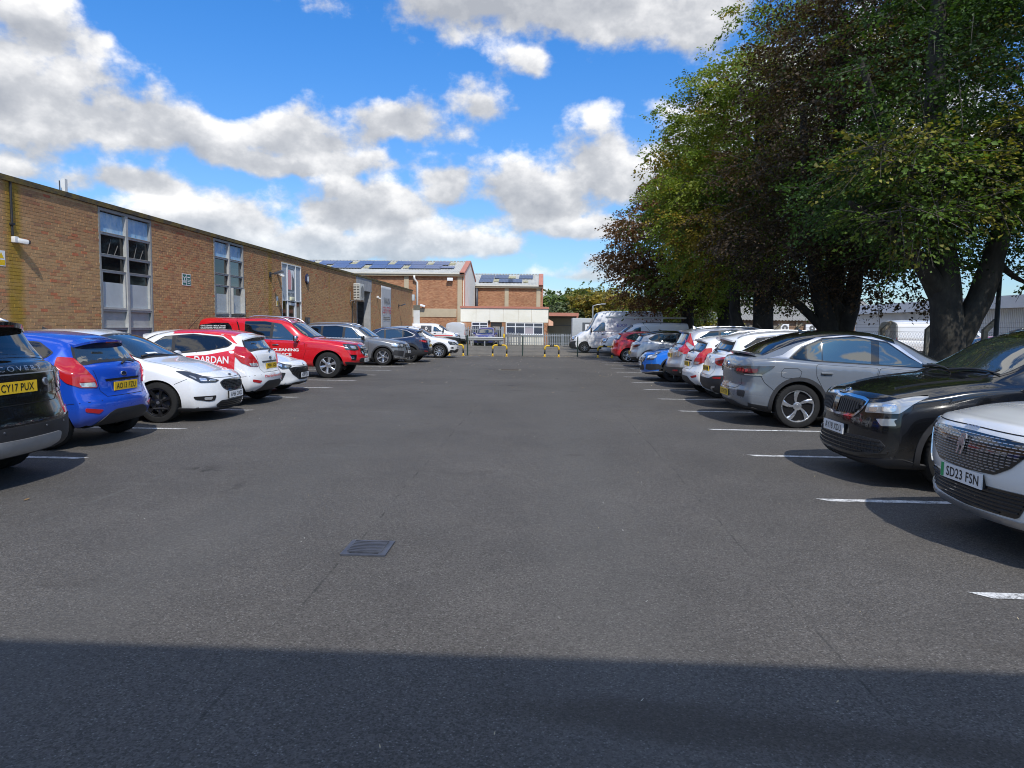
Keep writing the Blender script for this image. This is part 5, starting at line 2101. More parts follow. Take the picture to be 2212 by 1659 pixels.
def build_fence():
 """weld-mesh fence across the end of the car park, and the hoops before it"""
 grn = plain('fence_green', (.012, .03, .022), .5)
 f = tag(empty('mesh_fence', (0, 39.15, 0)), 'low green weld-mesh fence closing the far end of the car park', 'fence')
 for x in (-7.0, -4.25, -1.20, 1.82, 4.85, 7.8):
  MB().box(x - .03, x + .03, -.03, .03, 0, 1.12).build('post', grn, f)
 mb = MB()
 w = .0026
 for i in range(290):
  x = -6.95 + i * .0508
  mb.box(x - w, x + w, -.004, .004, .04, 1.06)
 for k in range(6):
  z = .06 + k * .195
  mb.box(-6.98, 7.78, .0045, .0125, z - w, z + w)
 o = mb.build('wire_mesh', grn, f)
 o['kind'] = 'stuff'
 yel, blk = plain('barrier_yellow', (.72, .46, .03), .45, var=.08), plain('barrier_black', (.02, .02, .02), .45)
 def seg(pts, mat, name, par):
  MB().tube(pts, .045, 10).build(name, mat, par, True)
 labels = ['yellow and black hoop barrier beside the white compact SUV', 'yellow and black hoop barrier left of the middle fence post', 'yellow and black hoop barrier right of the middle fence post',
     'yellow and black hoop barrier in front of the high-roof van', 'yellow hoop barrier foot showing behind the red hatchback']
 for x, lb in zip((-4.80, -2.43, .40, 3.27, 5.85), labels):
  h = tag(empty('hoop_barrier', (x, 38.55, 0)), lb, 'barrier', 'hoop barriers along the fence')
  hw, H, r = .38, .60, .14
  for s in (-1, 1):
   seg([(s * hw, 0, 0), (s * hw, 0, .14)], yel, 'yellow_band', h)
   seg([(s * hw, 0, .1402), (s * hw, 0, .37)], blk, 'black_band', h)
   arc = [(s * hw, 0, .3702)] + [(s * (hw - r + r * math.cos(a)), 0, H - r + r * math.sin(a)) for a in np.linspace(0, math.pi / 2, 6)] + [(s * .11, 0, H)]
   seg(arc, yel, 'yellow_band', h)
   MB().box(s * hw - .08, s * hw + .08, -.08, .08, 0, .012).build('foot', yel, h)
  seg([(-.1098, 0, H), (.1098, 0, H)], blk, 'black_band', h)

def build_right():
 # long pale industrial building parallel to the car park, beyond the trees
 XW = 27.0
 clad = noisy('pale_cladding', [(.68, .69, .70), (.74, .75, .76), (.80, .81, .82)], .5, rough=.5, bump=.05)
 fas = noisy('pale_fascia', [(.74, .75, .77), (.80, .81, .83), (.86, .87, .88)], .7, bump=.05)
 b = tag(empty('industrial_unit', (0, 0, 0)), 'long pale industrial building with a deep fascia and roller shutter beyond the trees', 'building')
 mb = MB()
 y = 41.0
 for i in range(150):
  yy = 38.2 + i * .165
  mb.box(XW - .04, XW - .001, yy, yy + .10, 0, 3.0)
 o = mb.build('cladding_ribs', clad, b)
 o['kind'] = 'stuff'
 MB().box(XW, XW + .2, 38.0, 63, -.1, 3.02).build('wall', clad, b)
 MB().box(XW - .5, XW + 20, 14, 63, 3.03, 3.75).build('fascia', fas, b)
 MB().box(XW - .1, XW + 20, 62.9, 63.1, -.1, 3.02).build('end_wall', clad, b)
 dk = plain('dark_recess', (.055, .06, .075), .6)
 MB().box(XW + .5, XW + .6, 32.8, 38.0, -.1, 3.02).build('dark_wall', dk, b)
 sh = plain('shutter_cream', (.46, .44, .39), .5, var=.05)
 for (a, e) in ((20.0, 32.2),):
  mb = MB()
  for k in range(16):
   MB().box(XW + .25, XW + .30, a, e, k * .19, k * .19 + .175).build('shutter_slat', sh, b)
  MB().box(XW + .31, XW + .36, a, e, 0, 3.02).build('shutter_back', dk, b)
 for yy in (32.35, 38.02):
  MB().box(XW - .3, XW + .02, yy, yy + .25, -.1, 3.02).build('column', UPVC, b)
 for k in range(12):
  MB().box(XW + .28, XW + .42, 32.2, 32.34, k * .25, k * .25 + .2).build('louvre_slat', plain('louvre_grey', (.2, .2, .2), .6), b)
 # brick workshop with a grey pitched roof
 w = tag(empty('workshop', (0, 0, 0)), 'low brown brick workshop with a grey ribbed roof seen between the trunks', 'building')
 bb = far_brick('workshop_brick', (.20, .115, .07), (.30, .19, .12))
 MB().box(18.6, 32, 68.0, 68.3, -.1, 2.55).build('front_wall', bb, w)
 corrugated('roof', 18.4, 32.2, 67.6, 2.52, 74, 4.7, noisy('grey_sheet', [(.22, .215, .2), (.30, .295, .275)], 1.5, bump=.1), w, pitch=.3, amp=.04)
 MB().box(18.6, 32, 73.9, 74.1, -.1, 4.6).build('back_wall', bb, w)
 for i, xx in enumerate((22.3, 24.8)):
  ac = tag(empty('air_conditioner', (xx, 67.98, 1.45)), ('left' if i == 0 else 'right') + ' of the two white fan units on the brown brick workshop', 'air conditioner', 'fan units on the workshop wall')
  bevel_box('casing', .95, .34, .75, .03, UPVC, ac, (0, -.25, .35))
  mesh_obj('fan_guard', [(.1 + .27 * math.cos(k * .3927), -.425, .36 + .27 * math.sin(k * .3927)) for k in range(16)], [tuple(range(16))[::1]], plain('guard_dark', (.12, .12, .12), .6), ac)
  mesh_obj('fan_hub', [(.1 + .08 * math.cos(k * .7854), -.43, .36 + .08 * math.sin(k * .7854)) for k in range(8)], [tuple(range(8))], UPVC, ac)
  MB().box(-.4, -.34, -.4, 0, -.06, 0).box(.34, .4, -.4, 0, -.06, 0).build('bracket', GREYV, ac)
 MB().tube([(23.6, 67.93, .1), (23.6, 67.93, 2.4)], .06, 6).build('downpipe', FASCIA, w)
 # house with two pale windows
 h = tag(empty('house', (0, 0, 0)), 'dark brown house with white windows and a gable, half hidden by the middle trunks', 'house')
 hb = far_brick('house_brick', (.07, .045, .035), (.12, .075, .055))
 MB().box(15.3, 20.2, 72, 72.3, 0, 4.0).build('wall', hb, h)
 MB().prism([(15.1, 4.0), (20.4, 4.0), (17.75, 5.6)], 1, 71.9, 80).build('roof', plain('roof_brown', (.14, .11, .09), .8, var=.2), h)
 for xx in (16.1, 18.9):
  wn = MB().box(xx, xx + 1.1, 71.94, 71.998, 2.2, 3.3).build('window_frame', UPVC, h)
  for q in range(2):
   MB().box(xx + .07 + q * .5, xx + .53 + q * .5, 71.925, 71.939, 2.3, 3.2).build('pane', plain('house_glass', (.25, .30, .30), .1, spec=.8), wn)
 MB().box(17.6, 17.75, 71.85, 71.99, 0, 4.0).build('downpipe', plain('pipe_grey', (.4, .4, .42), .5), h)
 gw = tag(MB().box(14.5, 21.5, 66.0, 66.2, 0, 2.0).build('garden_wall', noisy('rendered_wall', [(.22, .20, .16), (.32, .29, .23)], 1.0)), 'plain buff wall in front of the dark house', 'wall')
 # boundary posts with cranked tops
 conc = noisy('post_concrete', [(.24, .21, .16), (.34, .30, .23)], 5, bump=.2)
 fx = 12.3
 fr = tag(empty('chain_link_fence', (fx, 0, 0)), 'wire fence on cranked concrete posts behind the row of trees', 'fence')
 src = None
 for i in range(15):
  if src is None:
   mb = MB()
   prof = [(-.06, -.1), (.06, -.1), (.06, 1.62), (.34, 1.92), (.26, 1.99), (-.06, 1.68)]
   mb.prism(prof, 1, -.06, .06)
   o = mb.build('concrete_post', conc, fr)
   src = o.data
  else:
   o = link(bpy.data.objects.new('concrete_post', src), fr)
  o.location = (0, 14.5 + i * 3.0, 0)
 wire = plain('wire_grey', (.25, .26, .26), .5, metal=.5)
 mb = MB()
 for z in (.1, .6, 1.1, 1.6, 1.74, 1.87):
  off = 0 if z <= 1.62 else (z - 1.62) * .93
  mb.tube([(off, 14.5, z), (off, 56.5, z)], .004, 4)
 nn = 240
 for i in range(nn):
  yy = 14.5 + i * .175
  mb.tube([(0, yy, .05), (0, yy + 1.55, 1.6)], .0028, 3, caps=False)
  mb.tube([(0, yy + 1.55, .05), (0, yy, 1.6)], .0028, 3, caps=False)
 o = mb.build('wire_mesh', wire, fr)
 o['kind'] = 'stuff'
 dkp = plain('lamp_post_dark', (.035, .04, .04), .6, metal=.3)
 for (x, y, lb) in ((11.75, 19.1, 'dark slim lamp post right of the nearest trunk'), (11.0, 41.5, 'dark slim lamp post between the far trunks')):
  p = tag(empty('lamp_post', (x, y, 0)), lb, 'lamp post', 'slim lamp posts by the trees')
  MB().tube([(0, 0, 0), (0, 0, 1.2), (0, 0, 1.25), (0, 0, 5.4)], [.085, .085, .06, .05], 10).build('post', dkp, p, True)
  MB().tube([(0, 0, 5.35), (-.25, 0, 5.5), (-.7, 0, 5.55)], .035, 6).build('lamp_arm', dkp, p)
  bevel_box('lamp_head', .5, .2, .1, .03, dkp, p, (-.9, 0, 5.55))

def build_behind():
 """unseen canopy, added to throw the band of shade across the near tarmac"""
 b = tag(empty('added_shade_canopy', (0, 0, 0)), 'unseen flat canopy on posts, added to shade the near end of the tarmac', 'canopy')
 MB().box(-5, 7, -1.95, -.52, 4.5, 4.72).build('canopy_slab', FASCIA, b)  # added shadow caster, kept narrow so the sky still fills the shade
 MB().box(-5.05, 7.05, -2.0, -.48, 4.722, 4.80).build('canopy_edge', plain('canopy_felt', (.06, .06, .06), .9), b)
 for i in range(5):
  MB().box(-4.6 + i * 2.8, -4.45 + i * 2.8, -1.9, -1.75, 0, 4.498).build('post', GREYV, b)

# ------------------------------------------------------------------ trees
def leaf_mat(name, rough=.55, trans=.35):
 m = bpy.data.materials.new(name)
 m.use_nodes = True
 nt = m.node_tree
 t = NT(nt)
 b = nt.nodes['Principled BSDF']
 a = t.node('ShaderNodeVertexColor', layer_name='leaf')
 nt.links.new(a.outputs[0], b.inputs['Base Color'])
 b.inputs['Roughness'].default_value = rough
 b.inputs['Specular IOR Level'].default_value = .35
 tr = t.node('ShaderNodeBsdfTranslucent')
 nt.links.new(t.mix(1.0, a.outputs[0], (1.5, 1.5, .7, 1), 'MULTIPLY'), tr.inputs[0])
 mx = t.node('ShaderNodeMixShader')
 mx.inputs[0].default_value = trans
 nt.links.new(b.outputs[0], mx.inputs[1])
 nt.links.new(tr.outputs[0], mx.inputs[2])
 nt.links.new(mx.outputs[0], nt.nodes['Material Output'].inputs[0])
 return m

LEAF = leaf_mat('leaf')
BARK = noisy('beech_bark', [(.018, .017, .015), (.035, .032, .027), (.065, .06, .048)], 5, bump=.6, stretch=(1, 1, .5))
TWIG = plain('twig_bark', (.07, .06, .05), .9)

def leaves_mesh(name, pos, dirs, size, cols, parent, rng, flat=.6):
 """many small folded leaves: pos (n,3), dirs (n,3) growth direction, size (n,), cols (n,3)"""
 n = len(pos)
 d = dirs / np.maximum(np.linalg.norm(dirs, axis=1), 1e-6)[:, None]
 up = rng.normal(0, 1, (n, 3)) * flat
 up[:, 2] += 1.0
 sd_ = np.cross(d, up)
 sd_ /= np.maximum(np.linalg.norm(sd_, axis=1), 1e-6)[:, None]
 nr = np.cross(sd_, d)
 s = size[:, None]
 w = .36
 V = np.empty((n, 4, 3))
 V[:, 0] = pos
 V[:, 1] = pos + d * s * .45 - sd_ * s * w + nr * s * .10
 V[:, 2] = pos + d * s - nr * s * .10
 V[:, 3] = pos + d * s * .45 + sd_ * s * w + nr * s * .10
 me = bpy.data.meshes.new(name)
 me.vertices.add(n * 4)
 me.vertices.foreach_set('co', V.reshape(-1).astype(np.float32))
 base = np.arange(n)[:, None] * 4
 tri = np.concatenate([base + np.array([[0, 1, 2]]), base + np.array([[0, 2, 3]])], 1).reshape(-1)
 me.loops.add(len(tri))
 me.loops.foreach_set('vertex_index', tri.astype(np.int32))
 me.polygons.add(n * 2)
 me.polygons.foreach_set('loop_start', (np.arange(n * 2) * 3).astype(np.int32))
 ca = me.color_attributes.new('leaf', 'FLOAT_COLOR', 'POINT')
 C = np.ones((n, 4, 4), np.float32)
 C[:, :, :3] = cols[:, None, :]
 ca.data.foreach_set('color', C.reshape(-1))
 me.materials.append(LEAF)
 me.update()
 me.validate()
 o = bpy.data.objects.new(name, me)
 return link(o, parent)

def crown(parent, base, lobes, n_spray, per, size, pal, rng, droop=.5, spray=(.5, 1.1), keep=None, name='crown', inner=.5):
 """foliage carried on drooping sprays spread through a set of ellipsoid lobes; pal: list of (weight, rgb)"""
 lob = np.array(lobes, float)
 # each mass carries flatter shelves of foliage on its outside
 sub = []
 for L_ in lob:
  for _ in range(7):
   v = rng.normal(0, 1, 3)
   v /= np.linalg.norm(v)
   r_ = min(L_[3], L_[4]) * rng.uniform(.34, .52)
   sub.append([*(L_[:3] + v * L_[3:6] * rng.uniform(.72, .98)), r_, r_, r_ * rng.uniform(.32, .5)])
 lob = np.concatenate([lob * np.array([1, 1, 1, .93, .93, .93]), np.array(sub)])
 area = (lob[:, 3] * lob[:, 4] + lob[:, 3] * lob[:, 5] + lob[:, 4] * lob[:, 5])
 li = rng.choice(len(lob), n_spray, p=area / area.sum())
 u = rng.normal(0, 1, (n_spray, 3))
 u /= np.linalg.norm(u, axis=1)[:, None]
 rad = 1 - inner * rng.random(n_spray) ** 1.7
 rad *= 1 + .055 * rng.normal(0, 1, n_spray)
 P = lob[li, :3] + u * lob[li, 3:6] * rad[:, None]
 # outward growth that bends down
 O = u * np.array([1, 1, .5])
 O[:, 2] -= droop * rng.uniform(.1, 1.2, n_spray)
 O += rng.normal(0, .35, (n_spray, 3))
 O /= np.linalg.norm(O, axis=1)[:, None]
 ln = rng.uniform(*spray, n_spray)
 # clumps of colour: nearby sprays share a tone
 w = np.array([p[0] for p in pal], float)
 w /= w.sum()
 C = np.array([p[1] for p in pal], float)
 seeds = lob[rng.integers(0, len(lob), 60), :3] + rng.normal(0, 1, (60, 3)) * lob[:, 3:6].mean(0)
 sc = rng.choice(len(C), 60, p=w)
 near = np.argmin(((P[:, None, :] - seeds[None]) ** 2).sum(-1), 1)
 ci = np.where(rng.random(n_spray) < .72, sc[near], rng.choice(len(C), n_spray, p=w))
 tone = rng.uniform(.70, 1.35, n_spray)
 k = rng.random((n_spray, per))
 pos = P[:, None] + O[:, None] * (ln[:, None] * k)[..., None]
 pos[..., 2] -= (droop * .45 * ln[:, None] * k ** 2)
 side = np.cross(O, [0, 0, 1.0])
 side /= np.maximum(np.linalg.norm(side, axis=1), 1e-6)[:, None]
 sgn = np.where(np.arange(per) % 2 == 0, 1, -1)
 pos += side[:, None] * (rng.uniform(.0, .30, (n_spray, per)) * sgn * ln[:, None])[..., None]
 pos += rng.normal(0, .045, pos.shape)
 dr = O[:, None] * .7 + side[:, None] * sgn[None, :, None] * .8 + rng.normal(0, .3, pos.shape)
 dr[..., 2] -= .35 * droop
 pos, dr = pos.reshape(-1, 3), dr.reshape(-1, 3)
 sz = np.repeat(size * rng.uniform(.75, 1.2, n_spray), per) * rng.uniform(.7, 1.15, n_spray * per)
 col = np.repeat(C[ci] * tone[:, None], per, 0) * rng.uniform(.75, 1.3, (n_spray * per, 1))
 if keep is not None:
  m = keep(pos)
  pos, dr, sz, col = pos[m], dr[m], sz[m], col[m]
 b = np.array(base)
 o = leaves_mesh(name, pos - b, dr, sz, np.clip(col, 0, 1), parent, rng)
 o['kind'] = 'stuff'
 # fine twigs inside the sprays
 tw = MB()
 for i in range(0, n_spray, max(1, n_spray // 420)):
  a = Vector(P[i] - b)
  d = Vector(O[i]) * ln[i]
  tw.tube([a - d * .4, a + d * .3, a + d * .9 + Vector((0, 0, -droop * .3 * ln[i]))], [.014, .009, .004], 3, caps=False)
 t_ = tw.build('twigs', TWIG, parent)
 t_['kind'] = 'stuff'
 return o

def limb_mesh(parent, specs, name='trunk', mat=None, n=12):
 """trunk and boughs; specs: list of (points, radii)"""
 for i, (pts, rad) in enumerate(specs):
  P = [Vector(p) for p in pts]
  # smooth the polyline
  for _ in range(2):
   Q, rr = [P[0]], [rad[0]]
   for a in range(len(P) - 1):
    Q += [P[a] * .75 + P[a + 1] * .25, P[a] * .25 + P[a + 1] * .75]
    rr += [rad[a] * .75 + rad[a + 1] * .25, rad[a] * .25 + rad[a + 1] * .75]
   Q.append(P[-1])
   rr.append(rad[-1])
   P, rad = Q, rr
  mb = MB().tube(P, rad, n)
  o = mb.build('trunk' if i == 0 else 'bough', mat or BARK, parent, True)
  for v in o.data.vertices:
   h = v.co
   k = .06 * math.sin(h.z * 3.1 + math.atan2(h.y, h.x) * 3 + i) + .04 * math.sin(h.z * 7.3 + h.x * 5)
   v.co.x += k * .5
   v.co.y += k * .4

GREEN = [(.45, (.050, .100, .018)), (.25, (.075, .135, .022)), (.18, (.030, .062, .014)), (.12, (.13, .115, .02))]
DKGREEN = [(.5, (.038, .080, .015)), (.25, (.058, .108, .018)), (.15, (.024, .05, .012)), (.10, (.10, .095, .018))]
YGREEN = [(.45, (.13, .185, .024)), (.30, (.19, .235, .03)), (.10, (.06, .10, .016)), (.10, (.25, .19, .027)), (.05, (.17, .085, .022))]
COPPER = [(.50, (.050, .034, .020)), (.20, (.080, .050, .025)), (.20, (.030, .023, .015)), (.10, (.045, .07, .018))]
RUST = [(.42, (.115, .058, .024)), (.25, (.15, .075, .026)), (.18, (.065, .040, .02)), (.15, (.08, .115, .02))]

def build_trees():
 G = 'large beeches in a row along the right side'
 def beech(label, x, y, seed, limbs, crowns):
  rng = np.random.default_rng(seed)
  t = tag(empty('beech_tree', (x, y, 0)), label, 'tree', G)
  limb_mesh(t, limbs)
  for (lobes, n, per, size, pal, droop, keep, nm) in crowns:
   crown(t, (x, y, 0), lobes, n, per, size, pal, rng, droop, keep=keep, name=nm)
  return t
 # nearest: heavy forked trunk, green leaves reaching left over the pale grey car
 x, y = 9.6, 17.3
 beech('nearest green-leaved beech with a heavy forked trunk behind the black SUV', x, y, 11,
    [([(0, 0, -.1), (0, 0, .5), (-.05, 0, 1.6), (-.15, .1, 2.6), (-.4, .2, 4.5), (-.6, .3, 8), (-.5, .3, 11)], [.56, .44, .37, .35, .28, .2, .1]),
    ([(.0, .05, .9), (.32, .0, 1.7), (.62, -.05, 2.5), (.85, -.1, 3.4), (1.05, -.2, 5), (1.6, -.4, 8.5)], [.30, .29, .27, .24, .2, .1]),
    ([(-.2, .1, 2.4), (-1.0, -.2, 3.4), (-2.1, -.7, 4.1), (-3.0, -1.2, 4.4)], [.26, .18, .11, .05]),
    ([(-.3, .2, 4.0), (-1.4, .4, 5.8), (-2.3, .3, 8.0)], [.22, .15, .06]),
    ([(.9, 0, 3.3), (1.5, .2, 2.9), (2.0, .3, 2.75)], [.10, .06, .03])],
    [([(x + .5, y - .3, 8.0, 3.0, 3.2, 4.2), (x + 2.4, y - .6, 8.6, 3.2, 3.2, 4.4), (x + 1.4, y + .4, 11.5, 3.2, 3.2, 3.2), (x - .9, y - .2, 5.2, 2.2, 2.0, 1.7), (x + 2.6, y - 1.2, 5.6, 2.6, 2.2, 2.0), (x + .3, y + 1.0, 4.6, 3.0, 2.4, 1.6), (x + 3.0, y + .2, 4.6, 2.2, 2.0, 1.4)],
   3500, 34, .095, DKGREEN, .36, lambda p: p[:, 2] > 2.5 + .5 * np.sin(p[:, 0] * 2.1 + p[:, 1]), 'crown'),
    ([(x - 1.6, y - 1.3, 4.3, 1.3, 1.1, .8), (x - 1.9, y - 1.6, 5.2, 1.2, 1.0, .6), (x - .6, y - 1.5, 4.9, 1.6, .9, .9), (x + 1.2, y - 1.6, 5.8, 1.5, .8, .7), (x + 2.8, y - .2, 3.3, .9, 1.2, .7)], 620, 22, .112, [(.5, (.085, .145, .024)), (.3, (.12, .175, .03)), (.2, (.17, .16, .028))], .35, lambda p: p[:, 2] > 2.9 + .4 * np.sin(p[:, 0] * 3.1), 'low_branches')])
 # second: dark copper
 x, y = 9.6, 24.2
 beech('dark copper beech with a many-stemmed trunk, second from the front', x, y, 12,
    [([(0, 0, -.1), (0, 0, .6), (-.1, 0, 1.5), (-.5, 0, 2.8), (-.9, .2, 5), (-1.2, .3, 9)], [.54, .43, .33, .26, .2, .1]),
    ([(.1, 0, .9), (.45, 0, 1.8), (.65, 0, 3.2), (.9, 0, 6), (1.0, 0, 10)], [.33, .28, .24, .2, .1]),
    ([(-.1, .1, 1.1), (.1, .2, 2.4), (.05, .4, 5), (.1, .5, 12)], [.36, .32, .26, .10]),
    ([(-.15, 0, 1.5), (-1.0, -.1, 2.3), (-1.9, -.2, 2.9), (-2.7, -.2, 3.2)], [.16, .13, .09, .05])],
    [([(x - .5, y - .8, 8.2, 3.2, 3.8, 4.2), (x + 1.6, y, 9, 3.6, 4.2, 5), (x + 1.5, y + .5, 12.6, 3.2, 3.6, 3.6), (x - 1.5, y - .6, 4.7, 2.5, 2.6, 2.0), (x + .8, y - 1.5, 4.6, 3.3, 2.4, 2.3), (x + .2, y + 1.2, 4.3, 3.6, 2.0, 1.8), (x + 1.1, y - 2.0, 11.0, 2.6, 2.2, 3.0)],
   4300, 32, .108, COPPER, .45, lambda p: p[:, 2] > 2.2 + .6 * np.sin(p[:, 0] * 1.7 + p[:, 1]), 'crown')])
 # third: yellow-green, tall spire
 x, y = 9.7, 32.2
 beech('tall yellow-green beech rising to a ragged point, third from the front', x, y, 13,
    [([(0, 0, -.1), (0, 0, .8), (0, 0, 3), (-.3, 0, 7), (-.6, 0, 12)], [.60, .50, .42, .3, .14]),
    ([(-.1, 0, .7), (-.8, 0, 1.2), (-1.25, 0, 2.2), (-1.35, 0, 4.0), (-2, 0, 7)], [.30, .27, .25, .2, .1])],
    [([(x - 1.5, y - 1.0, 9.3, 3.2, 3.6, 3.4), (x + .6, y, 9.5, 4.2, 4.4, 5.2), (x + .5, y - .4, 13.4, 1.8, 2.4, 2.6), (x + 1.0, y, 16.4, .8, 1.0, 1.5), (x - 2.0, y - 1.2, 5.6, 2.8, 3.0, 2.3), (x + .5, y, 5.3, 4.0, 3.2, 2.5), (x - 3.1, y - 1.6, 11.6, 1.3, 1.0, .5), (x - 4.3, y - 1.4, 8.9, 1.2, 1.0, .45), (x - 4.6, y - 1.4, 7.2, 1.0, .8, .4), (x - 3.9, y - 1.5, 10.2, 1.0, .7, .35), (x - 1.2, y - 1, 14.6, 1.2, .6, .35), (x - 1.6, y - 1, 12.8, .9, .9, .4)],
   4100, 30, .12, YGREEN, .38, lambda p: p[:, 2] > 2.4 + .6 * np.sin(p[:, 0] * 1.5 + p[:, 1]), 'crown')])
 x, y = 9.9, 39.6
 beech('green beech with a slim trunk behind the silver cars, fourth from the front', x, y, 14,
    [([(0, 0, -.1), (0, 0, 2), (-.2, 0, 6), (-.4, 0, 11)], [.52, .40, .3, .12])],
    [([(x - .9, y - .6, 7.2, 3.4, 3.6, 3.6), (x + 1.2, y, 8, 4.2, 4, 4.6), (x - 1.6, y - 1.2, 4.4, 2.5, 2.6, 1.9), (x + .2, y, 11, 3.0, 3.4, 2.6)], 2700, 26, .15, YGREEN[:3] + [(.25, (.05, .028, .012))], .45, lambda p: p[:, 2] > 2.2, 'crown')])
 x, y = 9.3, 46.8
 beech('rusty copper beech drooping low at the far end of the row', x, y, 15,
    [([(0, 0, -.1), (0, 0, 2), (-.2, 0, 6), (-.4, 0, 10)], [.50, .40, .3, .12])],
    [([(x - 1.9, y - .6, 7.2, 3.4, 3.8, 3.2), (x + .8, y, 7.6, 4.2, 4, 4.2), (x - 3.1, y - .8, 4.6, 2.0, 2.4, 2.0), (x - .2, y, 10.2, 3.0, 3.2, 2.4)], 3100, 26, .165, RUST, .65, lambda p: p[:, 2] > 2.1, 'crown')])
 # trees beyond the yard
 def far_tree(label, x, y, h, r, pal, seed, n=420, size=.42, low=.12):
  rng = np.random.default_rng(seed)
  t = tag(empty('background_tree', (x, y, 0)), label, 'tree', 'trees beyond the yard')
  limb_mesh(t, [([(0, 0, -.1), (0, 0, h * .4), (.1, 0, h * .8)], [.22, .16, .05])], n=8)
  lobes = [(x, y, h * .62, r, r, h * .36)]
  for i in range(5):
   a = rng.uniform(0, 6.28)
   lobes.append((x + math.cos(a) * r * .6, y + math.sin(a) * r * .6, h * rng.uniform(.35, .8), r * .55, r * .55, h * .2))
  crown(t, (x, y, 0), lobes, n, 14, size, pal, rng, .35, spray=(.5, 1.2), keep=lambda p: p[:, 2] > h * low)
 OL = [(.5, (.17, .19, .05)), (.3, (.22, .20, .05)), (.2, (.10, .13, .03))]
 AU = [(.5, (.27, .22, .05)), (.3, (.32, .23, .05)), (.2, (.16, .17, .04))]
 GR = [(.5, (.10, .16, .05)), (.3, (.15, .20, .06)), (.2, (.06, .10, .03))]
 WI = [(.5, (.13, .17, .09)), (.3, (.18, .21, .12)), (.2, (.08, .10, .04))]
 for i, (px, Y, top, r, pal, lb) in enumerate([
   (1195, 96, 640, 2.6, GR, 'round green tree just right of the brick halls'), (1222, 92, 662, 2.4, WI, 'pale willow-like bush above the open store'),
   (1232, 105, 634, 3.0, OL, 'olive tree behind the pale bush'), (1262, 98, 640, 3.0, OL, 'thin olive tree with bare twigs behind the store roof'),
   (1268, 118, 622, 2.4, GR, 'dark green pointed tree standing up at the back'), (1297, 92, 632, 3.4, AU, 'golden autumn tree behind the street lamp'),
   (1335, 96, 636, 3.6, AU, 'golden tree nearest the hanging beech branches'), (1380, 100, 640, 4.0, OL, 'olive tree behind the white van roof')]):
  x = (px - 1175) / 1533 * Y
  h = 2.2 + (708 - top) * Y / 1533
  far_tree(lb, x, Y, h, r, pal, 40 + i)
 YL = [(.4, (.16, .19, .03)), (.3, (.22, .20, .03)), (.3, (.08, .12, .02))]
 for i, (px, Y, h, r, lb) in enumerate([(1415, 58, 3.9, 1.7, 'bright yellow-green shrub over the roof of the high-roof van'), (1462, 57, 4.2, 1.9, 'yellow-green shrub between the van and the rusty beech trunk'),
            (1515, 56, 3.9, 1.9, 'leafy shrub behind the white van with ladders'), (1360, 60, 3.6, 1.5, 'low lit shrub behind the high roof of the van')]):
  far_tree(lb, (px - 1175) / 1533 * Y, Y, h, r, YL, 70 + i, n=260, size=.22, low=.05)
 # a ladder lies on the white van's rack
 for k, (yy, zz, dx) in enumerate(((41.75, 2.185, 0), (42.25, 2.185, .25))):
  ld = tag(empty('ladder', (6.0 + dx, yy, zz)), ('nearer' if k == 0 else 'farther') + ' of two aluminium ladders on the roof rack of the white van', 'ladder', 'ladders on the van roof')
  for s in (-.19, .19):
   MB().box(-2.45, 2.0, s - .02, s + .02, 0, .085).build('stile', SATIN, ld)
  for i in range(15):
   MB().box(-2.3 + i * .29, -2.26 + i * .29, -.169, .169, .025, .06).build('rung', SATIN, ld)

# ------------------------------------------------------------------ the parked cars
P_BLUE = paint('paint_blue', (0.010, 0.075, 0.52), 0.25)
P_WHITE = paint('paint_white', (0.74, 0.75, 0.76))
P_BLACK = paint('paint_black', (0.006, 0.0065, 0.008), 0.2, .2)
P_RED = paint('paint_red', (0.62, 0.008, 0.016), 0.15)
P_GREY = paint('paint_grey', (0.19, 0.195, 0.205), 0.45, .32)
P_NAVY = paint('paint_navy', (0.010, 0.018, 0.055), 0.3)
P_MOON = paint('paint_moonstone', (0.15, 0.168, 0.195), 0.1)
P_SILVER = paint('paint_silver', (0.47, 0.48, 0.50), 0.6, .3)
P_SKY = paint('paint_bright_blue', (0.012, 0.17, 0.66), 0.3)
P_PEARL = paint('paint_pearl', (0.76, 0.77, 0.77), 0.05)
P_LGREY = paint('paint_light_grey', (0.36, 0.38, 0.42), 0.45, .3)
PARK = 'cars parked in the marked bays'

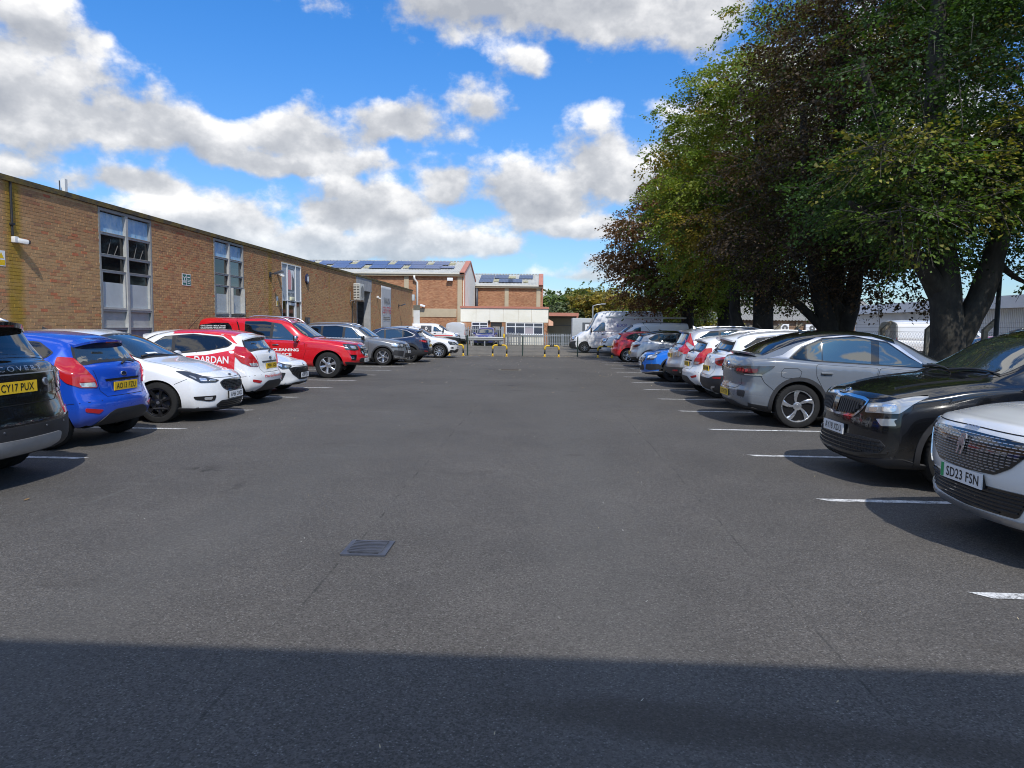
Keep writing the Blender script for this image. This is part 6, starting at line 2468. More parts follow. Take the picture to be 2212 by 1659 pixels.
def small_hatch(label, col, place, plate, tailstyle=0, three=False, rims=None, roofcol=None):
 """the small five- or three-door hatchback seen from behind (three of them stand here)"""
 L = 3.97
 c = Car('parked_car', label, 'car', L, .861,
   [(0, .74), (.3, .82), (.75, .93), (1.02, 1.0), (1.25, 1.13), (1.80, 1.40), (2.3, 1.472), (2.8, 1.475), (3.3, 1.435), (3.58, 1.375), (3.80, 1.12), (3.90, 1.02), (3.97, .98)],
   [(0, .66), (.4, .76), (.9, .875), (1.3, .92), (2.2, .97), (3.0, 1.04), (3.5, 1.085), (3.8, .99), (3.97, .93)], col,
   Wr=[(0, .74), (1.8, .70), (2.8, .685), (3.5, .62), (3.97, .60)], zb=[(0, .2), (.5, .18), (1, .17), (2.9, .18), (3.5, .24), (3.97, .27)],
   W=[(0, .83), (.25, .92), (.7, .985), (1.2, 1.), (2.8, 1.), (3.45, .975), (3.8, .92), (3.97, .87)],
   tail=[(.2, .10), (.3, .05), (.42, .0), (.58, 0.0), (.64, .035), (.75, .075), (.95, .085), (1.1, .10)],
   roof=(roofcol, .9, 3.6) if roofcol else None, group=PARK)
 c.wheels(.82, 3.31, .305, .205, rims or dict(n=8, w0=.045, w1=.04, face=SATIN), w=.195)
 if three:
  c.side_glass([(1.28, .04), (1.62, .55), (2.0, .90), (2.6, .95), (3.2, .86), (3.50, .50), (3.42, .22), (3.0, .06), (2.2, .03)], [(2.28, .07)], glass=[GLASS, GLASSD], lean=.12)
  c.door([(1.30, .30), (1.22, .60), (1.24, .86), (2.36, .93), (2.40, .70), (2.36, .30)], (2.20, .80))
 else:
  c.side_glass([(1.28, .04), (1.62, .55), (2.0, .90), (2.6, .95), (3.2, .86), (3.50, .50), (3.42, .22), (3.0, .06), (2.2, .03)], [(2.22, .07), (3.0, .04)], glass=[GLASS, GLASSD, GLASSD], lean=.12)
  c.door([(1.30, .30), (1.22, .60), (1.24, .86), (2.18, .92), (2.22, .70), (2.2, .30)], (2.05, .80))
  c.door([(2.23, .30), (2.25, .70), (2.21, .92), (2.86, .97), (3.02, .80), (2.85, .52), (2.78, .30)], (2.86, .84))
 c.screen('windscreen', 1.10, 1.76, .95, .93, (1, 0, 0))
 # tailgate: heated window, lid shut lines, lamps, bumper
 c.screen('rear_window', 3.62, 3.83, .90, 1.0, (-1, 0, 0), rnd=.07)
 c.lip(3.52, .20, .93, c.paint if not roofcol else roofcol, drop=.035, thick=.03)
 bevel_box('brake_light', .02, .26, .018, .006, LAMPRD, c.root, (L / 2 - 3.735, 0, 1.330))
 c.corner('tail_lamp', [('r', .60, 1.14), ('s', 3.46, 1.16), ('s', 3.47, 1.0), ('s', 3.62, .84), ('r', .70, .775), ('r', .50, .765), ('r', .515, .86)], LAMPR, off=.012, res=.035, rnd=.03)
 if tailstyle == 0:
  c.corner('lamp_lens', [('r', .56, .93), ('r', .70, .93), ('r', .70, .845), ('r', .525, .845)], LAMPRL, off=.016, res=.03, rnd=.02)
 c.corner('reverse_lamp', [('r', .535, .835), ('r', .715, .835), ('r', .69, .785), ('r', .515, .775)], LAMPW, off=.016, res=.03, rnd=.015)
 c.rear('bumper_insert', [(0, .475), (.30, .475), (.42, .43), (.55, .31), (.62, .26), (0, .25)], BLACKP, off=.010, rnd=.03)
 c.rear('rear_reflector', [(.50, .485), (.72, .525), (.72, .475), (.56, .44)], REFL, sym='two', off=.008, rnd=.02)
 c.rear('plate_recess', [(0, .835), (.34, .835), (.36, .80), (.30, .70), (0, .70)], c.paint, off=.001, skirt=0)
 c.rear('tailgate_handle', [(0, .868), (.37, .865), (.36, .835), (0, .838)], UNDER if tailstyle == 0 else GREYV, off=.008, rnd=.008)
 c.plate('r', .765, plate, True, tilt=-.04)
 c.badge((-1, 0, 0), (0, .92), .065, .030, CHROME, inner=P_NAVY if col is not P_WHITE else GREYV)
 c.seams([((-1, 0, 0), [(.52, .99), (.49, .86), (.47, .72), (.40, .645), (-.40, .645), (-.47, .72), (-.49, .86), (-.52, .99)]),
     ((0, 1, 0), c.side_xy(1, [(3.05, .53), (3.5, .56), (3.9, .60)])), ((0, -1, 0), c.side_xy(-1, [(3.05, .53), (3.5, .56), (3.9, .60)])),
     ((0, 1, 0), c.side_xy(1, [(1.0, .5), (1.1, .62), (1.18, .86)])), ((0, -1, 0), c.side_xy(-1, [(1.0, .5), (1.1, .62), (1.18, .86)]))])
 c.wiper(1.035, -.02, -.36)
 c.mirror(1.42, .94, c.paint)
 c.fin(2.2 if three else 1.95, BLACKP, whip=True)
 # simple front so that the car is whole from any side
 c.front('grille', [(0, .52), (.42, .52), (.34, .34), (0, .32)], BLACKP, rnd=.04)
 c.corner('headlight', [('f', .45, .70), ('s', .55, .80), ('s', .62, .74), ('s', .3, .64), ('f', .52, .60)], LAMPC, rnd=.03)
 c.place(*place)
 return c

def car_focus():
 L = 4.37
 c = Car('parked_car', 'white hatchback nose out on black alloy wheels beside the blue hatchback', 'car', L, .912,
   [(0, .77), (.3, .845), (.7, .935), (1.10, 1.0), (1.30, 1.09), (2.0, 1.40), (2.45, 1.475), (2.9, 1.478), (3.4, 1.44), (3.80, 1.36), (4.08, 1.12), (4.25, 1.03), (4.37, .98)],
   [(0, .70), (.35, .765), (.8, .86), (1.3, .94), (2.4, .99), (3.3, 1.05), (3.9, 1.08), (4.37, .95)], P_WHITE,
   zb=[(0, .17), (.5, .17), (1., .17), (3.4, .18), (4.37, .28)], Wr=[(0, .74), (2., .70), (3.0, .685), (4.37, .60)],
   nose=[(.15, .05), (.24, .0), (.40, .0), (.55, .012), (.66, .03), (.78, .10)],
   bow=[(0, .34), (.5, .25), (1.0, .16), (1.7, .15), (2.4, .02), (3.2, 0), (3.8, -.06), (4.37, -.16)], group=PARK)
 c.wheels(.89, 3.54, .325, .225, dict(n=7, w0=.035, w1=.03, split=.55, face=ALLOYB, sp=1.0, dish=.03), w=.215, arch=.05)
 c.side_glass([(1.40, .03), (1.75, .50), (2.15, .90), (2.8, .96), (3.3, .90), (3.8, .50), (3.85, .25), (3.5, .08), (2.4, .02)], [(2.45, .09), (3.28, .05)], glass=[GLASS, GLASS, GLASSD], lean=.1)
 c.screen('windscreen', 1.20, 1.97, .96, .93, (1, 0, 0), n=9)
 c.screen('rear_window', 3.84, 4.10, .90, .95, (-1, 0, 0))
 c.lip(3.74, .20, .92, c.paint)
 c.door([(1.42, .32), (1.34, .60), (1.36, .90), (2.40, .96), (2.46, .70), (2.44, .32)], (2.28, .84))
 c.door([(2.47, .32), (2.49, .70), (2.43, .96), (3.12, 1.0), (3.24, .80), (3.08, .54), (3.02, .32)], (3.1, .88))
 g = [(0, .665), (.30, .655), (.385, .625), (.36, .56), (.27, .505), (0, .495)]
 gr = c.front('grille', g, GLOSSB, off=.010, rnd=.035)[0]
 c.front('grille_surround', offset_poly(g + [(-y, z) for y, z in g[::-1] if y > 0], .016), LAMPD, sym=False, off=.006, rnd=.04)
 c.grille_bars((1, 0, 0), offset_poly(g + [(-y, z) for y, z in g[::-1] if y > 0], -.02), 6, mat=BLACKP, parent=gr, w=.012, off=.02)
 c.grille_bars((1, 0, 0), offset_poly(g + [(-y, z) for y, z in g[::-1] if y > 0], -.02), 15, axis=0, mat=BLACKP, parent=gr, w=.010, off=.018)
 lp = [('f', .40, .665), ('f', .60, .735), ('s', .50, .815), ('s', .66, .825), ('s', .42, .725), ('f', .70, .64), ('f', .48, .635)]
 hl = c.corner('headlight', lp, LAMPD, off=.010, res=.035, rnd=.02)
 c.corner('lamp_lens', [('f', .46, .672), ('f', .56, .69), ('f', .58, .655), ('f', .48, .648)], LAMPW, hl, off=.015, rnd=.02, res=.03)
 c.corner('lamp_lens', [('f', .60, .70), ('f', .69, .715), ('f', .70, .665), ('f', .61, .66)], LAMPW, hl, off=.015, rnd=.03, res=.03)
 c.corner('lamp_lens', [('f', .72, .722), ('s', .44, .755), ('s', .40, .735), ('f', .73, .69)], LAMPC, hl, off=.015, rnd=.02, res=.03)
 c.front('fog_lamp_recess', [(.50, .425), (.80, .425), (.78, .375), (.62, .335), (.53, .345)], GLOSSB, sym='two', off=.010, rnd=.02)
 c.front('fog_lamp', [(.56, .405), (.68, .405), (.68, .365), (.58, .36)], LAMPW, sym='two', off=.016, rnd=.015)
 c.front('lower_intake', [(0, .335), (.40, .335), (.50, .27), (.46, .225), (0, .215)], BLACKP, off=.008, rnd=.03)
 c.grille_bars((1, 0, 0), [(-.44, .32), (.44, .32), (.44, .235), (-.44, .235)], 3, mat=GLOSSB, w=.012, off=.016)
 c.front('splitter', [(0, .215), (.50, .225), (.86, .245), (.86, .20), (0, .175)], BLACKP, off=.020, rnd=.01)
 c.plate('f', .415, 'AF66 OXD', False, tilt=.02, frame=GLOSSB)
 c.badge((1, 0, 0), (0, .735), .058, .025, CHROME, inner=GREYV)
 c.seams([((1, 0, 0), [(-.62, .745), (-.40, .705), (0, .700), (.40, .705), (.62, .745)]), ((0, 1, 0), c.side_xy(1, [(.55, .60), (.40, .70)])), ((0, -1, 0), c.side_xy(-1, [(.62, .62), (.40, .72)])),
     ((0, 0, 1), [(-.66, L / 2 - 1.25), (-.68, L / 2 - .75), (-.62, L / 2 - .45)]), ((0, 0, 1), [(.66, L / 2 - 1.25), (.68, L / 2 - .75), (.62, L / 2 - .45)])])
 c.mirror(1.55, .96, P_WHITE)
 c.fin(3.3, BLACKP)
 c.corner('tail_lamp', [('r', .55, 1.0), ('s', 3.95, 1.02), ('s', 4.0, .85), ('r', .5, .85)], LAMPR, rnd=.03)
 c.wiper(1.03, -.62, .05, rear=False)
 paper = c.front('parking_permit', [(-.12, 1.06), (-.38, 1.06), (-.38, 1.10), (-.12, 1.10)], WHITEV, sym=False, off=.009, skirt=0)
 c.place(-5.26 - L / 2, 11.85, 0)
 return c

def car_id5():
 L = 4.60
 roof_m = GLOSSB
 c = Car('parked_car', 'pale grey coupe-roofed car tail out with a black roof next to the black SUV', 'car', L, .926,
   [(0, .80), (.35, .90), (.75, .985), (1.02, 1.04), (1.25, 1.15), (1.95, 1.50), (2.5, 1.60), (2.9, 1.612), (3.4, 1.555), (3.9, 1.40), (4.30, 1.205), (4.45, 1.165), (4.60, 1.13)],
   [(0, .72), (.4, .82), (.9, .93), (1.3, .985), (2.4, 1.03), (3.4, 1.075), (4.1, 1.115), (4.45, 1.09), (4.60, 1.04)], P_MOON,
   W=[(0, .84), (.25, .92), (.7, .985), (1.2, 1.0), (2.6, .985), (3.5, 1.0), (4.1, .985), (4.45, .93), (4.60, .88)],
   Wr=[(0, .74), (2.0, .71), (2.8, .70), (3.6, .66), (4.2, .62), (4.60, .62)], zb=[(0, .22), (.5, .19), (1., .17), (3.4, .18), (4.2, .25), (4.60, .30)],
   tail=[(.25, .10), (.38, .03), (.50, .0), (.60, .0), (.66, .04), (.72, .05), (.80, .035), (.95, .03), (1.12, .04)], clad=1, rr=.085, roof=(roof_m, 2.0, 4.28), group=PARK)
 c.wheels(.86, 3.63, .362, .262, dict(n=5, w0=.026, w1=.085, twist=.38, split=0.0, face=ALLOY, fill=1, dish=.02, r0=.05), w=.245, arch=.06, trim=BLACKP, trimw=.058, inset=.025)
 dlo = [(1.35, .03), (1.75, .50), (2.15, .87), (2.7, .95), (3.2, .90), (3.55, .66), (3.82, .10), (3.4, .035), (2.4, .02)]
 c.side_glass(dlo, [(2.42, .13), (3.27, .02), (3.52, .02)], glass=[GLASS, GLASS, GLASS, GLASSD], lean=.10, surround=GLOSSB)
 # bright roof strip that runs down to the tail over the windows
 st = [c.gpt(u, f) for u, f in [(1.55, .40), (1.95, .86), (2.4, .985), (2.8, 1.0), (3.3, .97), (3.65, .74), (3.92, .35), (4.22, .08), (3.84, .06), (3.57, .68), (3.2, .92), (2.7, .965), (2.15, .89), (1.75, .52), (1.56, .30)]]
 c.sides('roof_strip', st, SATIN, off=.012, res=.05, skirt=.01)
 c.screen('windscreen', 1.16, 1.92, .95, .93, (1, 0, 0))
 c.screen('rear_window', 3.62, 4.27, .94, 1.0, (-1, 0, 0), mat=GLASSD, surround=GLOSSB)
 c.lip(4.30, .17, 1.02, c.paint, drop=.0, thick=.03, up=.03)
 c.door([(1.42, .34), (1.32, .62), (1.36, .95), (2.34, 1.0), (2.42, .72), (2.40, .34)], (2.26, .88))
 c.door([(2.43, .34), (2.45, .72), (2.37, 1.0), (3.36, 1.05), (3.36, .86), (3.22, .60), (3.02, .34)], (3.20, .91))
 c.corner('tail_lamp', [('r', .36, .985), ('r', .60, .995), ('s', 4.02, 1.02), ('s', 4.06, .975), ('s', 4.24, .86), ('r', .70, .85), ('r', .50, .86), ('r', .40, .90)], LAMPD, off=.012, res=.035, rnd=.02)
 c.corner('lamp_lens', [('r', .42, .965), ('r', .66, .968), ('s', 4.28, .965), ('s', 4.30, .90), ('r', .70, .885), ('r', .52, .89)], LAMPRD, off=.016, res=.035, rnd=.02)
 for k in range(4):
  a = .50 + k * .075
  c.corner('lamp_element', [('r', a, .945), ('r', a + .05, .95), ('r', a + .04, .912), ('r', a - .01, .907)], LAMPRL, off=.019, res=.03, rnd=.008)
 c.corner('reverse_lamp', [('r', .70, .868), ('s', 4.22, .872), ('s', 4.22, .858), ('r', .70, .854)], LAMPW, off=.018, res=.03)
 c.rear('light_bar', [(0, .965), (.40, .968), (.40, .945), (0, .94)], GLOSSB, off=.008)
 c.rear('bumper_recess', [(0, .61), (.48, .61), (.46, .50), (.32, .42), (0, .41)], c.paint, off=.003, rnd=.04, skirt=.0)
 c.rear('air_outlet', [(.56, .60), (.76, .595), (.74, .49), (.57, .50)], BLACKP, sym='two', off=.008, rnd=.03)
 c.rear('bumper_insert', [(0, .40), (.35, .40), (.55, .36), (.80, .33), (.80, .22), (0, .22)], BLACKP, off=.008, rnd=.02)
 c.plate('r', .525, 'LX74 TZR', True, tilt=0.0)
 b = c.badge((-1, 0, 0), (0, 1.0), .062, .062, CHROME, off=.016, inner=GLOSSB)
 fr = b[1:]
 c.strokes('emblem', fr, [((-.028, .034), (0, .004)), ((.028, .034), (0, .004)), ((-.04, .012), (-.018, -.036)), ((-.018, -.036), (0, -.006)), ((0, -.006), (.018, -.036)), ((.018, -.036), (.04, .012))], .009, CHROME, b[0], off=.024)
 c.seams([((-1, 0, 0), [(.60, .84), (.60, .70), (.48, .62), (-.48, .62), (-.60, .70), (-.60, .84)]), ((0, 1, 0), c.side_xy(1, [(3.92, .52), (4.18, .74), (4.24, .85)])), ((0, -1, 0), c.side_xy(-1, [(3.92, .52), (4.18, .74), (4.24, .85)])),
     ((0, -1, 0), c.side_xy(-1, [(3.66, .98), (3.60, .93), (3.62, .85), (3.68, .825), (3.86, .825), (3.92, .85), (3.92, .93), (3.88, .98), (3.66, .98)])),
     ((0, 1, 0), c.side_xy(1, [(3.66, .98), (3.60, .93), (3.62, .85), (3.68, .825), (3.86, .825), (3.92, .85), (3.92, .93), (3.88, .98), (3.66, .98)]))])
 c.mirror(1.62, .98, c.paint)
 c.fin(3.30, GLOSSB)
 c.front('grille', [(0, .42), (.6, .42), (.5, .28), (0, .28)], BLACKP, rnd=.04)
 c.corner('headlight', [('f', .45, .72), ('s', .5, .80), ('s', .5, .70), ('f', .5, .64)], LAMPC, rnd=.03)
 c.place(3.18 + L / 2, 12.62, 0)
 return c

def plain_front(c, z=.7):
 """grille and lamps of a car whose front is turned away"""
 c.front('grille', [(0, z - .12), (.42, z - .12), (.36, z - .32), (0, z - .32)], BLACKP, rnd=.04)
 c.corner('headlight', [('f', .46, z + .03), ('s', .5, z + .10), ('s', .5, z), ('f', .5, z - .06)], LAMPC, rnd=.03)

def plain_rear(c, z=.95, u=None):
 u = u or c.L - .42
 c.corner('tail_lamp', [('r', .5, z + .07), ('s', u, z + .08), ('s', u, z - .08), ('r', .5, z - .07)], LAMPR, rnd=.03)

def vw_mark(c, d, ctr, r, mat=CHROME, face=GLOSSB, off=.010):
 b = c.badge(d, ctr, r, r, mat, off=off, inner=face)
 k = r / .062
 c.strokes('emblem', b[1:], [((-.028 * k, .036 * k), (0, .004)), ((.028 * k, .036 * k), (0, .004)), ((-.042 * k, .014 * k), (-.019 * k, -.038 * k)), ((-.019 * k, -.038 * k), (0, -.006)),
         ((0, -.006), (.019 * k, -.038 * k)), ((.019 * k, -.038 * k), (.042 * k, .014 * k))], .009 * k, mat, b[0], off=off + .008)

def star_mark(c, d, ctr, r, off=.012, bar=False):
 dd, t, b = c.basis(d)
 pos, n = c.cast(t * ctr[0] + b * ctr[1], dd)
 tt = (t - n * (t @ n)).normalized()
 bb = n.cross(tt)
 mb = MB()
 m = 24
 mb.tube([pos + n * off + tt * r * math.cos(2 * math.pi * k / m) + bb * r * math.sin(2 * math.pi * k / m) for k in range(m + 1)], r * .10, 6)
 for k in range(3):
  a = math.pi / 2 + k * 2.0944
  mb.tube([pos + n * off, pos + n * off + tt * r * math.cos(a) + bb * r * math.sin(a)], [r * .17, r * .05], 5)
 return mb.build('emblem', CHROME, c.root, True)

def car_discovery():
 L = 4.59
 c = Car('parked_car', 'gloss black SUV tail out with a silver skid plate, first on the left side', 'car', L, .948,
   [(0, .93), (.3, 1.0), (.8, 1.08), (1.2, 1.12), (1.4, 1.22), (1.95, 1.56), (2.4, 1.68), (3.0, 1.705), (3.7, 1.675), (4.12, 1.60), (4.38, 1.27), (4.47, 1.20), (4.59, 1.16)],
   [(0, .84), (.4, .93), (1.0, 1.02), (1.5, 1.06), (3.0, 1.11), (3.9, 1.16), (4.3, 1.16), (4.59, 1.06)], P_BLACK,
   W=[(0, .86), (.25, .93), (.7, .985), (1.2, 1.0), (3.5, 1.0), (4.1, .985), (4.45, .95), (4.59, .90)],
   Wr=[(0, .76), (2.0, .73), (3.0, .72), (3.8, .70), (4.59, .66)], zb=[(0, .26), (.5, .23), (1., .21), (3.4, .22), (4.1, .27), (4.59, .30)],
   tail=[(.28, .06), (.40, .0), (.62, .0), (.72, .03), (.85, .07), (1.0, .085), (1.2, .10)], clad=1, group=PARK)
 c.wheels(.90, 3.64, .365, .245, dict(n=5, w0=.05, w1=.07, face=ALLOYG), w=.235, arch=.065, trim=BLACKP)
 c.side_glass([(1.5, .04), (1.9, .6), (2.25, .92), (3.0, .95), (3.7, .93), (4.0, .70), (4.0, .15), (3.3, .05), (2.4, .03)], [(2.45, .1), (3.3, .1)], glass=[GLASS, GLASSD, GLASSD], lean=.08)
 c.screen('windscreen', 1.32, 1.92, .95, .93, (1, 0, 0))
 c.screen('rear_window', 4.15, 4.40, .98, 1.02, (-1, 0, 0), mat=GLASSD, surround=GLOSSB, rnd=.05)
 c.lip(4.05, .24, .97, P_BLACK, drop=.03, thick=.05)
 bevel_box('brake_light', .02, .5, .02, .006, LAMPRD, c.root, (L / 2 - 4.31, 0, 1.545))
 c.door([(1.55, .40), (1.42, .68), (1.45, 1.02), (2.38, 1.07), (2.45, .80), (2.42, .40)], (2.28, .98))
 c.door([(2.46, .40), (2.48, .80), (2.41, 1.07), (3.35, 1.11), (3.40, .90), (3.2, .62), (3.05, .40)], (3.25, 1.0))
 lm = c.corner('tail_lamp', [('r', .67, 1.10), ('s', 4.16, 1.13), ('s', 4.12, 1.0), ('s', 4.2, .93), ('r', .70, .90), ('r', .66, .95)], LAMPD, off=.012, res=.035, rnd=.03)
 c.corner('lamp_lens', [('r', .72, 1.06), ('s', 4.22, 1.08), ('s', 4.20, .98), ('r', .72, .97)], LAMPC, lm, off=.017, res=.03, rnd=.04)
 c.corner('lamp_element', [('r', .80, 1.04), ('s', 4.28, 1.05), ('s', 4.27, 1.0), ('r', .80, .995)], LAMPRD, lm, off=.021, res=.03, rnd=.02)
 c.rear('number_recess', [(0, 1.075), (.66, 1.075), (.66, .90), (.60, .87), (0, .87)], GLOSSB, off=.004, rnd=.02)
 c.rear('chrome_strip', [(0, 1.092), (.66, 1.092), (.66, 1.080), (0, 1.080)], SATIN, off=.008)
 c.text('tailgate_lettering', 'DISCOVERY', (-1, 0, 0), (0, 1.135), .86, .046, SATIN, off=.012, spacing=1.5)
 c.plate('r', .965, 'CY17 PUX', True, tilt=0.02)
 c.badge((-1, 0, 0), (.44, .99), .045, .042, SATIN, off=.010, inner=GREYV)
 c.rear('rear_reflector', [(.70, .70), (.88, .71), (.88, .645), (.70, .64)], REFL, sym='two', off=.008, rnd=.012)
 c.rear('bumper_cladding', [(0, .60), (.62, .60), (.90, .635), (.90, .30), (0, .30)], BLACKP, off=.010, rnd=.02)
 c.rear('skid_plate', [(0, .475), (.50, .48), (.55, .46), (.55, .37), (.44, .33), (0, .325)], plain('skid_silver', (.42, .42, .42), .5, metal=.6, var=.1), off=.018, rnd=.03)
 for y in (.62, .28, -.28, -.62):
  c.badge((-1, 0, 0), (y, .565), .011, .011, GREYV, name='parking_sensor', off=.012)
 c.seams([((-1, 0, 0), [(.62, 1.16), (.66, 1.0), (.66, .86), (.56, .80), (-.56, .80), (-.66, .86), (-.66, 1.0), (-.62, 1.16)]),
     ((-1, 0, 0), [(.66, .86), (.90, .88)]), ((-1, 0, 0), [(-.66, .86), (-.90, .88)])])
 c.wiper(1.245, .02, .40)
 c.rails(2.0, 4.0, SATIN, h=.04)
 c.mirror(1.65, 1.07, P_BLACK)
 plain_front(c, .85)
 c.place(-4.96 - L / 2, 6.55, 180)
 return c

def car_i20():
 L = 4.07
 c = Car('parked_car', 'white hatchback nose out with a wide dark patterned grille, left of the red pickup', 'car', L, .888,
   [(0, .72), (.3, .80), (.7, .90), (1.05, .97), (1.25, 1.08), (1.85, 1.38), (2.3, 1.45), (2.8, 1.455), (3.3, 1.42), (3.62, 1.34), (3.85, 1.1), (4.07, .96)],
   [(0, .66), (.4, .745), (.9, .85), (1.3, .91), (2.4, .95), (3.3, 1.02), (3.8, 1.0), (4.07, .92)], P_WHITE,
   nose=[(.15, .03), (.25, .0), (.40, .02), (.55, .01), (.66, .02), (.80, .09)], bow=[(0, .34), (.5, .25), (1.0, .16), (1.7, .15), (2.4, .02), (3.0, 0), (3.6, -.06), (4.07, -.16)], group=PARK)
 c.wheels(.85, 3.43, .315, .22, dict(n=5, w0=.05, w1=.06, split=.5, face=ALLOYG), w=.205)
 c.side_glass([(1.36, .03), (1.7, .5), (2.0, .88), (2.6, .95), (3.1, .88), (3.45, .5), (3.3, .1), (2.4, .02)], [(2.3, .08)], glass=[GLASS, GLASSD], lean=.1)
 c.screen('windscreen', 1.14, 1.80, .95, .93, (1, 0, 0))
 c.screen('rear_window', 3.64, 3.86, .9, .95, (-1, 0, 0))
 c.lip(3.54, .18, .92, P_WHITE)
 c.door([(1.38, .32), (1.30, .58), (1.32, .87), (2.26, .92), (2.32, .70), (2.3, .32)], (2.14, .8))
 c.door([(2.33, .32), (2.35, .70), (2.29, .92), (2.95, .97), (3.06, .8), (2.9, .52), (2.84, .32)], (2.9, .84))
 g = [(0, .625), (.46, .625), (.60, .60), (.50, .46), (.30, .335), (0, .325)]
 gf = g + [(-y, z) for y, z in g[::-1] if y > 0]
 gr = c.front('grille', g, BLACKP, off=.008, rnd=.03)[0]
 c.grille_bars((1, 0, 0), offset_poly(gf, -.02), 9, mat=GLOSSB, parent=gr, w=.014, off=.016, dash=(.055, .03))
 lp = [('f', .50, .655), ('f', .66, .70), ('s', .46, .755), ('s', .50, .70), ('f', .72, .585), ('f', .58, .60)]
 hl = c.corner('headlight', lp, LAMPD, off=.012, res=.03, rnd=.02)
 c.corner('lamp_lens', [('f', .56, .652), ('f', .66, .675), ('f', .68, .625), ('f', .59, .62)], LAMPW, hl, off=.016, res=.03, rnd=.015)
 c.corner('lamp_lens', [('f', .70, .685), ('s', .42, .725), ('s', .42, .69), ('f', .72, .635)], LAMPW, hl, off=.016, res=.03, rnd=.015)
 c.corner('air_inlet', [('f', .66, .50), ('f', .80, .53), ('s', .30, .38), ('f', .80, .30), ('f', .72, .33)], BLACKP, off=.010, res=.035, rnd=.02)
 c.front('lower_intake', [(0, .275), (.40, .275), (.56, .245), (.60, .20), (0, .195)], BLACKP, off=.010, rnd=.02)
 c.front('splitter', [(0, .195), (.60, .20), (.82, .245), (.84, .215), (.6, .172), (0, .165)], GLOSSB, off=.018, rnd=.006)
 c.plate('f', .43, 'HK24 KDU', False, tilt=.0, frame=GLOSSB)
 c.badge((1, 0, 0), (0, .675), .060, .034, CHROME, inner=P_WHITE)
 c.seams([((1, 0, 0), [(-.60, .70), (-.4, .645), (0, .64), (.4, .645), (.60, .70)]), ((0, -1, 0), c.side_xy(-1, [(.52, .58), (.42, .66)])), ((0, 1, 0), c.side_xy(1, [(.52, .58), (.42, .66)]))])
 c.mirror(1.5, .93, P_WHITE)
 plain_rear(c)
 c.place(-5.62 - L / 2, 16.45, 0)
 return c

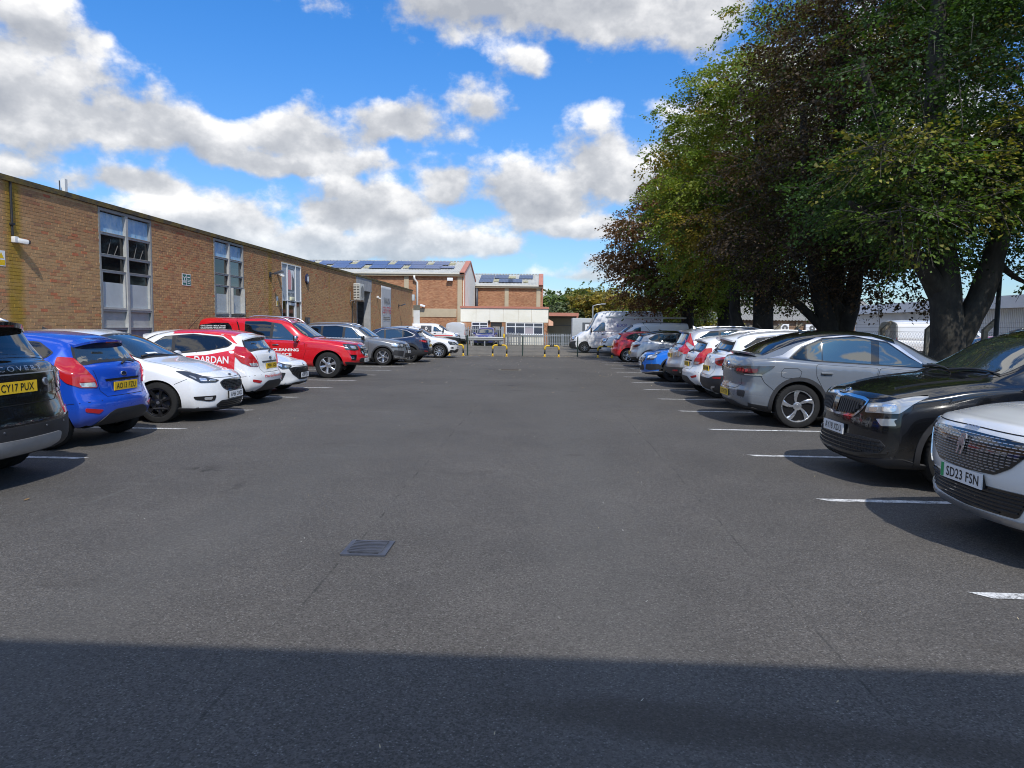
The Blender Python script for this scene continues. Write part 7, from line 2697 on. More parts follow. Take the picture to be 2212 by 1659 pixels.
def car_pickup():
 L = 5.42
 c = Car('pickup_truck', 'red double-cab pickup nose out with a hard canopy and white lettering', 'pickup truck', L, .925,
   [(0, 1.02), (.3, 1.09), (.8, 1.145), (1.35, 1.185), (1.55, 1.29), (2.15, 1.67), (2.55, 1.775), (3.1, 1.80), (3.6, 1.795), (4.7, 1.795), (5.05, 1.74), (5.22, 1.30), (5.29, 1.14), (5.42, 1.10)],
   [(0, .90), (.3, .985), (.9, 1.05), (1.5, 1.09), (2.5, 1.12), (3.5, 1.15), (4.8, 1.16), (5.42, 1.05)], P_RED,
   Wr=[(0, .78), (2.2, .735), (3.0, .73), (3.6, .75), (4.8, .74), (5.28, .72)], zb=[(0, .42), (.4, .36), (1., .33), (4., .36), (4.8, .46), (5.28, .5)],
   nose=[(.35, .10), (.45, .03), (.58, 0), (.70, .03), (.85, .05), (1.0, .11)], sidez=.45, rr=.085, clad=0, group=PARK)
 c.wheels(.95, 4.10, .388, .25, dict(n=6, w0=.045, w1=.10, face=ALLOY, fill=1, dish=.015, r0=.07), w=.26, arch=.075, inset=.015, trim=P_RED, trimw=.05)
 c.side_glass([(1.72, .04), (2.05, .5), (2.40, .87), (2.9, .93), (3.52, .92), (3.50, .25), (3.40, .04), (2.6, .03)], [(2.70, .09)], glass=[GLASS, GLASSD], lean=.06, bright=None)
 # bright waist strip under the windows
 w = [c.gpt(u, .0) for u in (1.68, 2.6, 3.52)]
 c.sides('waist_strip', [(w[0][0], w[0][1] - .012), (w[1][0], w[1][1] - .010), (w[2][0], w[2][1] - .010), (w[2][0], w[2][1] + .010), (w[1][0], w[1][1] + .012), (w[0][0], w[0][1] + .010)], CHROME, off=.010, skirt=.008)
 c.sides('canopy_window', [c.gpt(u, f) for u, f in [(3.82, .12), (3.92, .62), (4.02, .80), (4.45, .80), (5.06, .78), (5.18, .12), (4.6, .06)]], GLASSD, off=.008, rnd=.04)
 c.screen('windscreen', 1.46, 2.10, .95, .93, (1, 0, 0))
 c.screen('rear_window', 5.07, 5.21, .9, .95, (-1, 0, 0), mat=GLASSD)
 c.door([(1.72, .50), (1.62, .80), (1.66, 1.06), (2.64, 1.11), (2.72, .80), (2.70, .50)], (2.52, .985), CHROME)
 c.door([(2.73, .50), (2.75, .80), (2.68, 1.11), (3.50, 1.14), (3.56, .9), (3.45, .66), (3.35, .50)], (3.40, 1.01), CHROME)
 c.seams([((0, sg, 0), c.side_xy(sg, [(3.62, .45), (3.62, 1.15), (3.70, 1.5), (3.80, 1.74)])) for sg in (1, -1)], w=.035, name='bed_gap')
 g = [(0, .985), (.20, .985), (.42, .975), (.40, .78), (.30, .715), (0, .705)]
 gf = g + [(-y, z) for y, z in g[::-1] if y > 0]
 gr = c.front('grille', g, GLOSSB, off=.008, rnd=.03)[0]
 c.grille_bars((1, 0, 0), offset_poly(gf, -.02), 4, mat=GREYV, parent=gr, w=.02, off=.018)
 c.front('chrome_grille_frame', [(.14, .985), (.24, .985), (.30, .80), (.22, .73), (0, .715), (0, .665), (.26, .675), (.38, .79), (.44, .99), (.34, 1.0)][1:], CHROME, sym='two', off=.020, rnd=.02)
 c.badge((1, 0, 0), (0, .865), .075, .065, CHROME, off=.024, inner=GREYV)
 lp = [('f', .46, .985), ('s', .42, 1.03), ('s', .56, 1.02), ('s', .44, .86), ('f', .66, .83), ('f', .47, .86)]
 hl = c.corner('headlight', lp, LAMPD, off=.012, res=.035, rnd=.03)
 c.corner('lamp_lens', [('f', .56, .955), ('f', .72, .965), ('f', .74, .875), ('f', .58, .875)], LAMPW, hl, off=.016, res=.03, rnd=.04)
 c.corner('lamp_lens', [('f', .78, .97), ('s', .42, .99), ('s', .42, .90), ('f', .79, .88)], LAMPC, hl, off=.016, res=.03, rnd=.02)
 c.corner('fog_lamp_frame', [('f', .60, .70), ('f', .82, .715), ('s', .22, .63), ('f', .80, .55), ('f', .66, .54)], GLOSSB, off=.010, res=.03, rnd=.03)
 c.corner('fog_lamp_trim', [('f', .70, .66), ('f', .80, .665), ('f', .79, .59), ('f', .72, .59)], CHROME, off=.015, res=.03, rnd=.02)
 c.front('lower_intake', [(0, .60), (.46, .60), (.52, .53), (.44, .47), (0, .46)], BLACKP, off=.008, rnd=.03)
 c.front('bumper_base', [(0, .45), (.50, .45), (.86, .50), (.86, .42), (0, .38)], BLACKP, off=.012, rnd=.02)
 c.plate('f', .53, 'LL20 KZO', False, out=.03, tilt=0)
 c.mirror(1.90, 1.12, CHROME, size=(.15, .26, .20), lift=.02)
 c.rails(2.05, 3.55, SATIN, k=.88, h=.075, r=.022)
 for sg in (1, -1):
  st = c.tpt(2.3, .9)
 d, e = (0, -1, 0), (0, 1, 0)
 for dd, s in ((d, 1), (e, -1)):
  X = lambda u: s * (L / 2 - u)
  c.text('door_lettering', 'CLEANING', dd, (X(2.22), .835), .80, .085, WHITEV, off=.010, bold=.03)
  c.text('door_lettering', 'SERVICE', dd, (X(2.35), .70), .62, .085, WHITEV, off=.010, bold=.03)
  for k, tx in enumerate(('• OFFICE CLEANING • MEDICAL CENTRES', '• CAR SHOWROOMS • DENTAL PRACTICES', '• WINDOW CLEANING • GUTTER CLEANING', '• CARPET CLEANING')):
   c.text('window_lettering', tx, dd, (X(4.50), 1.525 - .052 * k), .80 if k < 3 else .40, .034, WHITEV, off=.013, bold=.015)
 c.seams([((1, 0, 0), [(-.68, 1.03), (-.4, 1.01), (0, 1.005), (.4, 1.01), (.68, 1.03)]), ((0, -1, 0), c.side_xy(-1, [(.40, .84), (.28, .70)]))])
 plain_rear(c, 1.05, 5.22)
 c.place(-5.52 - L / 2, 21.85, 0)
 return c

def car_glb():
 L = 4.64
 c = Car('parked_car', 'metallic grey boxy SUV nose out with silver roof rails and five-spoke wheels', 'car', L, .918,
   [(0, .93), (.3, 1.0), (.8, 1.065), (1.2, 1.10), (1.4, 1.20), (1.95, 1.54), (2.4, 1.64), (3.0, 1.66), (3.8, 1.63), (4.25, 1.57), (4.45, 1.22), (4.64, 1.1)],
   [(0, .84), (.3, .91), (.9, 1.0), (1.5, 1.04), (3.0, 1.07), (4.2, 1.10), (4.64, 1.0)], P_GREY, clad=1,
   Wr=[(0, .78), (2.2, .75), (3.5, .74), (4.64, .70)], zb=[(0, .24), (.5, .21), (1., .19), (3.6, .2), (4.64, .28)],
   nose=[(.2, .05), (.3, .0), (.5, .0), (.7, .02), (.85, .05), (.98, .12)], group=PARK)
 c.wheels(.90, 3.73, .352, .24, dict(n=5, w0=.035, w1=.05, split=.30, face=ALLOY, back=ALLOYG), w=.235, arch=.06, trim=BLACKP, trimw=.045)
 c.side_glass([(1.5, .03), (1.85, .5), (2.15, .88), (2.8, .95), (3.8, .92), (4.15, .60), (4.1, .1), (3.0, .03)], [(2.5, .1), (3.4, .09)], glass=[GLASS, GLASSD, GLASSD], lean=.06, bright=SATIN)
 c.screen('windscreen', 1.31, 1.90, .95, .93, (1, 0, 0))
 c.screen('rear_window', 4.28, 4.46, .95, .98, (-1, 0, 0))
 c.door([(1.55, .36), (1.45, .66), (1.48, 1.0), (2.42, 1.04), (2.5, .76), (2.48, .36)], (2.32, .92))
 c.door([(2.51, .36), (2.53, .76), (2.46, 1.04), (3.4, 1.06), (3.46, .88), (3.3, .6), (3.18, .36)], (3.3, .95))
 g = [(0, .86), (.40, .87), (.44, .80), (.36, .62), (0, .60)]
 gf = g + [(-y, z) for y, z in g[::-1] if y > 0]
 gr = c.front('grille', g, GLOSSB, off=.008, rnd=.03)[0]
 c.grille_bars((1, 0, 0), offset_poly(gf, -.02), 9, mat=GREYV, parent=gr, w=.012, off=.012, dash=(.02, .03))
 c.front('grille_bar', [(.10, .765), (.41, .785), (.40, .735), (.10, .72)], SATIN, sym='two', off=.022, rnd=.01)
 star_mark(c, (1, 0, 0), (0, .745), .095, off=.03)
 hl = c.corner('headlight', [('f', .47, .875), ('s', .36, .90), ('s', .46, .86), ('f', .86, .72), ('f', .60, .71), ('f', .49, .76)], LAMPD, off=.012, res=.035, rnd=.03)
 c.corner('lamp_lens', [('f', .54, .845), ('f', .68, .855), ('f', .70, .765), ('f', .57, .76)], LAMPC, hl, off=.016, res=.03, rnd=.04)
 c.corner('lamp_lens', [('f', .72, .86), ('f', .84, .865), ('f', .85, .77), ('f', .74, .765)], LAMPW, hl, off=.016, res=.03, rnd=.04)
 c.corner('air_inlet', [('f', .56, .58), ('f', .84, .62), ('f', .86, .44), ('f', .60, .36)], BLACKP, off=.010, res=.035, rnd=.04)
 c.front('lower_intake', [(0, .50), (.46, .50), (.52, .38), (.44, .33), (0, .32)], BLACKP, off=.008, rnd=.03)
 c.front('chrome_splitter', [(0, .285), (.5, .29), (.82, .33), (.82, .30), (.5, .255), (0, .25)], CHROME, off=.016, rnd=.008)
 c.plate('f', .54, 'WX21 HTC', False, tilt=0, out=.02)
 c.mirror(1.68, 1.04, GLOSSB, size=(.14, .25, .18))
 c.rails(2.05, 4.2, SATIN, k=.9, h=.05, r=.02)
 plain_rear(c, 1.05)
 c.place(-5.55 - L / 2, 28.95, 0)
 return c

def car_navy():
 L = 4.40
 c = Car('parked_car', 'dark navy crossover tail out between the grey SUV and the white one', 'car', L, .90,
   [(0, .82), (.3, .91), (.8, .995), (1.2, 1.04), (1.4, 1.14), (2.0, 1.44), (2.5, 1.535), (2.9, 1.54), (3.4, 1.49), (3.85, 1.40), (4.08, 1.16), (4.22, 1.06), (4.40, 1.02)],
   [(0, .74), (.4, .82), (.9, .92), (1.4, .97), (2.6, 1.01), (3.4, 1.06), (3.9, 1.10), (4.40, .98)], P_NAVY, clad=1,
   Wr=[(0, .74), (2.2, .70), (3.0, .685), (4.40, .60)], zb=[(0, .24), (.5, .21), (1., .19), (3.6, .21), (4.40, .32)],
   tail=[(.3, .06), (.42, 0), (.6, 0), (.7, .03), (.85, .07), (1.0, .085), (1.15, .10)], group=PARK)
 c.wheels(.90, 3.56, .342, .235, dict(n=5, w0=.04, w1=.05, split=.5, face=ALLOYG), w=.22, arch=.07, trim=BLACKP, trimw=.09)
 c.side_glass([(1.45, .03), (1.9, .55), (2.3, .90), (2.9, .95), (3.4, .86), (3.82, .42), (3.72, .20), (3.3, .05), (2.4, .02)], [(2.5, .08), (3.28, .05)], glass=[GLASS, GLASS, GLASSD], lean=.1, bright=SATIN)
 c.screen('windscreen', 1.3, 1.95, .95, .93, (1, 0, 0))
 c.screen('rear_window', 3.88, 4.10, .92, .98, (-1, 0, 0), mat=GLASSD)
 c.lip(3.78, .22, .93, P_NAVY)
 c.door([(1.48, .38), (1.40, .62), (1.42, .93), (2.42, .98), (2.50, .74), (2.48, .38)], (2.32, .86))
 c.door([(2.51, .38), (2.53, .74), (2.46, .98), (3.18, 1.02), (3.28, .86), (3.1, .6), (3.0, .38)], (3.14, .90))
 lm = c.corner('tail_lamp', [('r', .40, .955), ('s', 3.98, .985), ('s', 3.98, .93), ('r', .70, .865), ('r', .42, .875)], LAMPRD, off=.012, res=.03, rnd=.02)
 c.corner('lamp_lens', [('r', .58, .945), ('s', 4.06, .965), ('s', 4.06, .94), ('r', .72, .885), ('r', .58, .885)], LAMPRL, lm, off=.017, res=.03, rnd=.015)
 c.rear('bumper_cladding', [(0, .52), (.60, .52), (.88, .56), (.88, .32), (0, .30)], BLACKP, off=.012, rnd=.02)
 c.rear('rear_reflector', [(.58, .505), (.80, .525), (.80, .495), (.58, .478)], REFL, sym='two', off=.016, rnd=.008)
 c.plate('r', .735, 'KN22 VJD', True, tilt=0)
 c.badge((-1, 0, 0), (0, .93), .06, .045, CHROME, off=.01, inner=P_NAVY)
 c.text('tailgate_lettering', 'CX-30', (-1, 0, 0), (.36, .80), .16, .026, SATIN, off=.008)
 c.seams([((-1, 0, 0), [(.54, 1.02), (.5, .87), (.48, .70), (.42, .62), (-.42, .62), (-.48, .70), (-.5, .87), (-.54, 1.02)])])
 for y in (.56, -.56):
  pos, n = c.cast((0, y, .36), (-1, 0, 0))
  MB().tube([pos + Vector((.10, 0, -.02)), pos + Vector((-.03, 0, -.02))], .035, 14).build('exhaust_tip', CHROME, c.root, True)
 c.mirror(1.62, .98, P_NAVY)
 c.fin(3.3, P_NAVY)
 plain_front(c, .78)
 c.place(-5.02 - L / 2, 31.45, 180)
 return c

def car_troc():
 L = 4.25
 c = Car('parked_car', 'white compact SUV nose out at the far end beside the hoop barriers', 'car', L, .91,
   [(0, .84), (.3, .93), (.8, 1.01), (1.15, 1.05), (1.35, 1.15), (1.95, 1.47), (2.4, 1.565), (2.9, 1.57), (3.4, 1.52), (3.8, 1.42), (4.05, 1.14), (4.25, 1.05)],
   [(0, .76), (.35, .84), (.9, .94), (1.4, .985), (2.6, 1.02), (3.4, 1.06), (3.9, 1.08), (4.25, .98)], P_WHITE, clad=1,
   zb=[(0, .24), (.5, .21), (1., .19), (3.4, .2), (4.25, .3)], nose=[(.2, .06), (.32, .01), (.48, .0), (.65, .01), (.78, .03), (.9, .12)], group=PARK)
 c.wheels(.86, 3.46, .338, .235, dict(n=10, w0=.03, w1=.05, face=ALLOY), w=.22, arch=.06, trim=BLACKP, trimw=.055)
 c.side_glass([(1.44, .03), (1.8, .5), (2.15, .88), (2.7, .95), (3.3, .88), (3.65, .5), (3.6, .15), (2.4, .02)], [(2.42, .09), (3.25, .05)], glass=[GLASS, GLASS, GLASSD], lean=.1, bright=SATIN)
 c.screen('windscreen', 1.26, 1.90, .95, .93, (1, 0, 0))
 c.screen('rear_window', 3.82, 4.06, .9, .95, (-1, 0, 0))
 c.door([(1.46, .36), (1.38, .62), (1.40, .95), (2.34, .99), (2.42, .74), (2.4, .36)], (2.24, .87))
 c.door([(2.43, .36), (2.45, .74), (2.38, .99), (3.1, 1.02), (3.2, .86), (3.02, .6), (2.9, .36)], (3.05, .9))
 g = [(0, .775), (.50, .775), (.46, .68), (.36, .655), (0, .65)]
 gf = g + [(-y, z) for y, z in g[::-1] if y > 0]
 gr = c.front('grille', g, GLOSSB, off=.008, rnd=.02)[0]
 c.grille_bars((1, 0, 0), offset_poly(gf, -.015), 3, mat=CHROME, parent=gr, w=.010, off=.016)
 vw_mark(c, (1, 0, 0), (0, .725), .06, off=.022)
 hl = c.corner('headlight', [('f', .46, .79), ('s', .44, .84), ('s', .44, .79), ('f', .80, .67), ('f', .50, .665)], LAMPD, off=.012, res=.03, rnd=.025)
 c.corner('lamp_lens', [('f', .54, .765), ('f', .72, .78), ('f', .74, .70), ('f', .56, .69)], LAMPW, hl, off=.016, res=.03, rnd=.03)
 c.corner('daytime_lamp', [('f', .64, .56), ('f', .80, .57), ('f', .80, .47), ('f', .64, .46)], LAMPC, off=.012, res=.03, rnd=.05)
 c.corner('lamp_lens', [('f', .67, .54), ('f', .77, .545), ('f', .77, .485), ('f', .67, .48)], GLOSSB, off=.016, res=.03, rnd=.04)
 c.front('lower_intake', [(0, .44), (.44, .44), (.56, .38), (.80, .42), (.80, .34), (.5, .27), (0, .26)], BLACKP, off=.010, rnd=.02)
 c.plate('f', .52, 'FY23 OKB', False, tilt=0, out=.02)
 c.mirror(1.6, .99, P_WHITE)
 c.rails(2.1, 3.7, SATIN, k=.9, h=.035)
 plain_rear(c, 1.0)
 c.place(-4.42 - L / 2, 36.3, 0)
 return c

def car_2008():
 L = 4.30
 c = Car('parked_car', 'pearl white crossover nose out with a wide dashed grille, nearest on the right', 'car', L, .885,
   [(0, .935), (.15, .98), (.4, 1.03), (.85, 1.065), (1.1, 1.08), (1.3, 1.15), (1.9, 1.44), (2.4, 1.53), (2.9, 1.525), (3.4, 1.47), (3.8, 1.38), (4.05, 1.12), (4.30, 1.02)],
   [(0, .86), (.3, .925), (.8, .975), (1.35, 1.0), (2.5, 1.03), (3.4, 1.06), (4.30, .96)], P_PEARL, clad=1,
   W=[(0, .88), (.2, .94), (.6, .985), (1.1, 1.0), (3.1, 1.0), (3.8, .965), (4.30, .90)], zb=[(0, .25), (.5, .22), (1., .19), (3.4, .2), (4.30, .3)],
   nose=[(.20, .10), (.25, .035), (.32, .03), (.45, .03), (.60, .0), (.76, .0), (.86, .012), (.92, .04), (.99, .09)],
   bow=[(0, .20), (.5, .18), (1.0, .16), (1.7, .14), (2.4, .02), (3.1, 0), (3.7, -.06), (4.30, -.16)], EN=.10, group=PARK)
 c.wheels(.86, 3.47, .335, .235, dict(n=5, w0=.05, w1=.06, split=.4, face=ALLOYG), w=.22, arch=.06, trim=BLACKP)
 c.side_glass([(1.42, .03), (1.8, .5), (2.15, .88), (2.7, .95), (3.3, .86), (3.65, .5), (3.6, .15), (2.4, .02)], [(2.42, .09)], glass=[GLASS, GLASSD], lean=.1)
 c.screen('windscreen', 1.20, 1.85, .95, .93, (1, 0, 0))
 c.screen('rear_window', 3.82, 4.06, .9, .95, (-1, 0, 0))
 c.door([(1.46, .36), (1.38, .62), (1.40, .93), (2.34, .98), (2.42, .74), (2.4, .36)], (2.24, .86))
 c.door([(2.43, .36), (2.45, .74), (2.38, .98), (3.1, 1.0), (3.2, .86), (3.02, .6), (2.9, .36)], (3.05, .88))
 g = [(0, 0.880), (.40, 0.870), (.60, 0.855), (.575, 0.790), (.46, 0.675), (.34, 0.610), (0, 0.595)]
 gf = g + [(-y, z) for y, z in g[::-1] if y > 0]
 gr = c.front('grille', g, GLOSSB, off=.008, rnd=.025)[0]
 for q in c.grille_bars((1, 0, 0), offset_poly(gf, -.012), 13, mat=SATIN, parent=gr, w=.0085, off=.013, dash=(.033, .014), name='grille_dashes'):
  q['kind'] = 'stuff'
 # lion-like emblem of raised strokes
 b = c.badge((1, 0, 0), (0, .770), .028, .05, GLOSSB, off=.012)
 c.strokes('emblem', b[1:], [((-.005, .075), (.035, .08)), ((.035, .08), (.045, .045)), ((-.005, .075), (-.012, .02)), ((-.012, .02), (-.035, -.07)), ((-.012, .02), (.025, -.02)), ((.025, -.02), (.012, -.075)),
         ((.02, .05), (.028, .0)), ((-.012, .02), (-.045, .035)), ((-.012, .0), (-.042, -.005)), ((.0, .06), (.005, -.01))], .017, SATIN, b[0], off=.026)
 c.corner('headlight', [('f', .62, 0.880), ('f', .78, 0.905), ('s', .46, 0.940), ('s', .44, 0.885), ('f', .80, 0.810), ('f', .66, 0.810)], LAMPD, off=.012, res=.03, rnd=.02)
 c.corner('daytime_lamp', [('f', .76, 0.810), ('f', .81, 0.810), ('f', .74, 0.515), ('f', .72, 0.515)], LAMPW, off=.014, res=.03, rnd=.008)
 li = [(0, 0.510), (.55, 0.520), (.585, 0.495), (.50, 0.340), (0, 0.320)]
 lf = li + [(-y, z) for y, z in li[::-1] if y > 0]
 lo = c.front('lower_intake', li, GLOSSB, off=.008, rnd=.03)[0]
 c.grille_bars((1, 0, 0), offset_poly(lf, -.015), 6, mat=BLACKP, parent=lo, w=.014, off=.016)
 c.front('splitter', [(0, 0.310), (.52, 0.323), (.80, 0.385), (.84, 0.355), (.54, 0.277), (0, 0.260)], SATIN, off=.014, rnd=.01)
 c.front('bumper_base', [(0, 0.255), (.54, 0.272), (.85, 0.340), (.86, 0.275), (0, 0.220)], BLACKP, off=.010, rnd=.01)
 c.plate('f', .54, 'SD23 FSN', False, tilt=.0, green=True, out=.02)
 c.text('bonnet_lettering', '2008', (1, 0, 0), (0.0, .90), .17, .026, SATIN, off=.005, bold=.02)
 c.seams([((1, 0, 0), [(-.72, .925), (-.60, .905), (-.4, .905), (0, .912), (.4, .905), (.60, .905), (.72, .925)])])
 c.front('tow_cover', [(.62, .615), (.65, .615), (.65, .485), (.62, .495)], P_PEARL, sym=False, off=.005, rnd=.008)
 c.mirror(1.55, .98, GLOSSB)
 c.wiper(1.11, -0.62, .02, rear=False)
 c.wiper(1.11, .06, 0.66, rear=False)
 plain_rear(c, 1.0)
 c.place(3.13 + L / 2, 5.38, 180)
 return c

def car_kodiaq():
 L = 4.70
 c = Car('parked_car', 'glossy black SUV nose out with a chrome-edged ribbed grille, second on the right', 'car', L, .94,
   [(0, .94), (.2, .995), (.5, 1.055), (.95, 1.115), (1.13, 1.14), (1.33, 1.24), (1.93, 1.565), (2.4, 1.665), (3.0, 1.675), (3.8, 1.63), (4.3, 1.52), (4.5, 1.2), (4.70, 1.1)],
   [(0, .87), (.25, .935), (.8, 1.025), (1.4, 1.075), (2.6, 1.10), (3.8, 1.12), (4.70, 1.0)], P_BLACK, clad=1,
   W=[(0, .88), (.2, .94), (.6, .985), (1.1, 1.0), (3.5, 1.0), (4.2, .965), (4.70, .90)], Wr=[(0, .76), (2.2, .735), (3.5, .72), (4.70, .68)],
   zb=[(0, .22), (.5, .21), (1., .2), (3.6, .21), (4.70, .3)],
   nose=[(.15, .10), (.20, .03), (.30, .0), (.50, .01), (.62, .015), (.76, .03), (.90, .05), (1.0, .10)],
   bow=[(0, .25), (.5, .21), (1.0, .13), (1.9, .12), (2.5, .02), (3.4, 0), (4.1, -.06), (4.70, -.16)], EN=.11, group=PARK)
 c.wheels(.92, 3.71, .362, .24, dict(n=5, w0=.05, w1=.07, split=.3, face=ALLOYG), w=.235, arch=.065, trim=BLACKP, trimw=.05)
 c.side_glass([(1.43, .03), (1.83, .5), (2.2, .88), (2.9, .95), (3.8, .90), (4.15, .55), (4.1, .12), (3.0, .03)], [(2.55, .1), (3.45, .09)], glass=[GLASS, GLASSD, GLASSD], lean=.06, bright=CHROME)
 c.screen('windscreen', 1.24, 1.90, .97, .95, (1, 0, 0), n=9, surround=P_BLACK)
 # bright reflection-catching pillars
 ap = [c.tpt(u, 1.0) for u in (1.55, 1.8, 2.05)]
 c.screen('rear_window', 4.32, 4.51, .95, .98, (-1, 0, 0))
 c.door([(1.58, .38), (1.48, .66), (1.5, .98), (2.46, 1.03), (2.55, .76), (2.52, .38)], (2.36, .9))
 c.door([(2.56, .38), (2.58, .76), (2.5, 1.03), (3.4, 1.06), (3.46, .88), (3.3, .6), (3.18, .38)], (3.3, .93))
 g = [(0, 0.880), (.07, 0.880), (.12, 0.900), (.44, 0.885), (.50, 0.870), (.46, 0.795), (.37, 0.720), (0, 0.710)]
 gf = g + [(-y, z) for y, z in g[::-1] if y > 0]
 c.front('chrome_grille_frame', offset_poly(gf, .026), CHROME, sym=False, off=.012, rnd=.03)
 gr = c.patch('grille', (1, 0, 0), round_poly(gf, .02), GLOSSB, off=.015, res=.05)
 for sg in (1, -1):
  hp = offset_poly([(sg * y, z) for y, z in [(.07, 0.880), (.12, 0.900), (.44, 0.885), (.50, 0.870), (.46, 0.795), (.37, 0.720), (.07, 0.710)]], -.012)
  c.grille_bars((1, 0, 0), hp, 10, axis=0, mat=BLACKP, parent=gr, w=.024, off=.034, joined=False)
 c.front('grille_plate', [(0, 0.880), (.055, 0.875), (.062, 0.785), (.05, 0.710), (0, 0.705)], GLOSSB, off=.03, rnd=.01)
 b = c.badge((1, 0, 0), (0, .955), .048, .042, CHROME, off=.010, inner=GLOSSB)
 c.strokes('emblem', b[1:], [((-.028, -.004), (.012, .014)), ((.012, .014), (.03, .006)), ((-.012, .003), (-.004, -.018)), ((-.004, -.018), (.012, -.014)), ((.006, .012), (.016, .024))], .007, CHROME, b[0], off=.018)
 hl = c.corner('headlight', [('f', .53, 0.860), ('f', .70, 0.890), ('s', .44, 0.950), ('s', .58, 0.955), ('s', .42, 0.885), ('f', .84, 0.785), ('f', .52, 0.760)], LAMPC, off=.012, res=.035, rnd=.02)
 c.corner('lamp_lens', [('f', .57, 0.840), ('f', .66, 0.850), ('f', .66, 0.780), ('f', .57, 0.775)], LAMPW, hl, off=.017, res=.03, rnd=.035)
 c.corner('lamp_lens', [('f', .70, 0.860), ('f', .81, 0.875), ('f', .82, 0.800), ('f', .70, 0.790)], LAMPW, hl, off=.017, res=.03, rnd=.04)
 c.corner('lamp_brow', [('f', .53, 0.867), ('f', .70, 0.897), ('s', .44, 0.957), ('s', .57, 0.963), ('s', .44, 0.945), ('f', .70, 0.885), ('f', .53, 0.855)], GLOSSB, hl, off=.018, res=.035)
 c.corner('fog_lamp', [('f', .66, 0.710), ('f', .84, 0.735), ('s', .26, 0.710), ('f', .84, 0.660), ('f', .72, 0.645)], LAMPC, off=.012, res=.03, rnd=.015)
 li = [(0, .50), (.50, .51), (.72, .50), (.78, .44), (.72, .365), (.45, .335), (0, .325)]
 lf = li + [(-y, z) for y, z in li[::-1] if y > 0]
 lo = c.front('lower_intake', li, BLACKP, off=.008, rnd=.02)[0]
 c.grille_bars((1, 0, 0), offset_poly(lf, -.012), 4, mat=GLOSSB, parent=lo, w=.014, off=.016)
 c.grille_bars((1, 0, 0), offset_poly(lf, -.012), 40, axis=0, mat=BLACKP, parent=lo, w=.010, off=.012, name='intake_mesh')
 c.front('bumper_blade', [(0, .325), (.46, .335), (.74, .37), (.80, .40), (.80, .375), (.5, .31), (0, .298)], P_BLACK, off=.026, rnd=.008)
 c.front('bumper_base', [(0, .27), (.5, .28), (.86, .33), (.87, .24), (.5, .20), (0, .19)], BLACKP, off=.014, rnd=.01)
 c.plate('f', .545, 'AY18 XDU', False, tilt=.02, out=.016)
 c.seams([((1, 0, 0), [(-.80, .945), (-.55, .905), (-.2, .925), (0, .917), (.2, .925), (.55, .905), (.80, .945)])])
 for sg in (1, -1):
  c.patch('bonnet_crease', (0, 0, 1), [(sg * .46, L / 2 - .42), (sg * .475, L / 2 - .42), (sg * .62, L / 2 - 1.38), (sg * .59, L / 2 - 1.38)], P_BLACK, off=.012, res=.05, skirt=.012)
 c.mirror(1.6, 1.08, P_BLACK)
 c.rails(2.2, 4.2, GLOSSB, k=.9, h=.035)
 c.wiper(1.17, -0.66, .02, rear=False)
 c.wiper(1.17, .06, 0.70, rear=False)
 plain_rear(c, 1.05)
 c.place(3.24 + L / 2, 8.02, 180)
 return c

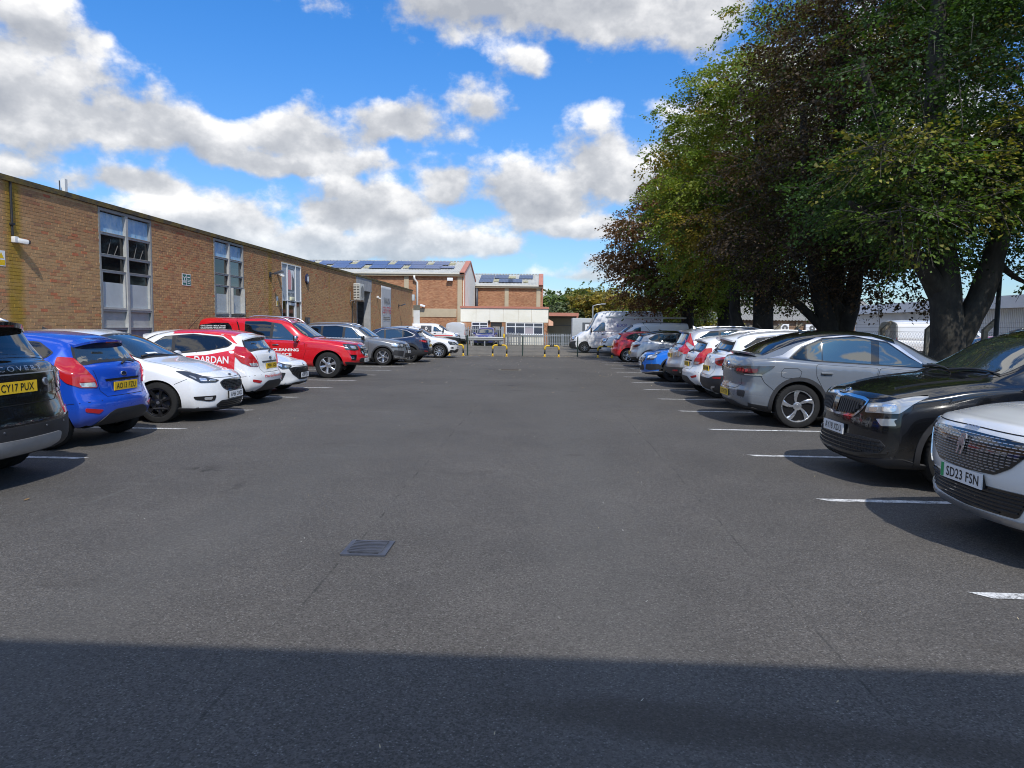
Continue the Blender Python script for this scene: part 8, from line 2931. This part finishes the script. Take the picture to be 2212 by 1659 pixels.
def car_qashqai():
 L = 4.39
 c = Car('parked_car', 'white SUV tail out with a black lower bumper beyond the pale grey car', 'car', L, .903,
   [(0, .88), (.3, .96), (.8, 1.04), (1.15, 1.08), (1.35, 1.17), (1.95, 1.49), (2.4, 1.58), (2.9, 1.595), (3.5, 1.55), (3.92, 1.46), (4.14, 1.20), (4.27, 1.09), (4.39, 1.04)],
   [(0, .79), (.4, .87), (.9, .96), (1.4, 1.01), (2.6, 1.05), (3.5, 1.10), (4.0, 1.12), (4.39, 1.0)], P_WHITE, clad=1,
   Wr=[(0, .74), (2.2, .71), (3.2, .69), (4.39, .62)], zb=[(0, .25), (.5, .22), (1., .2), (3.5, .21), (4.1, .27), (4.39, .33)],
   tail=[(.28, .10), (.40, .02), (.52, 0), (.64, .01), (.74, .05), (.9, .085), (1.1, .10)], group=PARK)
 c.wheels(.90, 3.55, .345, .24, dict(n=5, w0=.05, w1=.06, split=.4, face=ALLOYG), w=.225, arch=.06, trim=BLACKP)
 c.side_glass([(1.45, .03), (1.85, .5), (2.2, .88), (2.9, .95), (3.5, .86), (3.85, .45), (3.7, .2), (3.2, .05), (2.4, .02)], [(2.5, .08), (3.35, .05)], glass=[GLASS, GLASSD, GLASSD], lean=.1, bright=SATIN)
 c.screen('windscreen', 1.27, 1.92, .95, .93, (1, 0, 0))
 c.screen('rear_window', 3.96, 4.16, .92, 1.0, (-1, 0, 0), mat=GLASSD)
 c.lip(3.84, .28, .94, P_WHITE, drop=.05)
 c.door([(1.48, .38), (1.40, .64), (1.42, .96), (2.42, 1.01), (2.5, .76), (2.48, .38)], (2.3, .88))
 c.door([(2.51, .38), (2.53, .76), (2.45, 1.01), (3.2, 1.05), (3.3, .88), (3.1, .6), (3.0, .38)], (3.15, .92))
 lm = c.corner('tail_lamp', [('r', .42, 1.0), ('r', .62, 1.03), ('s', 3.92, 1.07), ('s', 3.98, 1.0), ('s', 4.10, .87), ('r', .62, .87), ('r', .50, .90)], LAMPR, off=.014, res=.035, rnd=.02)
 c.corner('lamp_lens', [('r', .56, .985), ('s', 4.12, 1.005), ('s', 4.14, .93), ('r', .62, .91)], LAMPRD, lm, off=.018, res=.03, rnd=.02)
 c.rear('bumper_cladding', [(0, .60), (.40, .60), (.58, .66), (.90, .69), (.90, .30), (0, .28)], BLACKP, off=.010, rnd=.02)
 c.rear('rear_reflector', [(.56, .635), (.78, .65), (.78, .605), (.56, .60)], REFL, sym='two', off=.014, rnd=.008)
 c.rear('skid_trim', [(0, .36), (.38, .36), (.50, .44), (.64, .46), (.62, .425), (.52, .405), (.42, .325), (0, .32)], SATIN, off=.016, rnd=.006)
 c.plate('r', .79, 'EX68 KWM', True, tilt=0)
 c.badge((-1, 0, 0), (0, 1.0), .062, .055, CHROME, off=.012, inner=P_WHITE)
 c.rear('tailgate_strip', [(0, .94), (.36, .94), (.36, .905), (0, .90)], P_WHITE, off=.014, rnd=.008)
 c.seams([((-1, 0, 0), [(.60, 1.08), (.52, .90), (.50, .74), (.42, .66), (-.42, .66), (-.50, .74), (-.52, .90), (-.60, 1.08)])])
 c.wiper(1.13, .02, .36)
 c.rails(2.1, 3.9, SATIN, k=.9, h=.04)
 c.mirror(1.62, 1.02, P_WHITE)
 plain_front(c, .82)
 c.place(3.36 + L / 2, 15.15, 0)
 return c

def car_crv():
 L = 4.60
 c = Car('parked_car', 'silver SUV tail out with tall red lamps up the pillars beside the bright blue car', 'car', L, .91,
   [(0, .92), (.3, 1.0), (.8, 1.08), (1.2, 1.12), (1.4, 1.21), (2.0, 1.55), (2.4, 1.66), (3.0, 1.685), (3.7, 1.65), (4.15, 1.55), (4.38, 1.22), (4.48, 1.10), (4.60, 1.06)],
   [(0, .82), (.4, .90), (.9, 1.0), (1.4, 1.05), (2.6, 1.08), (3.5, 1.13), (4.1, 1.16), (4.60, 1.04)], P_SILVER, clad=1,
   Wr=[(0, .76), (2.2, .73), (3.2, .71), (4.60, .66)], zb=[(0, .26), (.5, .23), (1., .21), (3.6, .22), (4.60, .36)],
   tail=[(.3, .06), (.44, 0), (.62, 0), (.72, .03), (.85, .06), (1.0, .07), (1.2, .09)], group=PARK)
 c.wheels(.92, 3.54, .345, .225, dict(n=5, w0=.06, w1=.07, face=ALLOYG), w=.225, arch=.06, trim=BLACKP)
 c.side_glass([(1.5, .03), (1.9, .5), (2.25, .88), (3.0, .95), (3.6, .90), (4.05, .45), (3.95, .2), (3.3, .05), (2.4, .02)], [(2.55, .08), (3.4, .06)], glass=[GLASS, GLASS, GLASSD], lean=.1, bright=SATIN)
 c.screen('windscreen', 1.32, 1.96, .95, .93, (1, 0, 0))
 c.screen('rear_window', 4.18, 4.40, .88, .90, (-1, 0, 0), mat=GLASSD)
 c.lip(4.06, .22, .9, P_SILVER)
 c.door([(1.52, .40), (1.44, .66), (1.46, 1.0), (2.48, 1.04), (2.56, .78), (2.54, .40)], (2.36, .9))
 c.door([(2.57, .40), (2.59, .78), (2.5, 1.04), (3.3, 1.08), (3.36, .9), (3.2, .62), (3.1, .40)], (3.22, .94))
 c.corner('tail_lamp', [('r', .58, 1.50), ('s', 4.16, 1.52), ('s', 4.20, 1.36), ('s', 4.22, 1.16), ('s', 4.06, 1.0), ('s', 4.20, .93), ('r', .64, .95), ('r', .60, 1.10), ('r', .64, 1.22)], LAMPR, off=.014, res=.035, rnd=.02)
 c.corner('reverse_lamp', [('r', .52, 1.0), ('r', .74, 1.0), ('s', 4.30, .96), ('r', .72, .86), ('r', .50, .86)], LAMPW, off=.016, res=.03, rnd=.015)
 c.rear('chrome_strip', [(0, 1.10), (.58, 1.10), (.58, 1.03), (0, 1.02)], LAMPD, off=.010, rnd=.01)
 c.rear('bumper_cladding', [(0, .55), (.90, .58), (.90, .36), (0, .34)], BLACKP, off=.012, rnd=.02)
 c.rear('rear_reflector', [(.55, .50), (.76, .51), (.76, .47), (.55, .46)], REFL, sym='two', off=.016, rnd=.008)
 c.plate('r', .88, 'LD14 ZKP', True, tilt=0)
 c.badge((-1, 0, 0), (0, 1.06), .06, .05, CHROME, off=.014, inner=P_SILVER)
 c.wiper(1.14, .02, .36)
 c.fin(3.85, P_SILVER)
 c.rails(2.1, 4.0, SATIN, k=.9, h=.03)
 c.mirror(1.66, 1.05, P_SILVER)
 plain_front(c, .85)
 c.place(3.42 + L / 2, 19.95, 0)
 return c

def car_gla():
 L = 4.42
 c = Car('parked_car', 'bright blue crossover nose out with a star-badged slatted grille', 'car', L, .902,
   [(0, .83), (.2, .89), (.5, .95), (.95, 1.0), (1.2, 1.03), (1.4, 1.12), (2.0, 1.40), (2.5, 1.49), (3.0, 1.49), (3.5, 1.44), (3.95, 1.33), (4.2, 1.06), (4.42, .98)],
   [(0, .75), (.3, .83), (.8, .92), (1.4, .97), (2.6, 1.01), (3.6, 1.05), (4.42, .95)], P_SKY, clad=1,
   zb=[(0, .2), (.5, .2), (1., .19), (3.4, .2), (4.42, .3)], nose=[(.15, .08), (.22, .02), (.35, .0), (.55, .01), (.68, .02), (.80, .07), (.9, .12)],
   bow=[(0, .36), (.5, .26), (1.0, .16), (1.8, .14), (2.5, .02), (3.3, 0), (3.8, -.06), (4.42, -.16)], group=PARK)
 c.wheels(.90, 3.60, .338, .235, dict(n=5, w0=.06, w1=.10, face=ALLOYB, back=ALLOYB), w=.225, arch=.06, trim=BLACKP, trimw=.04)
 c.side_glass([(1.5, .03), (1.9, .5), (2.25, .88), (2.8, .95), (3.4, .86), (3.8, .4), (3.6, .1), (2.4, .02)], [(2.5, .08)], glass=[GLASS, GLASSD], lean=.1)
 c.screen('windscreen', 1.30, 1.94, .95, .93, (1, 0, 0))
 c.screen('rear_window', 3.98, 4.2, .9, .95, (-1, 0, 0))
 c.door([(1.5, .36), (1.42, .62), (1.44, .92), (2.42, .97), (2.5, .74), (2.48, .36)], (2.32, .85))
 c.door([(2.51, .36), (2.53, .74), (2.45, .97), (3.2, 1.0), (3.3, .86), (3.1, .58), (3.0, .36)], (3.15, .88))
 g = [(0, .79), (.36, .785), (.44, .72), (.36, .605), (.26, .575), (0, .57)]
 gf = g + [(-y, z) for y, z in g[::-1] if y > 0]
 gr = c.front('grille', g, GLOSSB, off=.008, rnd=.03)[0]
 for sg in (1, -1):
  for (z0, z1) in ((.735, .70), (.655, .62)):
   c.front('grille_bar', [(sg * .11, z0), (sg * (.41 if z0 > .7 else .36), z0 + .012), (sg * (.40 if z0 > .7 else .35), z1 + .008), (sg * .11, z1)], SATIN, sym=False, off=.02, rnd=.008)
 star_mark(c, (1, 0, 0), (0, .68), .095, off=.03)
 hl = c.corner('headlight', [('f', .46, .775), ('f', .66, .83), ('s', .44, .90), ('s', .56, .90), ('s', .36, .79), ('f', .74, .665), ('f', .50, .66)], LAMPD, off=.012, res=.03, rnd=.03)
 c.corner('lamp_lens', [('f', .50, .77), ('f', .68, .82), ('s', .42, .87), ('s', .44, .84), ('f', .68, .785), ('f', .56, .70), ('f', .51, .70)], LAMPW, hl, off=.016, res=.03, rnd=.015)
 c.corner('lamp_lens', [('f', .62, .76), ('f', .76, .79), ('f', .76, .71), ('f', .62, .69)], LAMPC, hl, off=.016, res=.03, rnd=.03)
 c.corner('air_inlet', [('f', .50, .52), ('f', .82, .54), ('f', .84, .40), ('f', .66, .34), ('f', .48, .36)], BLACKP, off=.010, res=.035, rnd=.04)
 c.front('lower_intake', [(0, .50), (.36, .50), (.42, .40), (.36, .33), (0, .32)], BLACKP, off=.008, rnd=.03)
 c.front('splitter', [(0, .27), (.5, .28), (.86, .34), (.86, .315), (.5, .245), (0, .235)], SATIN, off=.018, rnd=.008)
 c.front('bumper_base', [(0, .23), (.5, .24), (.86, .31), (.86, .25), (0, .19)], BLACKP, off=.010, rnd=.008)
 c.plate('f', .52, 'BV66 JTY', False, tilt=0, out=.02)
 c.seams([((1, 0, 0), [(-.72, .84), (-.45, .795), (0, .81), (.45, .795), (.72, .84)])])
 c.mirror(1.66, .98, P_SKY)
 plain_rear(c, .98)
 c.place(3.0 + L / 2, 22.35, 180)
 return c

def car_crossover():
 L = 4.16
 c = Car('parked_car', 'light metallic grey crossover tail out beside the red hatchback, its roof black', 'car', L, .895,
   [(0, .83), (.3, .91), (.8, .99), (1.1, 1.03), (1.3, 1.12), (1.9, 1.43), (2.4, 1.525), (2.8, 1.53), (3.3, 1.47), (3.7, 1.37), (3.95, 1.10), (4.05, 1.02), (4.16, .98)],
   [(0, .75), (.4, .83), (.9, .92), (1.35, .96), (2.5, 1.0), (3.4, 1.06), (3.8, 1.07), (4.16, .95)], P_LGREY, clad=1, roof=(GLOSSB, 1.95, 3.7),
   tail=[(.28, .08), (.4, .01), (.52, 0), (.62, .01), (.74, .05), (.9, .07), (1.1, .09)], zb=[(0, .22), (.5, .2), (1., .18), (3.3, .2), (4.16, .3)], group=PARK)
 c.wheels(.85, 3.41, .33, .23, dict(n=5, w0=.05, w1=.06, split=.4, face=ALLOYG), w=.215, arch=.055, trim=BLACKP, trimw=.04)
 c.side_glass([(1.4, .03), (1.8, .5), (2.1, .88), (2.7, .95), (3.2, .84), (3.55, .42), (3.4, .12), (2.4, .02)], [(2.35, .08), (3.1, .05)], glass=[GLASS, GLASSD, GLASSD], lean=.1)
 c.screen('windscreen', 1.22, 1.86, .95, .93, (1, 0, 0))
 c.screen('rear_window', 3.73, 3.97, .92, .98, (-1, 0, 0), mat=GLASSD)
 c.lip(3.63, .20, .93, GLOSSB)
 c.door([(1.44, .36), (1.36, .6), (1.38, .92), (2.28, .96), (2.35, .74), (2.33, .36)], (2.18, .84))
 c.door([(2.36, .36), (2.38, .74), (2.31, .96), (3.0, 1.0), (3.1, .84), (2.95, .58), (2.85, .36)], (2.95, .88))
 lm = c.corner('tail_lamp', [('r', .36, .93), ('s', 3.80, .96), ('s', 3.84, .90), ('r', .66, .83), ('r', .40, .85)], GLOSSB, off=.012, res=.03, rnd=.015)
 c.corner('lamp_lens', [('r', .46, .915), ('s', 3.86, .94), ('s', 3.90, .895), ('r', .62, .85), ('r', .48, .86)], LAMPRD, lm, off=.016, res=.03, rnd=.015)
 c.rear('bumper_cladding', [(0, .42), (.44, .42), (.86, .46), (.86, .30), (0, .28)], BLACKP, off=.010, rnd=.02)
 c.plate('r', .60, 'VE71 LNR', True, tilt=0)
 c.badge((-1, 0, 0), (0, .92), .05, .045, GLOSSB, off=.010)
 c.fin(2.9, GLOSSB)
 c.mirror(1.56, .97, GLOSSB)
 plain_front(c, .76)
 c.place(3.55 + L / 2, 29.9, 0)
 return c

def car_red():
 L = 4.06
 c = Car('parked_car', 'bright red small hatchback tail out, last in the right-hand row by the fence', 'car', L, .87,
   [(0, .75), (.3, .83), (.75, .94), (1.05, 1.0), (1.28, 1.12), (1.85, 1.39), (2.3, 1.465), (2.8, 1.475), (3.3, 1.435), (3.65, 1.36), (3.88, 1.10), (3.98, 1.0), (4.06, .96)],
   [(0, .67), (.4, .77), (.9, .88), (1.3, .92), (2.2, .95), (3.0, 1.0), (3.6, 1.05), (4.06, .92)], P_RED,
   Wr=[(0, .74), (1.8, .70), (2.8, .685), (4.06, .62)], tail=[(.2, .08), (.3, .03), (.42, 0), (.58, 0), (.66, .03), (.8, .06), (1.0, .08)], group=PARK)
 c.wheels(.84, 3.33, .318, .235, dict(n=5, w0=.035, w1=.045, split=.55, face=ALLOY), w=.205)
 c.side_glass([(1.36, .03), (1.7, .5), (2.05, .88), (2.6, .95), (3.1, .88), (3.52, .45), (3.4, .15), (3.0, .05), (2.3, .02)], [(2.28, .07), (3.1, .04)], glass=[GLASS, GLASS, GLASSD], lean=.12)
 c.screen('windscreen', 1.16, 1.80, .95, .93, (1, 0, 0))
 c.screen('rear_window', 3.68, 3.90, .90, .98, (-1, 0, 0))
 c.lip(3.57, .20, .93, P_RED)
 c.door([(1.38, .32), (1.3, .6), (1.32, .87), (2.24, .92), (2.3, .7), (2.28, .32)], (2.1, .8))
 c.door([(2.31, .32), (2.33, .7), (2.27, .92), (2.95, .96), (3.06, .8), (2.9, .52), (2.82, .32)], (2.9, .83))
 c.corner('tail_lamp', [('r', .44, .95), ('s', 3.72, .97), ('s', 3.76, .90), ('r', .68, .82), ('r', .46, .83)], LAMPR, off=.012, res=.03, rnd=.03)
 c.rear('bumper_insert', [(0, .42), (.5, .42), (.64, .33), (.64, .26), (0, .25)], BLACKP, off=.010, rnd=.02)
 c.plate('r', .70, 'AV70 FCX', True, tilt=0)
 c.badge((-1, 0, 0), (0, .90), .055, .026, CHROME, inner=P_NAVY)
 c.badge((0, -1, 0), (L / 2 - 3.42, .80), .06, .065, P_RED, off=.003, name='fuel_flap')
 c.fin(2.2, BLACKP, whip=True)
 c.mirror(1.5, .93, P_RED)
 plain_front(c, .7)
 c.place(3.22 + L / 2, 34.65, 0)
 return c

def livery(c):
 """red flashes and white lettering of the security firm's three-door car"""
 L = c.L
 for dd, s in (((0, -1, 0), 1), ((0, 1, 0), -1)):
  X = lambda u: s * (L / 2 - u)
  c.patch('livery_panel', dd, [(X(u), z) for u, z in [(2.56, .965), (2.95, .99), (3.36, 1.07), (3.53, 1.12), (3.50, .90), (3.49, .665), (3.25, .72), (2.9, .675), (2.54, .665)]], REDV, off=.0058, res=.06, skirt=.0)
  c.text('livery_lettering', 'DARDAN', dd, (X(3.06), .90), .66, .135, WHITEV, off=.011, bold=.02)
  c.text('livery_lettering', 'SECURITY', dd, (X(2.95), .75), .44, .045, WHITEV, off=.011, bold=.015)
  roofside = [c.gpt(u, f) for u, f in [(2.18, .97), (2.7, 1.0), (3.2, .93), (3.52, .56), (3.62, .62), (3.3, 1.16), (2.7, 1.25), (2.2, 1.20)]]
  c.patch('livery_band', dd, [(s * x if False else (X(0) * 0 + s * 0 + (-(L / 2 - x) if s < 0 else (L / 2 - x))), z) for x, z in roofside], REDV, off=.006, res=.05, skirt=0)
 c.patch('livery_roof', (0, 0, 1), [(y, L / 2 - u) for u, y in [(2.16, -.56), (2.9, -.57), (3.40, -.54), (3.45, .54), (2.9, .57), (2.16, .56)]], REDV, off=.005, res=.08, skirt=0)
 c.text('bumper_lettering', 'DardanSecurity.co.uk', (-1, 0, 0), (.12, .56), 1.06, .062, REDV, off=.009, bold=.012)

def van(label, L, hw, H, col, place, hood=.95, cowl=1.28, cu=1.05, hu=1.95, wf=1.0, wr=None, R=.34, bumper=BLACKP, name='parked_van', group=None, wincol=GLASS, belt=None, slope=.0, sidewin=True, rear_doors=True):
 """panel van: short bonnet, steep screen, tall slab sides, barn doors"""
 bl = belt or cowl
 c = Car(name, label, 'van', L, hw,
   [(0, hood), (.25, hood + .07), (cu * .75, cowl - .05), (cu, cowl), (cu + .15, cowl + .12), (hu, H - .14), (hu + .45, H - .02), (hu + .9, H), (L - .6, H), (L - .2, H - .02), (L, H - .05)],
   [(0, hood - .10), (.3, hood - .02), (cu, bl - .06), (cu + .4, bl - .02), (L, bl)], col, clad=1,
   W=[(0, .86), (.25, .94), (.8, .99), (1.3, 1.), (L - .5, 1.), (L, .985)], Wr=[(0, .80), (hu, .82), (hu + .8, .86), (L, .86)], zb=[(0, .24), (.5, .24), (1, .24), (L, .30)],
   nose=[(.2, .06), (.35, .0), (.55, .0), (.7, .03), (.9, .06), (1.1, .12)], tail=[(.2, .05), (.4, 0), (.6, .0), (.7, .02), (2.6, .06)],
   bow=[(0, .30), (.6, .22), (cu + .2, .15), (hu, .12), (hu + .7, 0), (L, 0)], rr=.16, glassin=.985, side_in=.998, sidez=.45, ET=.07, group=group or 'vans in the yard beyond the fence')
 wr = wr or L - .95
 c.wheels(wf, wr, R, R * .62, dict(n=8, w0=.05, w1=.05, face=ALLOYG, fill=1), w=.215, arch=.06)
 top = .80 if H > 2.3 else .86
 fz = (H - .14 - .16 - bl)
 hi = min(.80, .62 / (H - bl - .1))
 c.side_glass([(cu + .32, .03), (cu + .62, hi * .62), (cu + .92, hi), (hu + .42, hi * 1.02), (hu + .45, .03)], [], glass=[wincol], rnd=.06)
 c.screen('windscreen', cu + .08, hu - .02, .95, .90, (1, 0, 0), mat=wincol)
 c.door([(cu + .30, .42), (cu + .18, .70), (cu + .22, bl - .06), (hu + .46, bl - .03), (hu + .50, .8), (hu + .50, .42)], (hu + .34, bl - .18), BLACKP)
 # pressed side panels
 for (a, b) in ((hu + .62, (hu + L) / 2 - .02 + .25), ((hu + L) / 2 + .32, L - .18)):
  c.sides('side_panel', [(a, bl + .05), (a, H - .30), (b, H - .30), (b, bl + .05)], col, off=.006, res=.12, rnd=.06, skirt=.006)
 c.sides('side_moulding', [(hu + .55, .78), (L - .2, .78), (L - .2, .66), (hu + .55, .66)], BLACKP if bumper is BLACKP else col, off=.012, res=.12, rnd=.02)
 g = [(0, hood - .06), (.40, hood - .05), (.48, hood - .14), (.40, hood - .26), (0, hood - .28)]
 gf = g + [(-y, z) for y, z in g[::-1] if y > 0]
 gr = c.front('grille', g, GLOSSB, off=.008, rnd=.03)[0]
 c.grille_bars((1, 0, 0), offset_poly(gf, -.02), 3, mat=CHROME, parent=gr, w=.014, off=.014)
 hl = c.corner('headlight', [('f', .50, hood - .05), ('f', .72, hood + .02), ('s', .50, hood + .10), ('s', .42, hood - .02), ('f', .78, hood - .22), ('f', .54, hood - .22)], LAMPD, off=.012, res=.04, rnd=.03)
 c.corner('lamp_lens', [('f', .58, hood - .07), ('f', .76, hood - .02), ('f', .78, hood - .16), ('f', .60, hood - .18)], LAMPW, hl, off=.017, res=.04, rnd=.03)
 if bumper is not None:
  c.front('front_bumper', [(0, hood - .34), (.55, hood - .32), (.94, hood - .26), (.94, .27), (0, .26)], bumper, off=.012, rnd=.03)
 c.front('lower_intake', [(0, .52), (.5, .52), (.46, .38), (0, .36)], UNDER, off=.018, rnd=.03)
 c.badge((1, 0, 0), (0, hood - .16), .07, .085, CHROME, off=.02)
 if rear_doors:
  for sg in (1, -1):
   q = [(sg * .02, .52), (sg * hw * .90, .52), (sg * hw * .88, 1.4), (sg * hw * .80, H - .22), (sg * .02, H - .20)]
   dr = c.rear('rear_door', q, col, sym=False, off=.008, rnd=.04)[0]
   c.rear('door_panel', offset_poly([(sg * .12, 1.15), (sg * hw * .76, 1.15), (sg * hw * .72, H - .36), (sg * .12, H - .36)], 0), col, sym=False, off=.015, rnd=.05, parent=dr)
   c.rear('number_recess', [(sg * .08, .98), (sg * .3, .98), (sg * .3, .88), (sg * .08, .88)], UNDER, sym=False, off=.012, rnd=.02, parent=dr)
  c.corner('tail_lamp', [('r', hw * .92, 1.35), ('s', L - .08, 1.35), ('s', L - .08, .85), ('r', hw * .92, .85)], LAMPR, off=.014, rnd=.02)
  c.rear('rear_bumper', [(0, .50), (hw * .96, .50), (hw * .96, .34), (0, .34)], BLACKP, off=.03, rnd=.02)
 c.mirror(cu + .42, bl + .02, BLACKP, size=(.14, .22, .34))
 c.place(*place)
 return c

def renault_mark(c, d, ctr, k, mat, parent=None):
 dd, t, b = c.basis(d)
 pos, n = c.cast(t * ctr[0] + b * ctr[1], dd)
 tt = (t - n * (t @ n)).normalized()
 bb = n.cross(tt)
 c.strokes('emblem', (pos, n, tt, bb), [((0, k), (.6 * k, 0)), ((.6 * k, 0), (0, -k)), ((0, -k), (-.6 * k, 0)), ((-.6 * k, 0), (0, k))], k * .34, mat, parent or c.root, off=.014)

def all_vehicles():
 car_discovery()
 small_hatch('blue hatchback tail out with dust on its bumper, beside the black SUV', P_BLUE, (-5.54 - 3.97 / 2, 9.25, 180), 'AO13 FZU')
 car_focus()
 c = small_hatch('white three-door hatchback tail out with red security livery', P_WHITE, (-5.48 - 3.97 / 2, 14.2, 180), 'PE61 JOJ', tailstyle=1, three=True)
 livery(c)
 car_i20()
 car_pickup()
 car_glb()
 car_navy()
 car_troc()
 car_2008()
 car_kodiaq()
 car_id5()
 car_qashqai()
 small_hatch('white small hatchback tail out between the silver SUV and the white SUV', P_WHITE, (3.42 + 3.97 / 2, 17.55, 0), 'GU13 WXE')
 car_crv()
 car_gla()
 car_crossover()
 car_red()
 # the yard beyond the fence
 c = van('tall white high-roof van facing left with a black bumper, beyond the fence', 5.95, 1.03, 2.70, P_WHITE, (1.62 + 5.95 / 2, 46.6, 180), hood=1.02, cowl=1.38, cu=.95, hu=1.75, wf=.95, R=.35)
 c.text('side_lettering', 'EXP', (0, 1, 0), (-(5.95 / 2 - 3.3), 1.78), .62, .20, plain('violet_vinyl', (.10, .10, .42), .4), off=.012)
 c = van('white low-roof van with ladders on its roof rack, behind the red hatchback', 5.05, .97, 1.96, P_WHITE, (3.25 + 5.05 / 2, 42.0, 180), hood=.98, cowl=1.22, cu=.95, hu=1.80, bumper=P_WHITE, wf=1.0)
 rack = c
 c.front('fog_lamp', [(.62, .62), (.82, .64), (.80, .50), (.66, .50)], GLOSSB, sym='two', off=.02, rnd=.04)
 for k in (.92, -.92):
  pts = []
  for q in np.linspace(0, 1, 5):
   x, y, z = c.tpt(2.3 + 2.4 * q, k)
   pts.append((c.L / 2 - x, y, z + .10))
  MB().tube(pts, .018, 6).build('roof_rack_bar', BLACKP, c.root)
 for u in (2.4, 3.4, 4.5):
  x, y, z = c.tpt(u, .92)
  MB().tube([(c.L / 2 - x, -y, z), (c.L / 2 - x, -y, z + .10), (c.L / 2 - x, y, z + .10), (c.L / 2 - x, y, z)], .016, 6).build('roof_rack_bar', BLACKP, c.root)
 van('red van with only its nose showing between the two white vans', 5.05, .97, 1.95, P_RED, (3.45 + 5.05 / 2, 44.3, 180), hood=.98, cowl=1.22, cu=.95, hu=1.80, bumper=P_RED, wf=1.0)
 c = van('small white van with a red side stripe and dark side panel', 4.25, .915, 1.84, P_WHITE, (-7.2 - 4.25 / 2, 60.6, 0), hood=.95, cowl=1.16, cu=.95, hu=1.72, wf=.86, R=.32)
 c.sides('stripe', [(.55, .84), (4.1, .80), (4.1, .73), (.55, .77)], REDV, off=.020, res=.15)
 pn = c.sides('dark_panel', [(2.35, 1.06), (2.35, 1.62), (3.25, 1.62), (3.25, 1.06)], GREYV, off=.014, res=.15, rnd=.03)
 renault_mark(c, (0, -1, 0), (4.25 / 2 - 2.8, 1.38), .15, WHITEV, pn[1])
 van('plain white van with its closed rear doors towards the car park', 5.0, .90, 1.97, paint('paint_dull_white', (.50, .51, .52)), (-7.85, 64.6, 90), hood=.98, cowl=1.22, cu=.95, hu=1.80, wf=1.0)
 L = 4.45
 c = Car('parked_car', 'blue estate car facing the car park behind a steel crash barrier', 'car', L, .87,
   [(0, .84), (.3, .90), (.8, .96), (1.2, 1.0), (1.4, 1.10), (2.0, 1.42), (2.5, 1.54), (3.3, 1.56), (4.0, 1.50), (4.3, 1.15), (4.45, 1.05)],
   [(0, .76), (.4, .82), (.9, .90), (1.4, .94), (4.0, 1.0), (4.45, .95)], paint('paint_deep_blue', (.012, .03, .26), .3), group='cars beyond the fence')
 c.wheels(.88, 3.4, .33, .21, dict(n=7, w0=.04, w1=.05, face=ALLOYG), w=.21)
 c.side_glass([(1.5, .03), (1.9, .5), (2.3, .9), (3.6, .93), (4.0, .6), (4.0, .1)], [(2.5, .08), (3.4, .06)])
 c.screen('windscreen', 1.3, 1.96, .95, .93, (1, 0, 0))
 c.front('grille', [(0, .76), (.34, .76), (.30, .64), (0, .63)], BLACKP, rnd=.03)
 c.badge((1, 0, 0), (0, .70), .07, .04, CHROME, off=.014)
 c.corner('headlight', [('f', .40, .77), ('s', .40, .82), ('s', .42, .72), ('f', .72, .60), ('f', .42, .62)], LAMPC, off=.012, rnd=.05)
 c.front('lower_intake', [(0, .46), (.5, .46), (.46, .34), (0, .33)], BLACKP, rnd=.03)
 c.front('bonnet_scoop', [(0, .99), (.24, .985), (.24, .955), (0, .95)], GLOSSB, off=.03, rnd=.01)
 c.plate('f', .54, 'WN04 YKA', False, tilt=0)
 c.mirror(1.6, .96, c.paint)
 c.place(-5.05, 59.15 + L / 2, -90 - 3)
 # half hidden beyond the row of trees
 van('white van partly hidden behind the thick trunk of the nearest tree', 5.2, .97, 2.1, P_WHITE, (17.7, 32.3, 0), hood=.98, cowl=1.25, cu=.95, hu=1.8, wf=1.0, group='vehicles beyond the trees')
 small_hatch('red car glimpsed low beside the nearest trunk', P_RED, (16.9, 28.2, 180), 'HV12 KPO')

# ------------------------------------------------------------------ build
build_ground()
build_behind()
build_left()
build_far()
build_right()
build_fence()
build_trees()
all_vehicles()
finish_bodies()
